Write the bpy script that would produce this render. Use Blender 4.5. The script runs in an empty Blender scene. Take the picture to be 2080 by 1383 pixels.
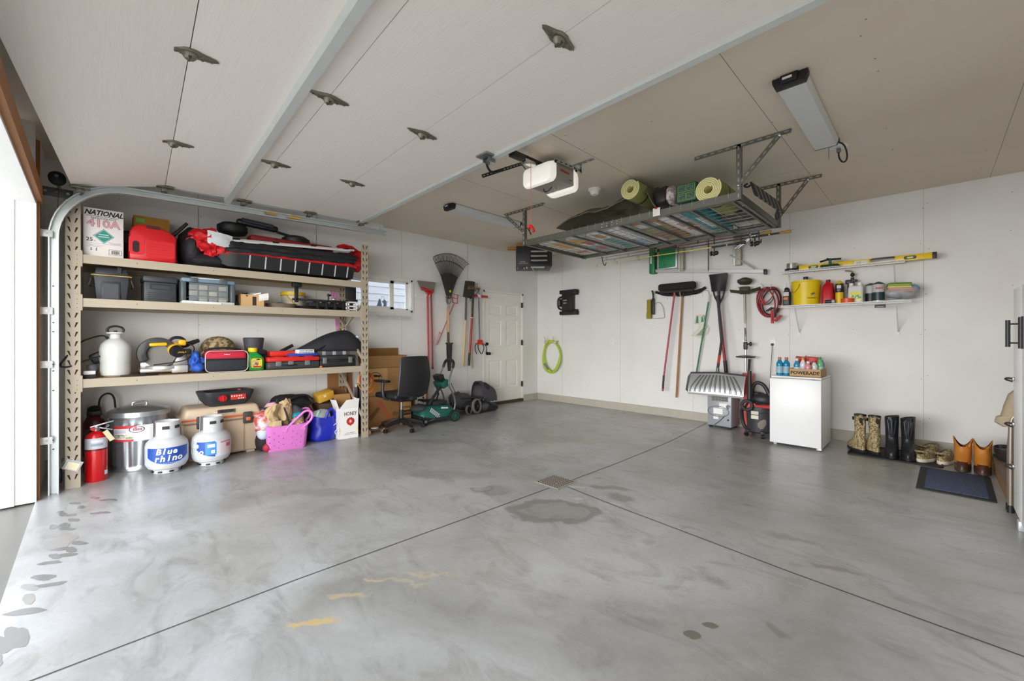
import bpy, bmesh, math, random
from mathutils import Vector, Matrix, noise
R = random.Random(7)
SC = bpy.context.scene
COL = SC.collection
PI = math.pi
sin, cos = math.sin, math.cos

# ---------------------------------------------------------------- materials
def lin(h):
    if isinstance(h, (tuple, list)):
        return (*h[:3], 1)
    h = h if len(h) == 6 else ''.join(q * 2 for q in h)
    c = [int(h[i:i + 2], 16) / 255 for i in (0, 2, 4)]
    return (*[x / 12.92 if x <= .04045 else ((x + .055) / 1.055) ** 2.4 for x in c], 1)

_mats = {}
def M(col, rough=.5, metal=0, var=.06, sc=9, bump=0, bsc=80, trans=0, emis=0, alpha=1, stretch=None, col2=None, coat=0):
    """A procedural material: a noise-varied colour, optional noise bump."""
    key = (col, rough, metal, var, sc, bump, bsc, trans, emis, alpha, stretch, col2, coat)
    if key in _mats:
        return _mats[key]
    m = bpy.data.materials.new('surface_%d' % len(_mats)); m.use_nodes = True
    nt = m.node_tree; N = nt.nodes; L = nt.links
    b = N['Principled BSDF']
    tc = N.new('ShaderNodeTexCoord'); src = tc.outputs['Object']
    if stretch:
        mp = N.new('ShaderNodeMapping'); mp.inputs['Scale'].default_value = stretch
        L.new(src, mp.inputs[0]); src = mp.outputs[0]
    c = lin(col)
    nz = N.new('ShaderNodeTexNoise'); nz.inputs['Scale'].default_value = sc; nz.inputs['Detail'].default_value = 4
    L.new(src, nz.inputs['Vector'])
    mx = N.new('ShaderNodeMix'); mx.data_type = 'RGBA'
    if col2:
        cr = N.new('ShaderNodeValToRGB'); cr.color_ramp.elements[0].position = .44; cr.color_ramp.elements[1].position = .56
        L.new(nz.outputs['Fac'], cr.inputs[0]); L.new(cr.outputs[0], mx.inputs['Factor'])
        mx.inputs['A'].default_value = c; mx.inputs['B'].default_value = lin(col2)
    else:
        L.new(nz.outputs['Fac'], mx.inputs['Factor'])
        mx.inputs['A'].default_value = (*[x * (1 - var) for x in c[:3]], 1)
        mx.inputs['B'].default_value = (*[min(1, x * (1 + var)) for x in c[:3]], 1)
    L.new(mx.outputs['Result'], b.inputs['Base Color'])
    b.inputs['Roughness'].default_value = rough; b.inputs['Metallic'].default_value = metal
    if coat: b.inputs['Coat Weight'].default_value = coat
    if trans: b.inputs['Transmission Weight'].default_value = trans
    if alpha < 1: b.inputs['Alpha'].default_value = alpha
    if emis:
        b.inputs['Emission Strength'].default_value = emis; L.new(mx.outputs['Result'], b.inputs['Emission Color'])
    if bump:
        n2 = N.new('ShaderNodeTexNoise'); n2.inputs['Scale'].default_value = bsc; n2.inputs['Detail'].default_value = 3
        bp = N.new('ShaderNodeBump'); bp.inputs['Strength'].default_value = bump; bp.inputs['Distance'].default_value = .01
        L.new(src, n2.inputs['Vector']); L.new(n2.outputs['Fac'], bp.inputs['Height']); L.new(bp.outputs[0], b.inputs['Normal'])
    _mats[key] = m
    return m

BLK = M('1c1c1e', .45); BLKM = M('222224', .7, bump=.15); RUB = M('161616', .8)
GAL = M('b9bec0', .38, .9, .12, 30); STEEL = M('8f9394', .35, .9); CHROME = M('d8d8d8', .15, 1)
WHT = M('e6e6e4', .4); WHTM = M('e2e2e0', .6); RED = M('c4161c', .35); DRED = M('9c2026', .45)
CARD = M('b08350', .8, var=.1, sc=4); CARDD = M('96693a', .8, var=.1); PAPER = M('e8e6df', .7)
GRY = M('6d6f72', .5); DGRY = M('3a3c40', .5); YEL = M('e6c414', .4); WOODL = M('c8a068', .55, stretch=(20, 20, 2), var=.15)

# ---------------------------------------------------------------- mesh builder
def basis(z):
    z = Vector(z).normalized()
    x = z.cross(Vector((0, 0, 1)))
    if x.length < 1e-4: x = Vector((1, 0, 0))
    x.normalize(); y = z.cross(x)
    return x, y, z

class G:
    def __init__(s):
        s.bm = bmesh.new(); s.mats = []
        s.X = Matrix.Identity(4)
    def mi(s, m):
        if m not in s.mats: s.mats.append(m)
        return s.mats.index(m)
    def v(s, p): return s.bm.verts.new(s.X @ Vector(p))
    def face(s, vs, k, sm=False):
        try: f = s.bm.faces.new(vs)
        except ValueError: return None
        f.material_index = k; f.smooth = sm
        return f
    def quad(s, pts, m):
        s.face([s.v(p) for p in pts], s.mi(m)); return s
    def box(s, c, d, m, rot=None, bev=0, seg=2, taper=None):
        """box centred on c of size d; taper=(tx,ty) scales the top."""
        k = s.mi(m); t = taper or (1, 1)
        mr = Matrix.Identity(3) if rot is None else (rot if isinstance(rot, Matrix) else __import__('mathutils').Euler(rot).to_matrix())
        vs = []
        for z in (-.5, .5):
            f = t if z > 0 else (1, 1)
            for x, y in ((-.5, -.5), (.5, -.5), (.5, .5), (-.5, .5)):
                vs.append(s.v(Vector(c) + mr @ Vector((x * d[0] * f[0], y * d[1] * f[1], z * d[2]))))
        fs = [s.face([vs[i] for i in q], k) for q in ((3, 2, 1, 0), (4, 5, 6, 7), (0, 1, 5, 4), (1, 2, 6, 5), (2, 3, 7, 6), (3, 0, 4, 7))]
        if bev:
            bev = min(bev, .49 * min(d))
            es = list({e for f in fs for e in f.edges})
            r = bmesh.ops.bevel(s.bm, geom=es, offset=bev, segments=seg, affect='EDGES', profile=.5)
            for f in r['faces']: f.material_index = k; f.smooth = True
            for f in fs:
                if f.is_valid: f.smooth = True
        return s
    def bx(s, x0, x1, y0, y1, z0, z1, m, **kw):
        return s.box(((x0 + x1) / 2, (y0 + y1) / 2, (z0 + z1) / 2), (abs(x1 - x0), abs(y1 - y0), abs(z1 - z0)), m, **kw)
    def loft(s, rings, m, caps=True, closed=True, sm=True, loop=False):
        k = s.mi(m)
        rv = [[s.v(p) for p in r] for r in rings]
        n = len(rv[0])
        pairs = list(zip(rv, rv[1:])) + ([(rv[-1], rv[0])] if loop else [])
        for a, b in pairs:
            for i in range(n if closed else n - 1):
                j = (i + 1) % n
                s.face([a[i], a[j], b[j], b[i]], k, sm)
        if caps and not loop:
            s.face(list(reversed(rv[0])), k); s.face(rv[-1], k)
        return s
    def cyl(s, p, q, r, m, r2=None, seg=16, caps=True):
        p, q = Vector(p), Vector(q); x, y, z = basis(q - p); r2 = r if r2 is None else r2
        ring = lambda c, rr: [c + (x * cos(2 * PI * i / seg) + y * sin(2 * PI * i / seg)) * rr for i in range(seg)]
        return s.loft([ring(p, r), ring(q, r2)], m, caps)
    def tube(s, pts, r, m, seg=8, loop=False, smooth=0):
        pts = [Vector(p) for p in pts]
        for _ in range(smooth):
            np_ = []
            n = len(pts)
            rng = range(n if loop else n - 1)
            if not loop: np_.append(pts[0])
            for i in rng:
                a, b = pts[i], pts[(i + 1) % n]
                np_ += [a * .75 + b * .25, a * .25 + b * .75]
            if not loop: np_.append(pts[-1])
            pts = np_
        rings = []; n = len(pts); px = None
        for i, p in enumerate(pts):
            a = pts[(i - 1) % n] if (loop or i) else p
            b = pts[(i + 1) % n] if (loop or i < n - 1) else p
            t = (b - a)
            if t.length < 1e-7: t = Vector((0, 0, 1))
            t.normalize()
            if px is None: px = basis(t)[0]
            x = px - t * px.dot(t)
            if x.length < 1e-5: x = basis(t)[0]
            x.normalize(); y = t.cross(x); px = x
            rr = r if not isinstance(r, (list, tuple)) else r[min(len(r) - 1, int(i * len(r) / n))]
            rings.append([p + (x * cos(2 * PI * k / seg) + y * sin(2 * PI * k / seg)) * rr for k in range(seg)])
        return s.loft(rings, m, True, loop=loop)
    def lathe(s, prof, m, c=(0, 0, 0), seg=24, sx=1, sy=1, ax=None, caps=True):
        """prof: (r, z) pairs; axis ax (default z)."""
        c = Vector(c); x, y, z = (Vector((1, 0, 0)), Vector((0, 1, 0)), Vector((0, 0, 1))) if ax is None else basis(ax)
        rings = [[c + z * h + (x * cos(2 * PI * i / seg) * sx + y * sin(2 * PI * i / seg) * sy) * max(r, 1e-4) for i in range(seg)] for r, h in prof]
        return s.loft(rings, m, caps)
    def sph(s, c, r, m, seg=16, rot=None, top=False, nz=0, ns=6, seed=0, sq=1):
        """ellipsoid (optionally crumpled by noise; sq<1 squares it off)."""
        r = (r, r, r) if not isinstance(r, (tuple, list)) else r
        mr = Matrix.Identity(3) if rot is None else __import__('mathutils').Euler(rot).to_matrix()
        rings = []
        h = seg // 2
        pw = lambda t: math.copysign(abs(t) ** sq, t)
        for j in range(h + 1):
            th = PI * j / h
            if top and th > PI / 2 + .01: break
            ring = []
            for i in range(seg):
                ph = 2 * PI * i / seg
                n = Vector((pw(max(sin(th), .001)) * pw(cos(ph)), pw(max(sin(th), .001)) * pw(sin(ph)), pw(cos(th))))
                p = Vector((n.x * r[0], n.y * r[1], n.z * r[2]))
                if nz:
                    q = (Vector(c) + p) * ns + Vector((seed * 7.3, seed * 3.1, seed))
                    p = p * (1 + nz * noise.fractal(q, .8, 2.2, 4))
                ring.append(Vector(c) + mr @ p)
            rings.append(ring)
        rings.reverse()
        return s.loft(rings, m)
    def prism(s, poly, m, y0, y1, plane='xz', bev=0):
        """extrude a 2-D outline; plane xz extrudes along y, xy along z, yz along x."""
        k = s.mi(m)
        f = {'xz': lambda a, b, t: (a, t, b), 'xy': lambda a, b, t: (a, b, t), 'yz': lambda a, b, t: (t, a, b)}[plane]
        A = [s.v(f(a, b, y0)) for a, b in poly]; B = [s.v(f(a, b, y1)) for a, b in poly]
        n = len(poly)
        fs = [s.face(A, k), s.face(list(reversed(B)), k)]
        for i in range(n):
            fs.append(s.face([A[i], B[i], B[(i + 1) % n], A[(i + 1) % n]], k))
        fs = [x for x in fs if x]
        bmesh.ops.recalc_face_normals(s.bm, faces=fs)
        if bev:
            es = list({e for x in fs for e in x.edges})
            r = bmesh.ops.bevel(s.bm, geom=es, offset=bev, segments=2, affect='EDGES', profile=.5)
            for x in r['faces']: x.material_index = k; x.smooth = True
        return s
    def sheet(s, fn, nu, nv, m, th=0):
        """a grid surface fn(u,v) with optional thickness along its normal."""
        k = s.mi(m)
        g = [[Vector(fn(i / nu, j / nv)) for j in range(nv + 1)] for i in range(nu + 1)]
        def grid(P, flip):
            V = [[s.v(p) for p in row] for row in P]
            for i in range(nu):
                for j in range(nv):
                    q = [V[i][j], V[i + 1][j], V[i + 1][j + 1], V[i][j + 1]]
                    s.face(q[::-1] if flip else q, k, True)
            return V
        A = grid(g, False)
        if th:
            o = []
            for i in range(nu + 1):
                row = []
                for j in range(nv + 1):
                    du = g[min(i + 1, nu)][j] - g[max(i - 1, 0)][j]; dv = g[i][min(j + 1, nv)] - g[i][max(j - 1, 0)]
                    n = du.cross(dv)
                    row.append(g[i][j] - (n.normalized() if n.length > 1e-9 else Vector((0, 0, 1))) * th)
                o.append(row)
            B = grid(o, True)
            loop = [(i, 0) for i in range(nu + 1)] + [(nu, j) for j in range(1, nv + 1)] + [(i, nv) for i in range(nu - 1, -1, -1)] + [(0, j) for j in range(nv - 1, 0, -1)]
            for a, b in zip(loop, loop[1:] + loop[:1]):
                s.face([A[b[0]][b[1]], A[a[0]][a[1]], B[a[0]][a[1]], B[b[0]][b[1]]], k)
        return s
    def text(s, t, o, size, m, right=(1, 0, 0), up=(0, 0, 1), ext=.0008, align='CENTER', bold=0, shear=0, sx=1):
        cu = bpy.data.curves.new('t', 'FONT'); cu.body = t; cu.size = size; cu.extrude = ext
        cu.align_x = align; cu.align_y = 'CENTER'; cu.offset = bold; cu.shear = shear; cu.resolution_u = 2
        ob = bpy.data.objects.new('t', cu); COL.objects.link(ob)
        dg = bpy.context.evaluated_depsgraph_get(); me = ob.evaluated_get(dg).to_mesh()
        r, u = Vector(right).normalized() * sx, Vector(up).normalized(); n = Vector(right).cross(Vector(up)).normalized()
        k = s.mi(m); o = Vector(o)
        vs = [s.v(o + r * v.co.x + u * v.co.y + n * v.co.z) for v in me.vertices]
        for p in me.polygons: s.face([vs[i] for i in p.vertices], k)
        ob.evaluated_get(dg).to_mesh_clear()
        bpy.data.objects.remove(ob); bpy.data.curves.remove(cu)
        return s
    def done(s, name, parent=None, label=None, cat=None, loc=(0, 0, 0), rz=0, group=None, kind=None, rot=None, ang=40):
        me = bpy.data.meshes.new(name)
        bmesh.ops.recalc_face_normals(s.bm, faces=s.bm.faces[:]) if kind != 'raw' else None
        s.bm.to_mesh(me); s.bm.free()
        for m in s.mats: me.materials.append(m)
        me.set_sharp_from_angle(angle=math.radians(ang))
        o = bpy.data.objects.new(name, me); COL.objects.link(o)
        o.location = loc; o.rotation_euler = rot if rot else (0, 0, rz)
        if parent: o.parent = parent
        if label: o['label'] = label
        if cat: o['category'] = cat
        if group: o['group'] = group
        if kind and kind != 'raw': o['kind'] = kind
        elif label: o['kind'] = 'thing'
        return o

def thing(name, label, cat, loc=(0, 0, 0), rz=0, group=None, rot=None):
    o = bpy.data.objects.new(name, None); COL.objects.link(o); o.empty_display_size = .05
    o.location = loc; o.rotation_euler = rot if rot else (0, 0, rz)
    o['label'] = label; o['category'] = cat; o['kind'] = 'thing'
    if group: o['group'] = group
    return o

def copy_thing(o, loc, rz=None, label=None):
    """a copy of a thing with copies of its parts and their sub-parts (shared meshes)."""
    c = o.copy(); COL.objects.link(c); c.location = loc
    if rz is not None: c.rotation_euler = (0, 0, rz)
    if label: c['label'] = label
    for ch in list(o.children):
        d = ch.copy(); COL.objects.link(d); d.parent = c
        for g2 in list(ch.children):
            e = g2.copy(); COL.objects.link(e); e.parent = d
    return c

def arc(cx, cy, r, a0, a1, n, r2=None):
    r2 = r2 or r
    return [(cx + r * cos(math.radians(a0 + (a1 - a0) * i / n)), cy + r2 * sin(math.radians(a0 + (a1 - a0) * i / n))) for i in range(n + 1)]

def rrect(w, h, r, n=4, cx=0, cy=0):
    p = []
    for sx, sy, a in ((1, 1, 0), (-1, 1, 90), (-1, -1, 180), (1, -1, 270)):
        p += arc(cx + sx * (w / 2 - r), cy + sy * (h / 2 - r), r, a, a + 90, n)
    return p

# the camera stands just inside the open garage door, 1.2 m above the floor, level, aimed at the far corner
CAM = Vector((5.557, -6.278, 1.2)); FPX = 854.0
H = PI / 2                      # quarter turn: things that face away from the left wall
def marks(g, x, z, w, h, m, y, n=9, seed=1):
    """a line of print too small to read: short dark dashes on a face that looks along -y."""
    q = random.Random(seed); a = x - w / 2
    for i in range(n):
        d = w / n; k = q.uniform(.5, .85)
        g.bx(a + d * .1, a + d * k, y - .0007, y + .0004, z - h / 2 * q.uniform(.6, 1), z + h / 2 * q.uniform(.6, 1), m); a += d

def GW(t):
    """a builder whose shapes are given in world coordinates, for a part of thing t."""
    g = G()
    from mathutils import Euler
    g.X = (Matrix.Translation(t.location) @ t.rotation_euler.to_matrix().to_4x4()).inverted()
    return g

def slotbar(g, a, b, w, t, m, wd=(0, 1, 0), n=None, slot=None, dm=None):
    """a flat perforated bar from a to b: width w along wd, thickness t, dark slots on both faces."""
    a, b = Vector(a), Vector(b); d = b - a; L = d.length; d.normalize()
    wv = Vector(wd); wv = (wv - d * wv.dot(d)).normalized(); nv = d.cross(wv)
    mt = Matrix((d, wv, nv)).transposed()
    g.box((a + b) / 2, (L, w, t), m, rot=mt)
    n = n or max(2, int(L / .06)); dm = dm or M('2b2a28', .9)
    for i in range(n):
        c = a + d * L * (i + .5) / n
        g.box(c, (L / n * .5, w * .3, t + .0012), dm, rot=mt)
SKY, EXPO = 4.6, 1.66
# ---------------------------------------------------------------- the room
CEIL = 2.79; FY = -6.57; RX = 6.6
def wallmat(name, col, speck=True, tint='c9c6bd'):
    m = bpy.data.materials.new(name); m.use_nodes = True; nt = m.node_tree; N = nt.nodes; L = nt.links; b = N['Principled BSDF']
    tc = N.new('ShaderNodeTexCoord')
    n1 = N.new('ShaderNodeTexNoise'); n1.inputs['Scale'].default_value = 1.3; n1.inputs['Detail'].default_value = 6
    n2 = N.new('ShaderNodeTexNoise'); n2.inputs['Scale'].default_value = 160
    mx = N.new('ShaderNodeMix'); mx.data_type = 'RGBA'; mx.inputs['A'].default_value = lin(tint); mx.inputs['B'].default_value = lin(col)
    cr = N.new('ShaderNodeValToRGB'); cr.color_ramp.elements[0].position = .2; cr.color_ramp.elements[1].position = .6
    bp = N.new('ShaderNodeBump'); bp.inputs['Strength'].default_value = .12; bp.inputs['Distance'].default_value = .004
    L.new(tc.outputs['Object'], n1.inputs['Vector']); L.new(tc.outputs['Object'], n2.inputs['Vector'])
    L.new(n1.outputs['Fac'], cr.inputs[0]); L.new(cr.outputs[0], mx.inputs['Factor']); L.new(mx.outputs['Result'], b.inputs['Base Color'])
    L.new(n2.outputs['Fac'], bp.inputs['Height']); L.new(bp.outputs[0], b.inputs['Normal']); b.inputs['Roughness'].default_value = .62
    return m
WALLM = wallmat('wall_paint', 'e6e5e3', tint='dcdad5'); CEILM = wallmat('ceiling_board', 'ded3c2', tint='d4c8b4')
SEAM = M('b5b2aa', .8); DOTM = M('6f6a60', .8)

def concrete():
    m = bpy.data.materials.new('concrete'); m.use_nodes = True; nt = m.node_tree; N = nt.nodes; L = nt.links; b = N['Principled BSDF']
    tc = N.new('ShaderNodeTexCoord')
    def nz(sc, det, rough=.6, dist=0, vec=None):
        n = N.new('ShaderNodeTexNoise'); n.inputs['Scale'].default_value = sc; n.inputs['Detail'].default_value = det
        n.inputs['Roughness'].default_value = rough; n.inputs['Distortion'].default_value = dist
        L.new(vec or tc.outputs['Object'], n.inputs['Vector']); return n.outputs['Fac']
    def ramp(src, a, b_, ca=(0, 0, 0, 1), cb=(1, 1, 1, 1)):
        r = N.new('ShaderNodeValToRGB'); r.color_ramp.elements[0].position = a; r.color_ramp.elements[1].position = b_
        r.color_ramp.elements[0].color = ca; r.color_ramp.elements[1].color = cb; L.new(src, r.inputs[0]); return r.outputs[0]
    def mix(f, A, B):
        x = N.new('ShaderNodeMix'); x.data_type = 'RGBA'
        for sck, val in (('Factor', f), ('A', A), ('B', B)):
            if hasattr(val, 'node'): L.new(val, x.inputs[sck])
            else: x.inputs[sck].default_value = val
        return x.outputs['Result']
    big = ramp(nz(.9, 7, .62, .6), .34, .68)
    c = mix(big, lin('979691'), lin('c0c1c2'))
    mp = N.new('ShaderNodeMapping'); mp.inputs['Scale'].default_value = (1.4, 3.0, 1); mp.inputs['Rotation'].default_value = (0, 0, .75); L.new(tc.outputs['Object'], mp.inputs[0])
    swirl = ramp(nz(1.6, 8, .68, 1.4, mp.outputs[0]), .5, .72)
    f = N.new('ShaderNodeMath'); f.operation = 'MULTIPLY'; f.inputs[1].default_value = .7; L.new(swirl, f.inputs[0])
    c = mix(f.outputs[0], c, lin('7d7b76'))
    warm = ramp(nz(.55, 4), .5, .75)
    f3 = N.new('ShaderNodeMath'); f3.operation = 'MULTIPLY'; f3.inputs[1].default_value = .35; L.new(warm, f3.inputs[0])
    c = mix(f3.outputs[0], c, lin('bdb7a8'))
    def stain(c, x, y, rx, ry, ang, col, k, ring=0):
        """a soft edged stain (or a ring) of its own shape on the slab."""
        mp = N.new('ShaderNodeMapping'); mp.vector_type = 'TEXTURE'; mp.inputs['Location'].default_value = (x, y, 0); mp.inputs['Rotation'].default_value = (0, 0, ang); mp.inputs['Scale'].default_value = (rx, ry, 1)
        L.new(warp, mp.inputs[0]); ln = N.new('ShaderNodeVectorMath'); ln.operation = 'LENGTH'; L.new(mp.outputs[0], ln.inputs[0])
        src = ln.outputs['Value']
        if ring:
            sb = N.new('ShaderNodeMath'); sb.operation = 'SUBTRACT'; sb.inputs[1].default_value = 1; L.new(src, sb.inputs[0])
            ab = N.new('ShaderNodeMath'); ab.operation = 'ABSOLUTE'; L.new(sb.outputs[0], ab.inputs[0]); dv = N.new('ShaderNodeMath'); dv.operation = 'DIVIDE'; dv.inputs[1].default_value = ring; L.new(ab.outputs[0], dv.inputs[0]); src = dv.outputs[0]
        m_ = ramp(src, .55, 1.0, (1, 1, 1, 1), (0, 0, 0, 1))
        q = N.new('ShaderNodeMath'); q.operation = 'MULTIPLY'; q.inputs[1].default_value = k; L.new(m_, q.inputs[0])
        return mix(q.outputs[0], c, (*[min(1, v * 1.2) for v in lin(col)[:3]], 1))
    wn = N.new('ShaderNodeTexNoise'); wn.inputs['Scale'].default_value = 7; wn.inputs['Detail'].default_value = 5; L.new(tc.outputs['Object'], wn.inputs['Vector'])
    ws = N.new('ShaderNodeVectorMath'); ws.operation = 'MULTIPLY_ADD'; ws.inputs[1].default_value = (.22, .22, 0); L.new(wn.outputs['Color'], ws.inputs[0])
    ad = N.new('ShaderNodeVectorMath'); ad.operation = 'SUBTRACT'; ad.inputs[1].default_value = (.11, .11, 0); L.new(tc.outputs['Object'], ad.inputs[0]); L.new(ad.outputs[0], ws.inputs[2])
    zz = N.new('ShaderNodeVectorMath'); zz.operation = 'MULTIPLY'; zz.inputs[1].default_value = (1, 1, 0); L.new(ws.outputs[0], zz.inputs[0]); warp = zz.outputs[0]
    for q in [(3.70, -4.0, .36, .24, .75, '6f6c62', .5), (3.70, -4.0, .28, .17, .75, '5f5b50', .5, .22), (3.72, -3.98, .16, .09, .75, '99968e', .4), (3.1, -4.05, .22, .1, .8, '6d6a64', .45), (3.02, -4.08, .09, .05, .8, '5a564e', .4, .25),
              (3.72, -3.34, .22, .07, .5, '6b635a', .65), (3.88, -3.45, .14, .09, .2, '665e55', .6), (3.52, -3.52, .12, .045, .5, 'c4c0b6', .6), (3.68, -3.7, .06, .03, .5, 'c4bdb4', .55), (3.95, -3.6, .06, .03, .5, 'c0bcb4', .5), (3.55, -3.2, .06, .03, .4, '6f675e', .5),
              (3.70, -5.60, .14, .028, .85, 'bfa268', .75), (3.63, -5.41, .10, .02, .85, 'bfa77c', .55), (3.60, -5.30, .05, .02, .9, 'bfa777', .55), (3.70, -5.20, .20, .018, .8, 'b5a888', .45), (3.75, -5.05, .18, .02, .8, 'bba883', .4),
              (2.2, -5.0, .45, .10, .8, '7d7c7a', .5), (2.5, -4.1, .5, .14, .7, '86847f', .5), (1.5, -3.4, .5, .12, .7, '7f7c75', .5), (4.7, -4.9, .3, .2, .3, '84827e', .4), (4.95, -3.3, .16, .05, .2, '6f6964', .5), (5.2, -3.55, .14, .03, .1, '6f6661', .55), (4.5, -3.6, .10, .03, .3, '736d66', .4), (5.1, -4.3, .06, .04, 0, '6d6a63', .5), (4.1, -1.9, .8, .3, .2, '8d897f', .35), (2.6, -2.2, .8, .2, .6, '8a857a', .4)]:
        c = stain(c, *q)
    fine = ramp(nz(34, 6, .75), .35, .75)
    f2 = N.new('ShaderNodeMath'); f2.operation = 'MULTIPLY'; f2.inputs[1].default_value = .22; L.new(fine, f2.inputs[0])
    c = mix(f2.outputs[0], c, lin('707070'))
    L.new(c, b.inputs['Base Color'])
    rr = N.new('ShaderNodeMapRange'); rr.inputs['To Min'].default_value = .2; rr.inputs['To Max'].default_value = .42
    L.new(nz(2.3, 5), rr.inputs['Value']); L.new(rr.outputs[0], b.inputs['Roughness'])
    bp = N.new('ShaderNodeBump'); bp.inputs['Strength'].default_value = .08; bp.inputs['Distance'].default_value = .003
    L.new(nz(120, 3), bp.inputs['Height']); L.new(bp.outputs[0], b.inputs['Normal'])
    return m
CONC = concrete()

def blot(g, x, y, rx, ry, m, z=.0008, ang=0, n=18, seed=0, rough=.35):
    """an irregular flat stain on the slab."""
    pts = []
    for i in range(n):
        a = 2 * PI * i / n; k = 1 + rough * noise.noise(Vector((cos(a) * 1.3 + seed * 5.1, sin(a) * 1.3, seed * 2.7)))
        px, py = rx * k * cos(a), ry * k * sin(a)
        pts.append((x + px * cos(ang) - py * sin(ang), y + px * sin(ang) + py * cos(ang), z))
    g.quad(pts, m)

g = G()
g.bx(0, RX, FY - .0, 0, -.15, 0, CONC)
CUT = M('4c4944', .9); WETM = M('838180', .18, var=.1); DAMP = M('9c9995', .3, var=.15, sc=14); OIL = M('77736a', .3, var=.15); RUST = M('b3a07c', .5, var=.2); PALE = M('b9b5ad', .45)
def strip(g, pts, w, m, z=.0012):
    for (a, b) in zip(pts, pts[1:]):
        d = Vector((b[0] - a[0], b[1] - a[1], 0)).normalized(); n = Vector((-d.y, d.x, 0)) * w / 2
        g.quad([Vector((*a, z)) + n, Vector((*a, z)) - n, Vector((*b, z)) - n, Vector((*b, z)) + n], m)
strip(g, [(3.325, -6.57), (3.321, -5.56), (3.37, -4.2), (3.385, -3.68)], .008, CUT)
strip(g, [(3.40, -3.4), (3.415, -2.7), (3.40, -1.6), (3.30, -.16)], .007, CUT)
strip(g, [(3.47, -3.56), (3.9, -3.62), (4.5, -3.683), (5.03, -3.741), (6.2, -3.82)], .008, CUT)
strip(g, [(.70, -3.17), (2.268, -3.347), (3.19, -3.50)], .010, PALE)
sd = 0
# wet prints and drips along the door line, ring stain and damp patch by the drain, rust streaks, oil marks
for x, y, rx, ry, m in [(1.30, -6.43, .03, .015, WETM), (1.37, -6.415, .05, .02, WETM), (1.42, -6.38, .05, .02, WETM), (1.28, -6.33, .045, .018, WETM), (1.15, -6.36, .05, .018, WETM),
        (1.55, -6.36, .05, .02, WETM), (1.62, -6.40, .06, .022, WETM), (1.70, -6.39, .06, .02, WETM), (1.60, -6.45, .05, .02, WETM), (1.78, -6.42, .07, .03, DAMP), (1.88, -6.38, .09, .04, DAMP), (1.95, -6.42, .10, .045, DAMP),
        (2.02, -6.33, .06, .02, WETM), (2.05, -6.40, .045, .02, WETM), (2.10, -6.36, .05, .02, WETM), (2.14, -6.42, .05, .02, WETM), (2.17, -6.37, .045, .02, WETM), (2.22, -6.44, .05, .02, WETM),
        (2.40, -6.45, .07, .025, WETM), (2.48, -6.49, .06, .02, DAMP), (2.52, -6.42, .06, .02, WETM), (2.62, -6.48, .06, .02, DAMP), (2.74, -6.49, .08, .025, WETM), (2.98, -6.53, .09, .03, WETM), (2.95, -6.49, .11, .03, WETM), (3.1, -6.54, .07, .03, WETM),
        (1.10, -6.26, .05, .018, WETM), (1.22, -6.20, .05, .02, WETM), (1.26, -6.16, .04, .012, WETM), (1.52, -6.22, .05, .016, WETM), (1.50, -6.26, .045, .016, WETM),
(4.87, -4.56, .035, .025, OIL), (4.90, -4.45, .03, .018, OIL)]:
    sd += 1; blot(g, x, y, rx, ry, m, .0008 + sd * 3e-6, R.uniform(-.5, .5) + .6, seed=sd, rough=.4)
g.done('floor', kind='structure')

# driveway outside, seen past the jamb and lighting the room by its bounce
g = G(); g.bx(-6, 16, -22, FY - .75, -.2, -.012, M('aaa9a5', .8, var=.12, sc=3)); g.bx(-6, 16, FY - .75, FY, -.2, -.012, M('6a6862', .35, var=.25, sc=4))
g.done('driveway_ground', kind='structure')
g = G(); g.bx(-14, -.2, -24, 10, -.4, -.14, M('8a8f80', .95, var=.2, sc=2)); g.done('side_yard_ground', kind='structure')

def seam_wall(g, axis, at, z0, z1, d):
    pass
WY0, WY1, WZ0, WZ1 = -3.86, -2.85, 1.585, 2.075     # the small slider window
DY0, DY1, DZ = -1.43, -.42, 2.045                   # the entry door opening
g = G(); T = .16
for y0, y1, z0, z1 in [(FY - T, WY0, 0, CEIL), (WY0, WY1, 0, WZ0), (WY0, WY1, WZ1, CEIL), (WY1, DY0, 0, CEIL), (DY0, DY1, DZ, CEIL), (DY1, T, 0, CEIL)]:
    g.bx(-T, 0, y0, y1, z0, z1, WALLM)
for y in (-5.47, -4.25, -3.03, -1.78):
    for z0, z1 in ((.13, 1.55 if y == -3.03 else CEIL), (2.1, CEIL)):
        g.bx(-.001, .0012, y - .002, y + .002, z0, z1, SEAM)
for y in [-6.1, -5.45, -4.9, -4.27, -3.6, -2.8, -2.4, -1.8]:
    for z in (.5, .85, 1.25, 1.7, 2.15, 2.6):
        yy, zz = y + R.uniform(-.03, .03), z + R.uniform(-.1, .1); g.cyl((0, yy, zz), (.0015, yy, zz), .004, DOTM, seg=6)
g.done('wall_left', kind='structure')
g = G(); g.bx(-T, RX + T, 0, T, 0, CEIL, WALLM)
for x in (.62, 1.85, 3.06, 4.275, 5.49):
    g.bx(x - .0018, x + .0018, -.0012, .001, .13, CEIL, SEAM)
for x in (.64, 1.25, 1.87, 2.45, 3.08, 3.7, 4.26, 4.3, 4.9, 5.47, 5.52, 6.1):
    for z in (.35, .8, 1.3, 1.75, 2.2, 2.6):
        xx, zz = x + R.uniform(-.02, .02), z + R.uniform(-.08, .08)
        g.cyl((xx, 0, zz), (xx, -.0015, zz), .004, DOTM, seg=6)
g.done('wall_back', kind='structure')
g = G(); g.bx(RX, RX + T, FY - T, 0, 0, CEIL, WALLM); g.done('wall_right', kind='structure')
OX0, OX1, OZ = .886, 5.80, 2.21
g = G()
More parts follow.
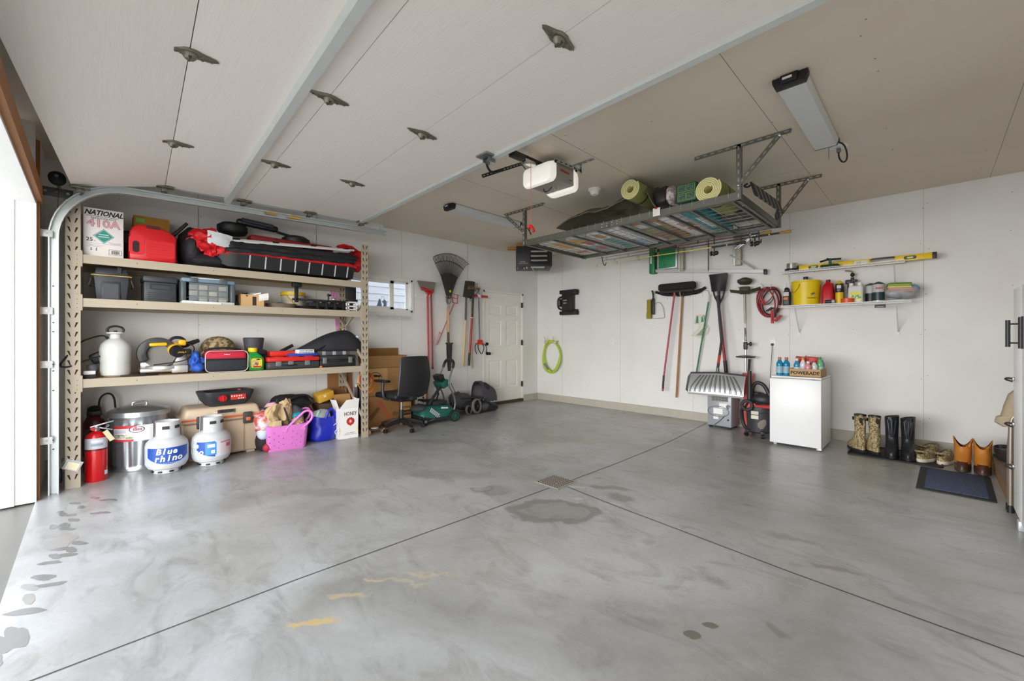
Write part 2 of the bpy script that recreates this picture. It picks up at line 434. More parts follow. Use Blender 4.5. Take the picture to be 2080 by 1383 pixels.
g.bx(0, OX0, FY - T, FY, 0, CEIL, WALLM); g.bx(OX1, RX, FY - T, FY, 0, CEIL, WALLM); g.bx(OX0, OX1, FY - .36, FY - .22, OZ, CEIL, WALLM)
g.done('wall_front', kind='structure')
g = G(); g.bx(-T, RX + T, FY - .36, T, CEIL, CEIL + .12, CEILM)
for x in (2.24, 3.46, 4.716, 5.96):
    g.bx(x - .0015, x + .0015, FY, 0, CEIL - .0012, CEIL + .001, M('958e80', .8))
for y in (-3.99, -1.55):
    g.bx(2.24, 4.716, y - .001, y + .001, CEIL - .001, CEIL + .001, M('a89f90', .8))
for i in range(46):
    x, y = R.choice((1.2, 1.8, 2.9, 3.5, 4.1, 4.75, 5.3, 5.9)) + R.uniform(-.03, .03), R.uniform(-4.2, -.2)
    g.cyl((x, y, CEIL), (x, y, CEIL - .0015), .005, M('8f8675', .8), seg=6)
g.done('ceiling', kind='structure')
# stem-wall curb at the foot of the walls
CURB = M('b5b0a4', .85, var=.12, sc=14, bump=.3, bsc=60)
g = G(); g.bx(0, RX, -.028, 0, 0, .118, CURB); g.done('baseboard_back', kind='structure')
g = G(); g.bx(0, .028, DY1 + .0, -.028, 0, .118, CURB); g.bx(0, .028, FY, DY0 - .04, 0, .118, CURB); g.done('baseboard_left', kind='structure')
# opening trim: white wrapped jamb and head, raw timber behind it
JAMB = M('f0f0ee', .45); TIMB = M('8a5a2e', .7, var=.2, stretch=(3, 3, 30))
TIMH = M('94612f', .7, var=.2, stretch=(2, 30, 30))
g = G(); g.bx(OX0 - .02, OX0 + .02, FY - .34, FY + .005, 0, OZ, JAMB); g.bx(OX0 - .02, OX0 + .035, FY - .40, FY - .10, 0, OZ, JAMB)
g.bx(OX1 - .02, OX1 + .02, FY - .34, FY + .005, 0, OZ, JAMB); g.bx(OX0, OX1, FY - .34, FY + .003, OZ - .02, OZ + .02, JAMB); g.done('trim_1', kind='structure')
g = G(); g.bx(OX0 - .045, OX0 - .022, FY, FY + .02, 0, CEIL - .12, TIMB); g.done('trim_2', kind='structure')
g = G(); g.bx(OX0 - .02, OX1 + .06, FY, FY + .035, OZ + .0, OZ + .11, TIMH); g.done('trim_3', kind='structure')

# entry door: six moulded panels in a painted casing
DW = M('eceae4', .45)
g = G()
for y0, y1, z0, z1 in [(DY0 - .005, DY0 + .03, 0, DZ), (DY1 - .03, DY1 + .005, 0, DZ), (DY0, DY1, DZ - .03, DZ + .005)]: g.bx(-.14, .006, y0, y1, z0, z1, DW)
g.bx(-.14, .012, DY0, DY1, 0, .055, M('4b3a2a', .6))
fr = g.done('door_1', kind='structure')
g = G(); a, b = DY0 + .032, DY1 - .032; g.bx(-.06, -.036, a, b, .055, DZ - .032, DW)
mid = (a + b) / 2
cols = ((a + .11, mid - .06), (mid + .06, b - .11)); rows = ((.29, .80), (1.06, 1.52), (1.62, 1.80))
ys = [a] + [q for c in cols for q in c] + [b]; zs = [.055] + [q for c in rows for q in c] + [DZ - .032]
for i in range(5):
    for j in range(7):
        if not (i % 2 and j % 2): g.quad([(-.016, ys[i], zs[j]), (-.016, ys[i + 1], zs[j]), (-.016, ys[i + 1], zs[j + 1]), (-.016, ys[i], zs[j + 1])], DW)
for y0, y1 in cols:
    for z0, z1 in rows:
        R_ = lambda x, k: [(x, y0 + k, z0 + k), (x, y1 - k, z0 + k), (x, y1 - k, z1 - k), (x, y0 + k, z1 - k)]
        g.loft([R_(-.016, 0), R_(-.030, .018), R_(-.030, .028), R_(-.018, .05)], DW, caps=False, sm=False); g.quad(R_(-.018, .05), DW)
leaf = g.done('door_leaf', fr)
g = G(); yk = a + .07
g.cyl((-.016, yk, .93), (.0, yk, .93), .03, BLK); g.cyl((0, yk, .93), (.03, yk, .93), .014, BLK); g.sph((.05, yk, .93), (.022, .029, .029), BLK); g.done('door_knob', fr)
g = G(); g.cyl((-.016, yk - .01, 1.10), (.004, yk - .01, 1.10), .03, BLK, r2=.026); g.box((.012, yk - .01, 1.10), (.02, .012, .032), BLK, bev=.003); g.done('deadbolt', fr)
for z in (.33, 1.12, 1.83):
    g = G(); g.cyl((.004, b + .012, z - .05), (.004, b + .012, z + .05), .012, BLK, seg=10); g.bx(-.012, -.002, b - .01, b + .03, z - .05, z + .05, BLK); g.done('hinge', fr)

# slider window with the neighbour's pale siding beyond
VIN = M('e9e9e4', .35)
g = G(); y0, y1, z0, z1 = WY0, WY1, WZ0, WZ1
for q in [(y0, y1, z0 - .02, z0 + .035), (y0, y1, z1 - .035, z1 + .02), (y0, y0 + .035, z0, z1), (y1 - .035, y1 + .02, z0, z1)]: g.bx(-.15, .012, *q, VIN, bev=.004)
win = g.done('window_1', kind='structure')
ym = -3.17
g = G()
for q in [(y0 + .03, ym + .03, z0 + .03, z0 + .075), (y0 + .03, ym + .03, z1 - .075, z1 - .03), (ym - .03, ym + .03, z0 + .03, z1 - .03), (y0 + .03, y0 + .08, z0 + .03, z1 - .03)]: g.bx(-.075, -.035, *q, VIN, bev=.003)
for q in [(ym + .02, y1 - .03, z0 + .03, z0 + .06), (ym + .02, y1 - .03, z1 - .06, z1 - .03), (y1 - .065, y1 - .03, z0 + .03, z1 - .03)]: g.bx(-.11, -.075, *q, VIN, bev=.003)
g.done('window_sash', win)
GLASS = M('f4f8f8', .02, trans=1, var=0)
g = G(); g.bx(-.058, -.054, y0 + .07, ym - .02, z0 + .07, z1 - .07, GLASS); g.bx(-.094, -.090, ym + .03, y1 - .06, z0 + .05, z1 - .05, GLASS); g.done('window_pane', win)
SID = M('70737a', .6)
g = G()
for k in range(26):
    zz = .0 + k * .155
    g.prism([(-3.0, zz), (-2.975, zz), (-2.995, zz + .157), (-3.0, zz + .157)], SID, -10, 3.5, 'xz')
g.bx(-3.3, -3.0, -10, 3.5, -.1, 4.0, SID)
g.done('neighbour_wall', kind='structure')
# ---------------------------------------------------------------- overhead sectional door, its track and opener
PAN = M('ece5dd', .55, var=.05, sc=3, stretch=(2, 30, 30), bump=.16, bsc=4)
GALV = M('d4d9d6', .45, .35, .08, 12); HNG = M('837f70', .38, .8, .12, 40)
gd = thing('overhead_garage_door', 'large raised sectional garage door with pale woodgrain panels and steel struts overhead', 'garage door', (3.24, -5.2, 2.4))
XL, XR = .8, 5.69
lines = [(-6.39, -.068, 2.392), (-5.823, -.0578, 2.526), (-5.227, -.049, 2.542), (-4.615, -.0488, 2.556), (-4.005, -.0376, 2.568)]
def dl(k, x, off=0, dz=0):
    y, s, z = lines[k]; return Vector((x, y + s * (x - XL) + off, z + dz))
for k in range(4):
    g = GW(gd); a, b = k, k + 1; e = .002
    low = [dl(a, XL, e), dl(a, XR, e), dl(b, XR, -e), dl(b, XL, -e)]
    up = [p + Vector((0, 0, .05)) for p in low]
    g.loft([low, up], PAN, sm=False)
    o = g.done('door_section', gd)
    g = GW(gd)
    for x in (XL, XR):
        s = 1 if x == XL else -1
        q = [dl(a, x, .01, -.003), dl(a, x + s * .012, .01, -.003), dl(b, x + s * .012, -.01, -.003), dl(b, x, -.01, -.003)]
        g.loft([q, [p + Vector((-s * .006, 0, .058)) for p in q]], GALV, sm=False)
    g.done('end_stile', o)
for yl, sl, z in ((-5.341, -.0546, 2.484), (-4.028, -.0376, 2.546)):
    g = GW(gd)
    pr = [(-.085, .075), (-.085, .068), (-.05, .066), (-.046, .0), (0, 0), (.004, .062), (.02, .066), (.02, .075)]
    f = lambda x: [Vector((x, yl + sl * (x - XL) + p, z + q)) for p, q in pr]
    g.loft([f(XL + .005), f(XR - .005)], GALV, sm=False)
    for i in range(9):
        x = XL + .3 + i * .55; g.sph((x, yl + sl * (x - XL) - .068, z + .064), .008, STEEL, 8)
    g.done('strut', gd)
def hinge(x, y, z, name='hinge', ext=1):
    g = GW(gd)
    P = [(-.115, .0), (-.10, -.012), (-.045, -.026), (-.02, -.036), (.02, -.036), (.045, -.026), (.10, -.012), (.115, 0), (.10, .012), (.045, .026), (.02, .036), (-.02, .036), (-.045, .026), (-.10, .012)]
    lay = lambda zz, k: [Vector((x + q * k, y + p * k, z + zz)) for p, q in P]
    g.loft([lay(0, 1), lay(-.005, 1), lay(-.012, .8)], HNG, sm=False)
    g.loft([[Vector((x + .02 * cos(t) * k, y + .026 * sin(t) * k, z - h)) for t in [i * PI / 6 for i in range(12)]] for h, k in ((.01, 1.3), (.028, 1), (.036, .7))], HNG)
    for p, q in ((-.085, 0), (.085, 0), (-.05, .012), (.05, -.012), (-.05, -.012), (.05, .012)):
        g.cyl((x + q, y + p, z - .008), (x + q, y + p, z - .016), .0055, STEEL, seg=8)
    g.cyl((x - .02, y, z - .03), (x + .02, y, z - .03), .007, M('3a3832', .6), seg=8)
    g.done(name, gd)
for k, xs in ((1, (1.933, 3.126, 4.32)), (2, (1.996, 3.18, 4.36)), (3, (1.989, 3.171, 4.366))):
    for x in xs:
        p = dl(k, x); hinge(x, p.y, p.z)
for k in range(5):
    p = dl(k, XL + .03, .05 if k == 0 else (-.03 if k == 4 else 0)); g = GW(gd)
    g.box((p.x, p.y, p.z - .012), (.06, .12, .012), HNG, bev=.003); g.box((p.x - .01, p.y, p.z - .03), (.03, .05, .03), HNG, bev=.004)
    g.cyl((p.x - .06, p.y, p.z - .035), (p.x + .03, p.y, p.z - .035), .006, STEEL, seg=8); g.cyl((p.x - .075, p.y, p.z - .035), (p.x - .05, p.y, p.z - .035), .02, GRY, seg=12)
    g.done('roller', gd)
g = GW(gd); p = dl(4, 3.2, -.1); g.box((3.2, p.y - .0, p.z - .01), (.12, .10, .012), STEEL, bev=.003)
for s in (-.03, .03): g.box((3.2 + s, -4.165, 2.555), (.006, .07, .07), STEEL, bev=.002)
g.cyl((3.16, -4.165, 2.54), (3.24, -4.165, 2.54), .007, STEEL, seg=8); g.done('arm_bracket', gd)

tr = thing('garage_door_track', 'galvanised curved track of the garage door rising past the tan shelving post', 'door track', (.765, -6.49, 0))
g = GW(tr)
path = [(-6.485, 0), (-6.485, 1.98)] + [(-6.06 - .425 * cos(t), 1.98 + .455 * sin(t)) for t in [i * PI / 2 / 12 for i in range(1, 13)]] + [(-5.0, 2.465), (-3.70, 2.50)]
C = [(.03, -.028), (.03, -.02), (-.012, -.02), (-.012, .02), (.03, .02), (.03, .028), (-.018, .028), (-.018, -.028)]
rings = []
for i, (y, z) in enumerate(path):
    a = path[max(0, i - 1)]; b = path[min(len(path) - 1, i + 1)]; t = Vector((0, b[0] - a[0], b[1] - a[1])).normalized(); n = Vector((0, t.z, -t.y))
    rings.append([Vector((.765, y, z)) + Vector((px, 0, 0)) + n * py for px, py in C])
g.loft(rings, M('ccd2d2', .36, .55, .08, 14), sm=False)
for z in (.35, .42, .8, .95, 1.0, 1.25, 1.32, 1.6):
    g.cyl((.796, -6.485, z), (.7975, -6.485, z), .006, M('444', .8), seg=6)
g.done('track_channel', tr)
for z in (.42, 1.0, 1.41, 2.0):
    g = GW(tr); g.box((.79, -6.53, z), (.012, .085, .055), WHT if z < 1.9 else GALV, bev=.002); g.box((.765, -6.555, z), (.06, .02, .055), GALV, bev=.002)
    g.cyl((.796, -6.52, z), (.80, -6.52, z), .008, STEEL, seg=8); g.done('track_bracket', tr)
g = GW(tr)
for z, y0, y1 in ((2.53, -5.75, -3.72),): g.loft([[(.745 + dx, y, z + dz + (y + 5.75) * .02) for dx, dz in ((0, 0), (.005, 0), (.005, .03), (.035, .03), (.035, .035), (0, .035))] for y in (y0, y1)], GALV, sm=False)
g.box((.752, -3.76, 2.66), (.006, .03, .26), GALV); g.box((.752, -4.6, 2.66), (.006, .03, .26), GALV)
g.done('track_angle', tr)
g = GW(tr)
for y, w, c in ((-4.76, .12, 'caa23a'), (-4.98, .1, 'b98a2e')): g.box((.791, y, 2.475), (.0016, w, .022), M(c, .5))
g.done('warning_sticker', tr)
# torsion-shaft end plate with its cable drum, above the jamb
t = thing('spring_bearing_plate', 'dark slotted steel plate with black cable drum above the track', 'bearing plate', (.74, -6.5, 2.2))
g = GW(t); slotbar(g, (.74, -6.555, 2.28), (.74, -6.555, 2.03), .05, .006, M('77797a', .5, .6), (1, 0, 0), n=5); g.box((.712, -6.47, 2.34), (.012, .18, .07), M('55585a', .5, .5), bev=.003)
for y in (-6.53, -6.47, -6.41): g.cyl((.70, y, 2.34), (.726, y, 2.34), .011, CHROME, seg=8)
g.done('plate', t)
g = GW(t); g.lathe([(.012, 0), (.045, 0), (.05, .01), (.035, .02), (.035, .05), (.05, .06), (.03, .07)], M('1b1b20', .5), (.64, -6.47, 2.46), ax=(1, 0, 0)); g.cyl((.3, -6.47, 2.46), (.76, -6.47, 2.46), .012, STEEL, seg=8)
g.done('cable_drum', t)
g = GW(t); g.cyl((.73, -6.46, 2.42), (.73, -6.5, .05), .002, M('444', .5, .5), seg=5); g.done('lift_cable', t)
# photo-eye on the floor behind the track
t = thing('door_safety_sensor', 'small black photo eye sensor with wiring low behind the galvanised track', 'sensor', (.60, -6.47, 0))
g = GW(t); g.box((.61, -6.47, .10), (.07, .05, .11), BLK, bev=.008); g.lathe([(.02, 0), (.02, .012), (.012, .014)], M('3d4a5a', .2), (.645, -6.47, .11), ax=(1, 0, 0)); g.box((.60, -6.50, .04), (.1, .02, .08), GAL); g.done('sensor_body', t)
g = GW(t); g.tube([(.6, -6.45, .14), (.62, -6.46, .25), (.66, -6.465, .28), (.67, -6.465, .2), (.6, -6.46, .06), (.5, -6.45, .01), (.35, -6.5, .01), (.2, -6.52, .05)], .004, M('d8d4cc', .5), smooth=2); g.done('wire', t)

op = thing('garage_door_opener', 'white lit garage door opener with grey side hung below the ceiling', 'door opener', (3.12, -3.4, 2.56))
LENS = M('fffaf0', .35, emis=.12, var=.01); OG = M('8f8a82', .5)
g = GW(op); g.bx(2.975, 3.285, -3.49, -3.22, 2.562, 2.715, OG, bev=.01)
for dx, dz, s, tt in ((0, .015, .034, 'LiftMaster'),): g.text(tt, (3.2862, -3.355, 2.655), s, M('b5322c', .5), right=(0, 1, 0), bold=.001)
g.bx(3.284, 3.2862, -3.29, -3.25, 2.597, 2.604, M('333', .5)); g.done('motor_housing', op)
for y, s in ((-3.49, -1), (-3.22, 1)):
    g = GW(op); rr = []
    for d, k, dz in ((0, 1, 0), (.035, .99, -.008), (.065, .9, -.012), (.078, .7, -.015), (.08, .3, -.015)):
        rr.append([Vector((3.13 + px * k, y + s * d, 2.632 + dz * .5 + pz * k + dz)) for px, pz in rrect(.345, .18, .05)])
    g.loft(rr, LENS); g.done('light_lens', op)
for x in (3.30,):
    for y in (-3.50, -3.21): g = GW(op); g.cyl((3.296, y, 2.70), (3.306, y, 2.70), .012, BLK, seg=10); g.done('lens_clip', op)
g = GW(op)
slotbar(g, (3.30, -3.52, 2.712), (3.30, -3.13, 2.718), .03, .004, GAL, (0, 0, 1)); slotbar(g, (3.30, -3.14, 2.70), (3.30, -3.14, 2.79), .03, .004, GAL, (0, 1, 0), n=3)
slotbar(g, (3.13, -3.14, 2.783), (3.44, -3.14, 2.783), .03, .004, GAL, (0, 1, 0)); slotbar(g, (2.98, -3.52, 2.712), (2.98, -3.13, 2.718), .03, .004, GAL, (0, 0, 1)); slotbar(g, (2.98, -3.14, 2.70), (2.98, -3.14, 2.79), .03, .004, GAL, (0, 1, 0), n=3)
g.done('hanger_strap', op)
g = GW(op); g.bx(3.11, 3.15, -6.7, -3.4, 2.70, 2.735, M('232120', .5, .4)); g.done('rail', op)
g = GW(op); g.box((3.14, -3.66, 2.685), (.05, .13, .035), CHROME, bev=.006); g.box((3.14, -3.80, 2.70), (.06, .14, .04), M('2a2826', .5), bev=.005)
g.tube([(3.14, -3.72, 2.67), (3.14, -3.74, 2.645), (3.14, -3.70, 2.62)], .004, BLK); g.done('trolley', op)
ARM = M('211d1a', .45, .4)
g = GW(op); slotbar(g, (3.15, -4.19, 2.425), (3.15, -3.76, 2.645), .026, .005, ARM, (0, 0, 1), dm=M('9a9488', .6), n=12)
g.tube([(3.162, -4.165, 2.545), (3.162, -4.14, 2.49), (3.162, -4.10, 2.472), (3.162, -4.0, 2.52)], .009, ARM, smooth=2); g.done('door_arm', op)
g = GW(op); g.cyl((3.2, -3.70, 2.66), (3.2, -3.70, 2.13), .0022, M('c86a5c', .6), seg=5); g.done('release_cord', op)
g = GW(op); g.tube([(3.17, -3.70, 2.125), (3.19, -3.70, 2.14), (3.215, -3.70, 2.12), (3.235, -3.70, 2.08)], .013, RED, smooth=2, seg=10); g.done('release_handle', op)
g = GW(op); g.tube([(3.05, -3.36, 2.57), (3.05, -3.36, 2.54), (3.09, -3.36, 2.525), (3.13, -3.35, 2.55), (3.13, -3.35, 2.57)], .005, BLK, smooth=2)
g.tube([(3.15, -3.35, 2.56), (3.17, -3.34, 2.51), (3.20, -3.33, 2.53), (3.2, -3.33, 2.56)], .0018, M('d8c66a', .5), smooth=2); g.done('antenna_wire', op)

g = G(); g.lathe([(.068, 0), (.07, -.008), (.066, -.02), (.05, -.024), (.05, -.045), (.04, -.062), (.015, -.066), (.001, -.066)], M('efece4', .4), seg=28)
for k in range(3): a = k * 2.1; g.sph((.03 * cos(a), .03 * sin(a), -.06), .009, M('efece4', .4), 8)
g.done('smoke_detector', label='white round smoke detector on the ceiling beside the door opener', cat='smoke detector', loc=(3.012, -2.486, CEIL))

# two unlit strip fixtures with black end caps, plugged into ceiling sockets
def strip_light(x0, y0, y1, w, label):
    t = thing('strip_light', label, 'ceiling light', (x0, (y0 + y1) / 2, CEIL), group='long strip lights on the ceiling')
    g = GW(t)
    pr = [(-w / 2, 0), (-w / 2, -.02), (-w * .42, -.055), (w * .42, -.055), (w / 2, -.02), (w / 2, 0)]
    g.loft([[(x0 + p, y, CEIL - .006 + q) for p, q in pr] for y in (y0 + .03, y1 - .01)], M('cfd3d3', .4), sm=False); g.done('diffuser', t)
    for y, d in ((y0, 1), (y1, 0)):
        g = GW(t); k = 1.12
        pp = [(p * k, q * 1.1) for p, q in pr] if d else [(p * 1.04, q * 1.02) for p, q in pr]
        g.prism([(x0 + p, CEIL - .004 + q) for p, q in pp], M('17161a', .45), y - (.015 if d else .002), y + (.035 if d else .008), bev=.003)
        if d: g.prism([(x0 + p * .55, CEIL - .004 + q * .9) for p, q in pr], M('17161a', .45), y - .03, y - .012, bev=.003); g.box((x0 - .01, y - .031, CEIL - .025), (.05, .002, .014), M('e4dfd2', .6))
        g.done('end_cap', t)
    g = GW(t); g.box((x0, y1 + .03, CEIL - .012), (w * 1.05, .004, .016), GRY); g.cyl((x0 + w * .1, y1 + .02, CEIL - .03), (x0 + w * .1, y1 + .02, CEIL - .15), .002, GRY, seg=5); g.done('pull_chain', t)
    g = GW(t); e = y1
    g.tube([(x0 + w * .45, e, CEIL - .03), (x0 + w * .7, e + .06, CEIL - .05), (x0 + w * .75, e + .15, CEIL - .13), (x0 + w * .55, e + .2, CEIL - .15), (x0 + w * .35, e + .2, CEIL - .1), (x0 + w * .35, e + .2, CEIL - .03)], .006, BLK, smooth=2); g.box((x0 + w * .35, e + .2, CEIL - .035), (.03, .03, .03), GRY, bev=.005); g.done('power_cord', t)
    g = G(); g.lathe([(.065, 0), (.065, -.006), (.058, -.012), (.001, -.013)], WHT, seg=24)
    g.done('ceiling_socket', label='white round ceiling socket feeding the ' + ('strip light above the overhead rack end' if x0 > 3 else 'strip light near the black heater'), cat='socket', loc=(x0 + w * .35, e + .2, CEIL), group='round ceiling sockets')
strip_light(4.95, -3.30, -2.10, .165, 'long unlit strip light with black end cap, nearer the raised door strut')
strip_light(1.50, -3.28, -2.13, .165, 'long unlit strip light on the ceiling above the leaf rake')

# ---------------------------------------------------------------- overhead storage rack
RK = M('66675f', .42, .3, .06); RKD = M('4a4b46', .5, .3)
rk = thing('overhead_rack', 'grey steel overhead storage rack with wire deck hung from the ceiling', 'storage rack', (3.23, -1.92, 2.34))
X0, X1, Y0, Y1, Z0, Z1 = 2.02, 4.44, -2.53, -1.29, 2.335, 2.40
for (a, b) in (((X0, Y0), (X1, Y0)), ((X0, Y1), (X1, Y1)), ((X0, Y0), (X0, Y1)), ((X1, Y0), (X1, Y1))):
    g = GW(rk); h = a[1] == b[1]; s = 1 if (a[1] == Y0 and h) or (a[0] == X0 and not h) else -1
    if h: g.bx(a[0], b[0], a[1], a[1] + s * .003, Z0, Z1, RK); g.bx(a[0], b[0], a[1], a[1] + s * .03, Z0, Z0 + .003, RK)
    else: g.bx(a[0], a[0] + s * .003, a[1], b[1], Z0, Z1, RK); g.bx(a[0], a[0] + s * .03, a[1], b[1], Z0, Z0 + .003, RK)
    if h and a[1] == Y0:
        for x in (3.13, 3.19, 3.25, 3.31):
            for z in (2.355, 2.382): g.sph((x, Y0 - .002, z), .007, CHROME, 8)
        g.bx(3.215, 3.221, Y0 - .0015, Y0, Z0, Z1, M('30302e', .7))
    g.done('beam', rk)
for x in (2.42, 2.70, 3.02, 3.30, 3.52, 3.81, 4.02, 4.37):
    g = GW(rk); g.bx(x - .011, x + .011, Y0 + .003, Y1 - .003, Z0 + .004, Z0 + .022, RKD if x in (3.30, 3.81) else RK); g.done('cross_bar', rk)
for xa, xb in ((X0, 3.22), (3.225, X1)):
    g = GW(rk); k = WIRE = M('9a9b93', .4, .6)
    n = 11
    for i in range(n):
        y = Y0 + .02 + (Y1 - Y0 - .04) * i / (n - 1); g.bx(xa + .01, xb - .005, y - .0018, y + .0018, Z0 + .024, Z0 + .0276, WIRE)
    x = xa + .03
    while x < xb - .01:
        g.bx(x - .0018, x + .0018, Y0, Y1, Z0 + .0276, Z0 + .031, WIRE); g.bx(x - .0018, x + .0018, Y0 - .001, Y0 + .003, Z0 + .028, Z1 + .012, WIRE); g.bx(x - .0018, x + .0018, Y1 - .003, Y1 + .001, Z0 + .028, Z1 + .012, WIRE)
        x += .1
    g.done('wire_deck', rk)
DECK = Z0 + .0335
def hanger(px, y, cx0, cx1, dx, zb):
    m = RK if y < -2 and px > 3 else M('6b685f', .45, .35)
    for nm, a, b in (('post', (px, y, Z0), (px, y, 2.785)), ('ceiling_angle', (cx0, y, 2.775), (cx1, y, 2.775)), ('brace', (px, y + .004, zb), (dx, y + .004, 2.77))):
        g = GW(rk); slotbar(g, a, b, .036, .004, m, (0, 0, 1) if nm == 'ceiling_angle' else (1, 0, 0), dm=M('b5ab98', .7) if m is not RK else M('9a9488', .7))
        if nm == 'ceiling_angle': g.bx(cx0, cx1, y, y + .03, 2.784, 2.788, m)
        if nm == 'post': g.bx(px + .016, px + .02, y, y + .034, Z0, 2.785, m)
        for q in (a, b) if nm == 'brace' else (): g.sph((q[0], y - .006, q[2] - .01), .013, CHROME, 10)
        g.done(nm, rk)
hanger(4.435, -2.535, 4.08, 4.80, 4.727, 2.46); hanger(4.435, -1.285, 4.20, 4.80, 4.69, 2.44)
hanger(2.02, -2.535, 1.67, 2.33, 1.69, 2.50); hanger(2.02, -1.285, 1.67, 2.33, 1.69, 2.50)
for x, y in ((4.16, -1.25), (4.25, -1.27), (3.03, -1.25), (2.3, -1.25)):
    g = GW(rk); g.tube([(x, y, 2.34), (x, y + .02, 2.27), (x, y + .05, 2.225), (x, y + .09, 2.225), (x, y + .11, 2.27)], .006, M('3f3f3c', .6), smooth=2); g.done('hook', rk)

# things stored on the rack
def printed(name, label, cat, x0, x1, y0, y1, h, base, patches, group='boxes on the overhead rack'):
    t_ = thing(name, label, cat, ((x0 + x1) / 2, (y0 + y1) / 2, DECK), group=group)
    g = GW(t_); g.bx(x0, x1, y0, y1, DECK, DECK + h, M(base, .6), bev=.004); g.done('carton', t_)
    g = GW(t_)
    for i, (a, b, c, d, col) in enumerate(patches): g.bx(x0 + (x1 - x0) * a, x0 + (x1 - x0) * b, y0 + (y1 - y0) * c, y0 + (y1 - y0) * d, DECK - .0006 - i * 1e-4, DECK + .001, M(col, .5))
    g.done('print', t_)
printed('game_box', 'white box printed orange and yellow at the heater end of the overhead rack', 'box', 2.08, 2.40, -2.32, -1.36, .09, 'e9e4da', [(.3, .8, .1, .45, 'e0b060'), (.1, .6, .55, .9, 'd9d2c8'), (.2, .7, .7, .8, 'c25a50')])
printed('game_box', 'white box with red and yellow patches seen through the rack deck', 'box', 2.44, 2.72, -2.25, -1.36, .08, 'dfe3e4', [(.05, .95, .02, .32, 'e3b23a'), (.3, .95, .2, .45, 'c93038'), (.1, .9, .5, .95, '8fb9c4'), (.2, .6, .6, .8, 'd6504c'), (.5, .9, .02, .15, '5fb0a8')])
printed('game_box', 'teal and white box lying mid rack beside the dark divider bar', 'box', 2.76, 3.18, -2.28, -1.36, .09, 'e6e8ea', [(.05, .4, .3, .95, '3f8e8c'), (.45, .95, .05, .5, 'f0efec'), (.5, .95, .55, .95, '9db9d6'), (.1, .35, .05, .25, 'c08a5a')])
printed('long_carton', 'tan carton with green end lying on the rack by its dark side bar', 'box', 3.34, 3.62, -2.30, -1.45, .09, 'a5805a', [(.05, .9, .02, .22, 'cfd2da'), (.05, .95, .25, .45, '7d9048'), (.1, .9, .55, .9, '8c6a48')])
printed('game_box', 'white box with red logo patch and brown picture on the rack', 'box', 3.64, 3.86, -2.33, -1.42, .08, 'e8e4e2', [(.3, .9, .3, .5, 'b98a62'), (.35, .85, .55, .68, 'cf4a4a'), (.1, .9, .75, .95, 'd6cfd2')])
printed('slim_box', 'narrow teal and white box next to the rolled foam pads', 'box', 3.88, 4.06, -2.36, -1.45, .07, '2f8d96', [(.25, .8, .25, .75, 'e6ecec')])
printed('flat_carton', 'dark flat box lying under the rolled mat at the rack end', 'box', 4.10, 4.36, -1.95, -1.40, .07, '3b3436', [(.1, .9, .6, .9, 'b9b4ae')])

def roll(loc, r, L, label, turns=5, inner=.035):
    t_ = thing('foam_roll', label, 'sleeping pad', loc, group='rolled foam sleeping pads')
    g = GW(t_); x, y, z = loc
    FO = M('8a9450', .7, bump=.2); EDGE = M('e2dc9c', .7); n = 18 * turns
    pts = []
    for i in range(n + 1):
        a = 2 * PI * turns * i / n; rr = inner + (r - inner) * i / n; pts.append((cos(a + .6) * rr, sin(a + .6) * rr, (r - inner) / turns * .42))
    def ring(yy, k): return [[Vector((x + px * (1 + s_ * w / math.hypot(px, pz)), yy, z + pz * (1 + s_ * w / math.hypot(px, pz)))) for s_ in (-1, 1)] for px, pz, w in pts]
    A, B = ring(y - L / 2, 1), ring(y + L / 2, 1)
    kF, kE = g.mi(FO), g.mi(EDGE)
    VA = [[g.v(q) for q in p] for p in A]; VB = [[g.v(q) for q in p] for p in B]
    for i in range(n):
        g.face([VA[i][0], VA[i + 1][0], VA[i + 1][1], VA[i][1]], kE); g.face([VB[i][0], VB[i][1], VB[i + 1][1], VB[i + 1][0]], kE)
        g.face([VA[i][1], VA[i + 1][1], VB[i + 1][1], VB[i][1]], kF, True); g.face([VA[i][0], VB[i][0], VB[i + 1][0], VA[i + 1][0]], kE if i < 20 else kF, True)
    g.face([VA[0][0], VA[0][1], VB[0][1], VB[0][0]], kE); g.face([VA[n][0], VB[n][0], VB[n][1], VA[n][1]], kE)
    g.done('foam_sheet', t_, kind='raw')
    g = GW(t_); g.lathe([(r * 1.05, -.009), (r * 1.065, -.009), (r * 1.065, .009), (r * 1.05, .009)], BLK, (x, y - L * .12, z), ax=(0, 1, 0), seg=28, caps=False); g.done('strap', t_)
roll((4.185, -2.24, DECK + .118), .108, .55, 'green foam sleeping pad rolled up flat on the rack beside the post')
roll((3.46, -2.30, 2.662), .098, .50, 'green foam sleeping pad roll propped up on the dark duffel cloth', 4)

TARP = M('635d4c', .75, var=.25, sc=5, bump=.4, bsc=25)
g = G()
def tarp(u, v):
    x = 2.46 + u * 1.22; y = -2.46 + v * .5
    base = DECK + .10 if x > 2.43 else DECK + .004
    hgt = (.03 + .19 * min(1, u / .5) ** .7 + .04 * sin(u * 9)) * (sin(PI * min(1, max(0, v * .9 + .1)))) ** .4
    hgt *= 1 if u < .93 else (1 - u) / .07
    n = noise.fractal(Vector((x * 5, y * 5, 2)), .9, 2.1, 4)
    return (x, y + .02 * n, max(DECK + .095, DECK + .092 + hgt * (1 + .25 * n)))
g.X = Matrix.Translation((-3.0, 2.2, -DECK)); g.sheet(tarp, 48, 20, TARP, .01)
g.done('duffel_bag', label='slumped dark olive cloth bag spread along the front of the rack', cat='bag', loc=(3.0, -2.2, DECK))
t = thing('stuff_sack', 'black nylon stuff sack with pale patterned end beside the green tin box', 'sack', (3.74, -2.36, DECK + .095))
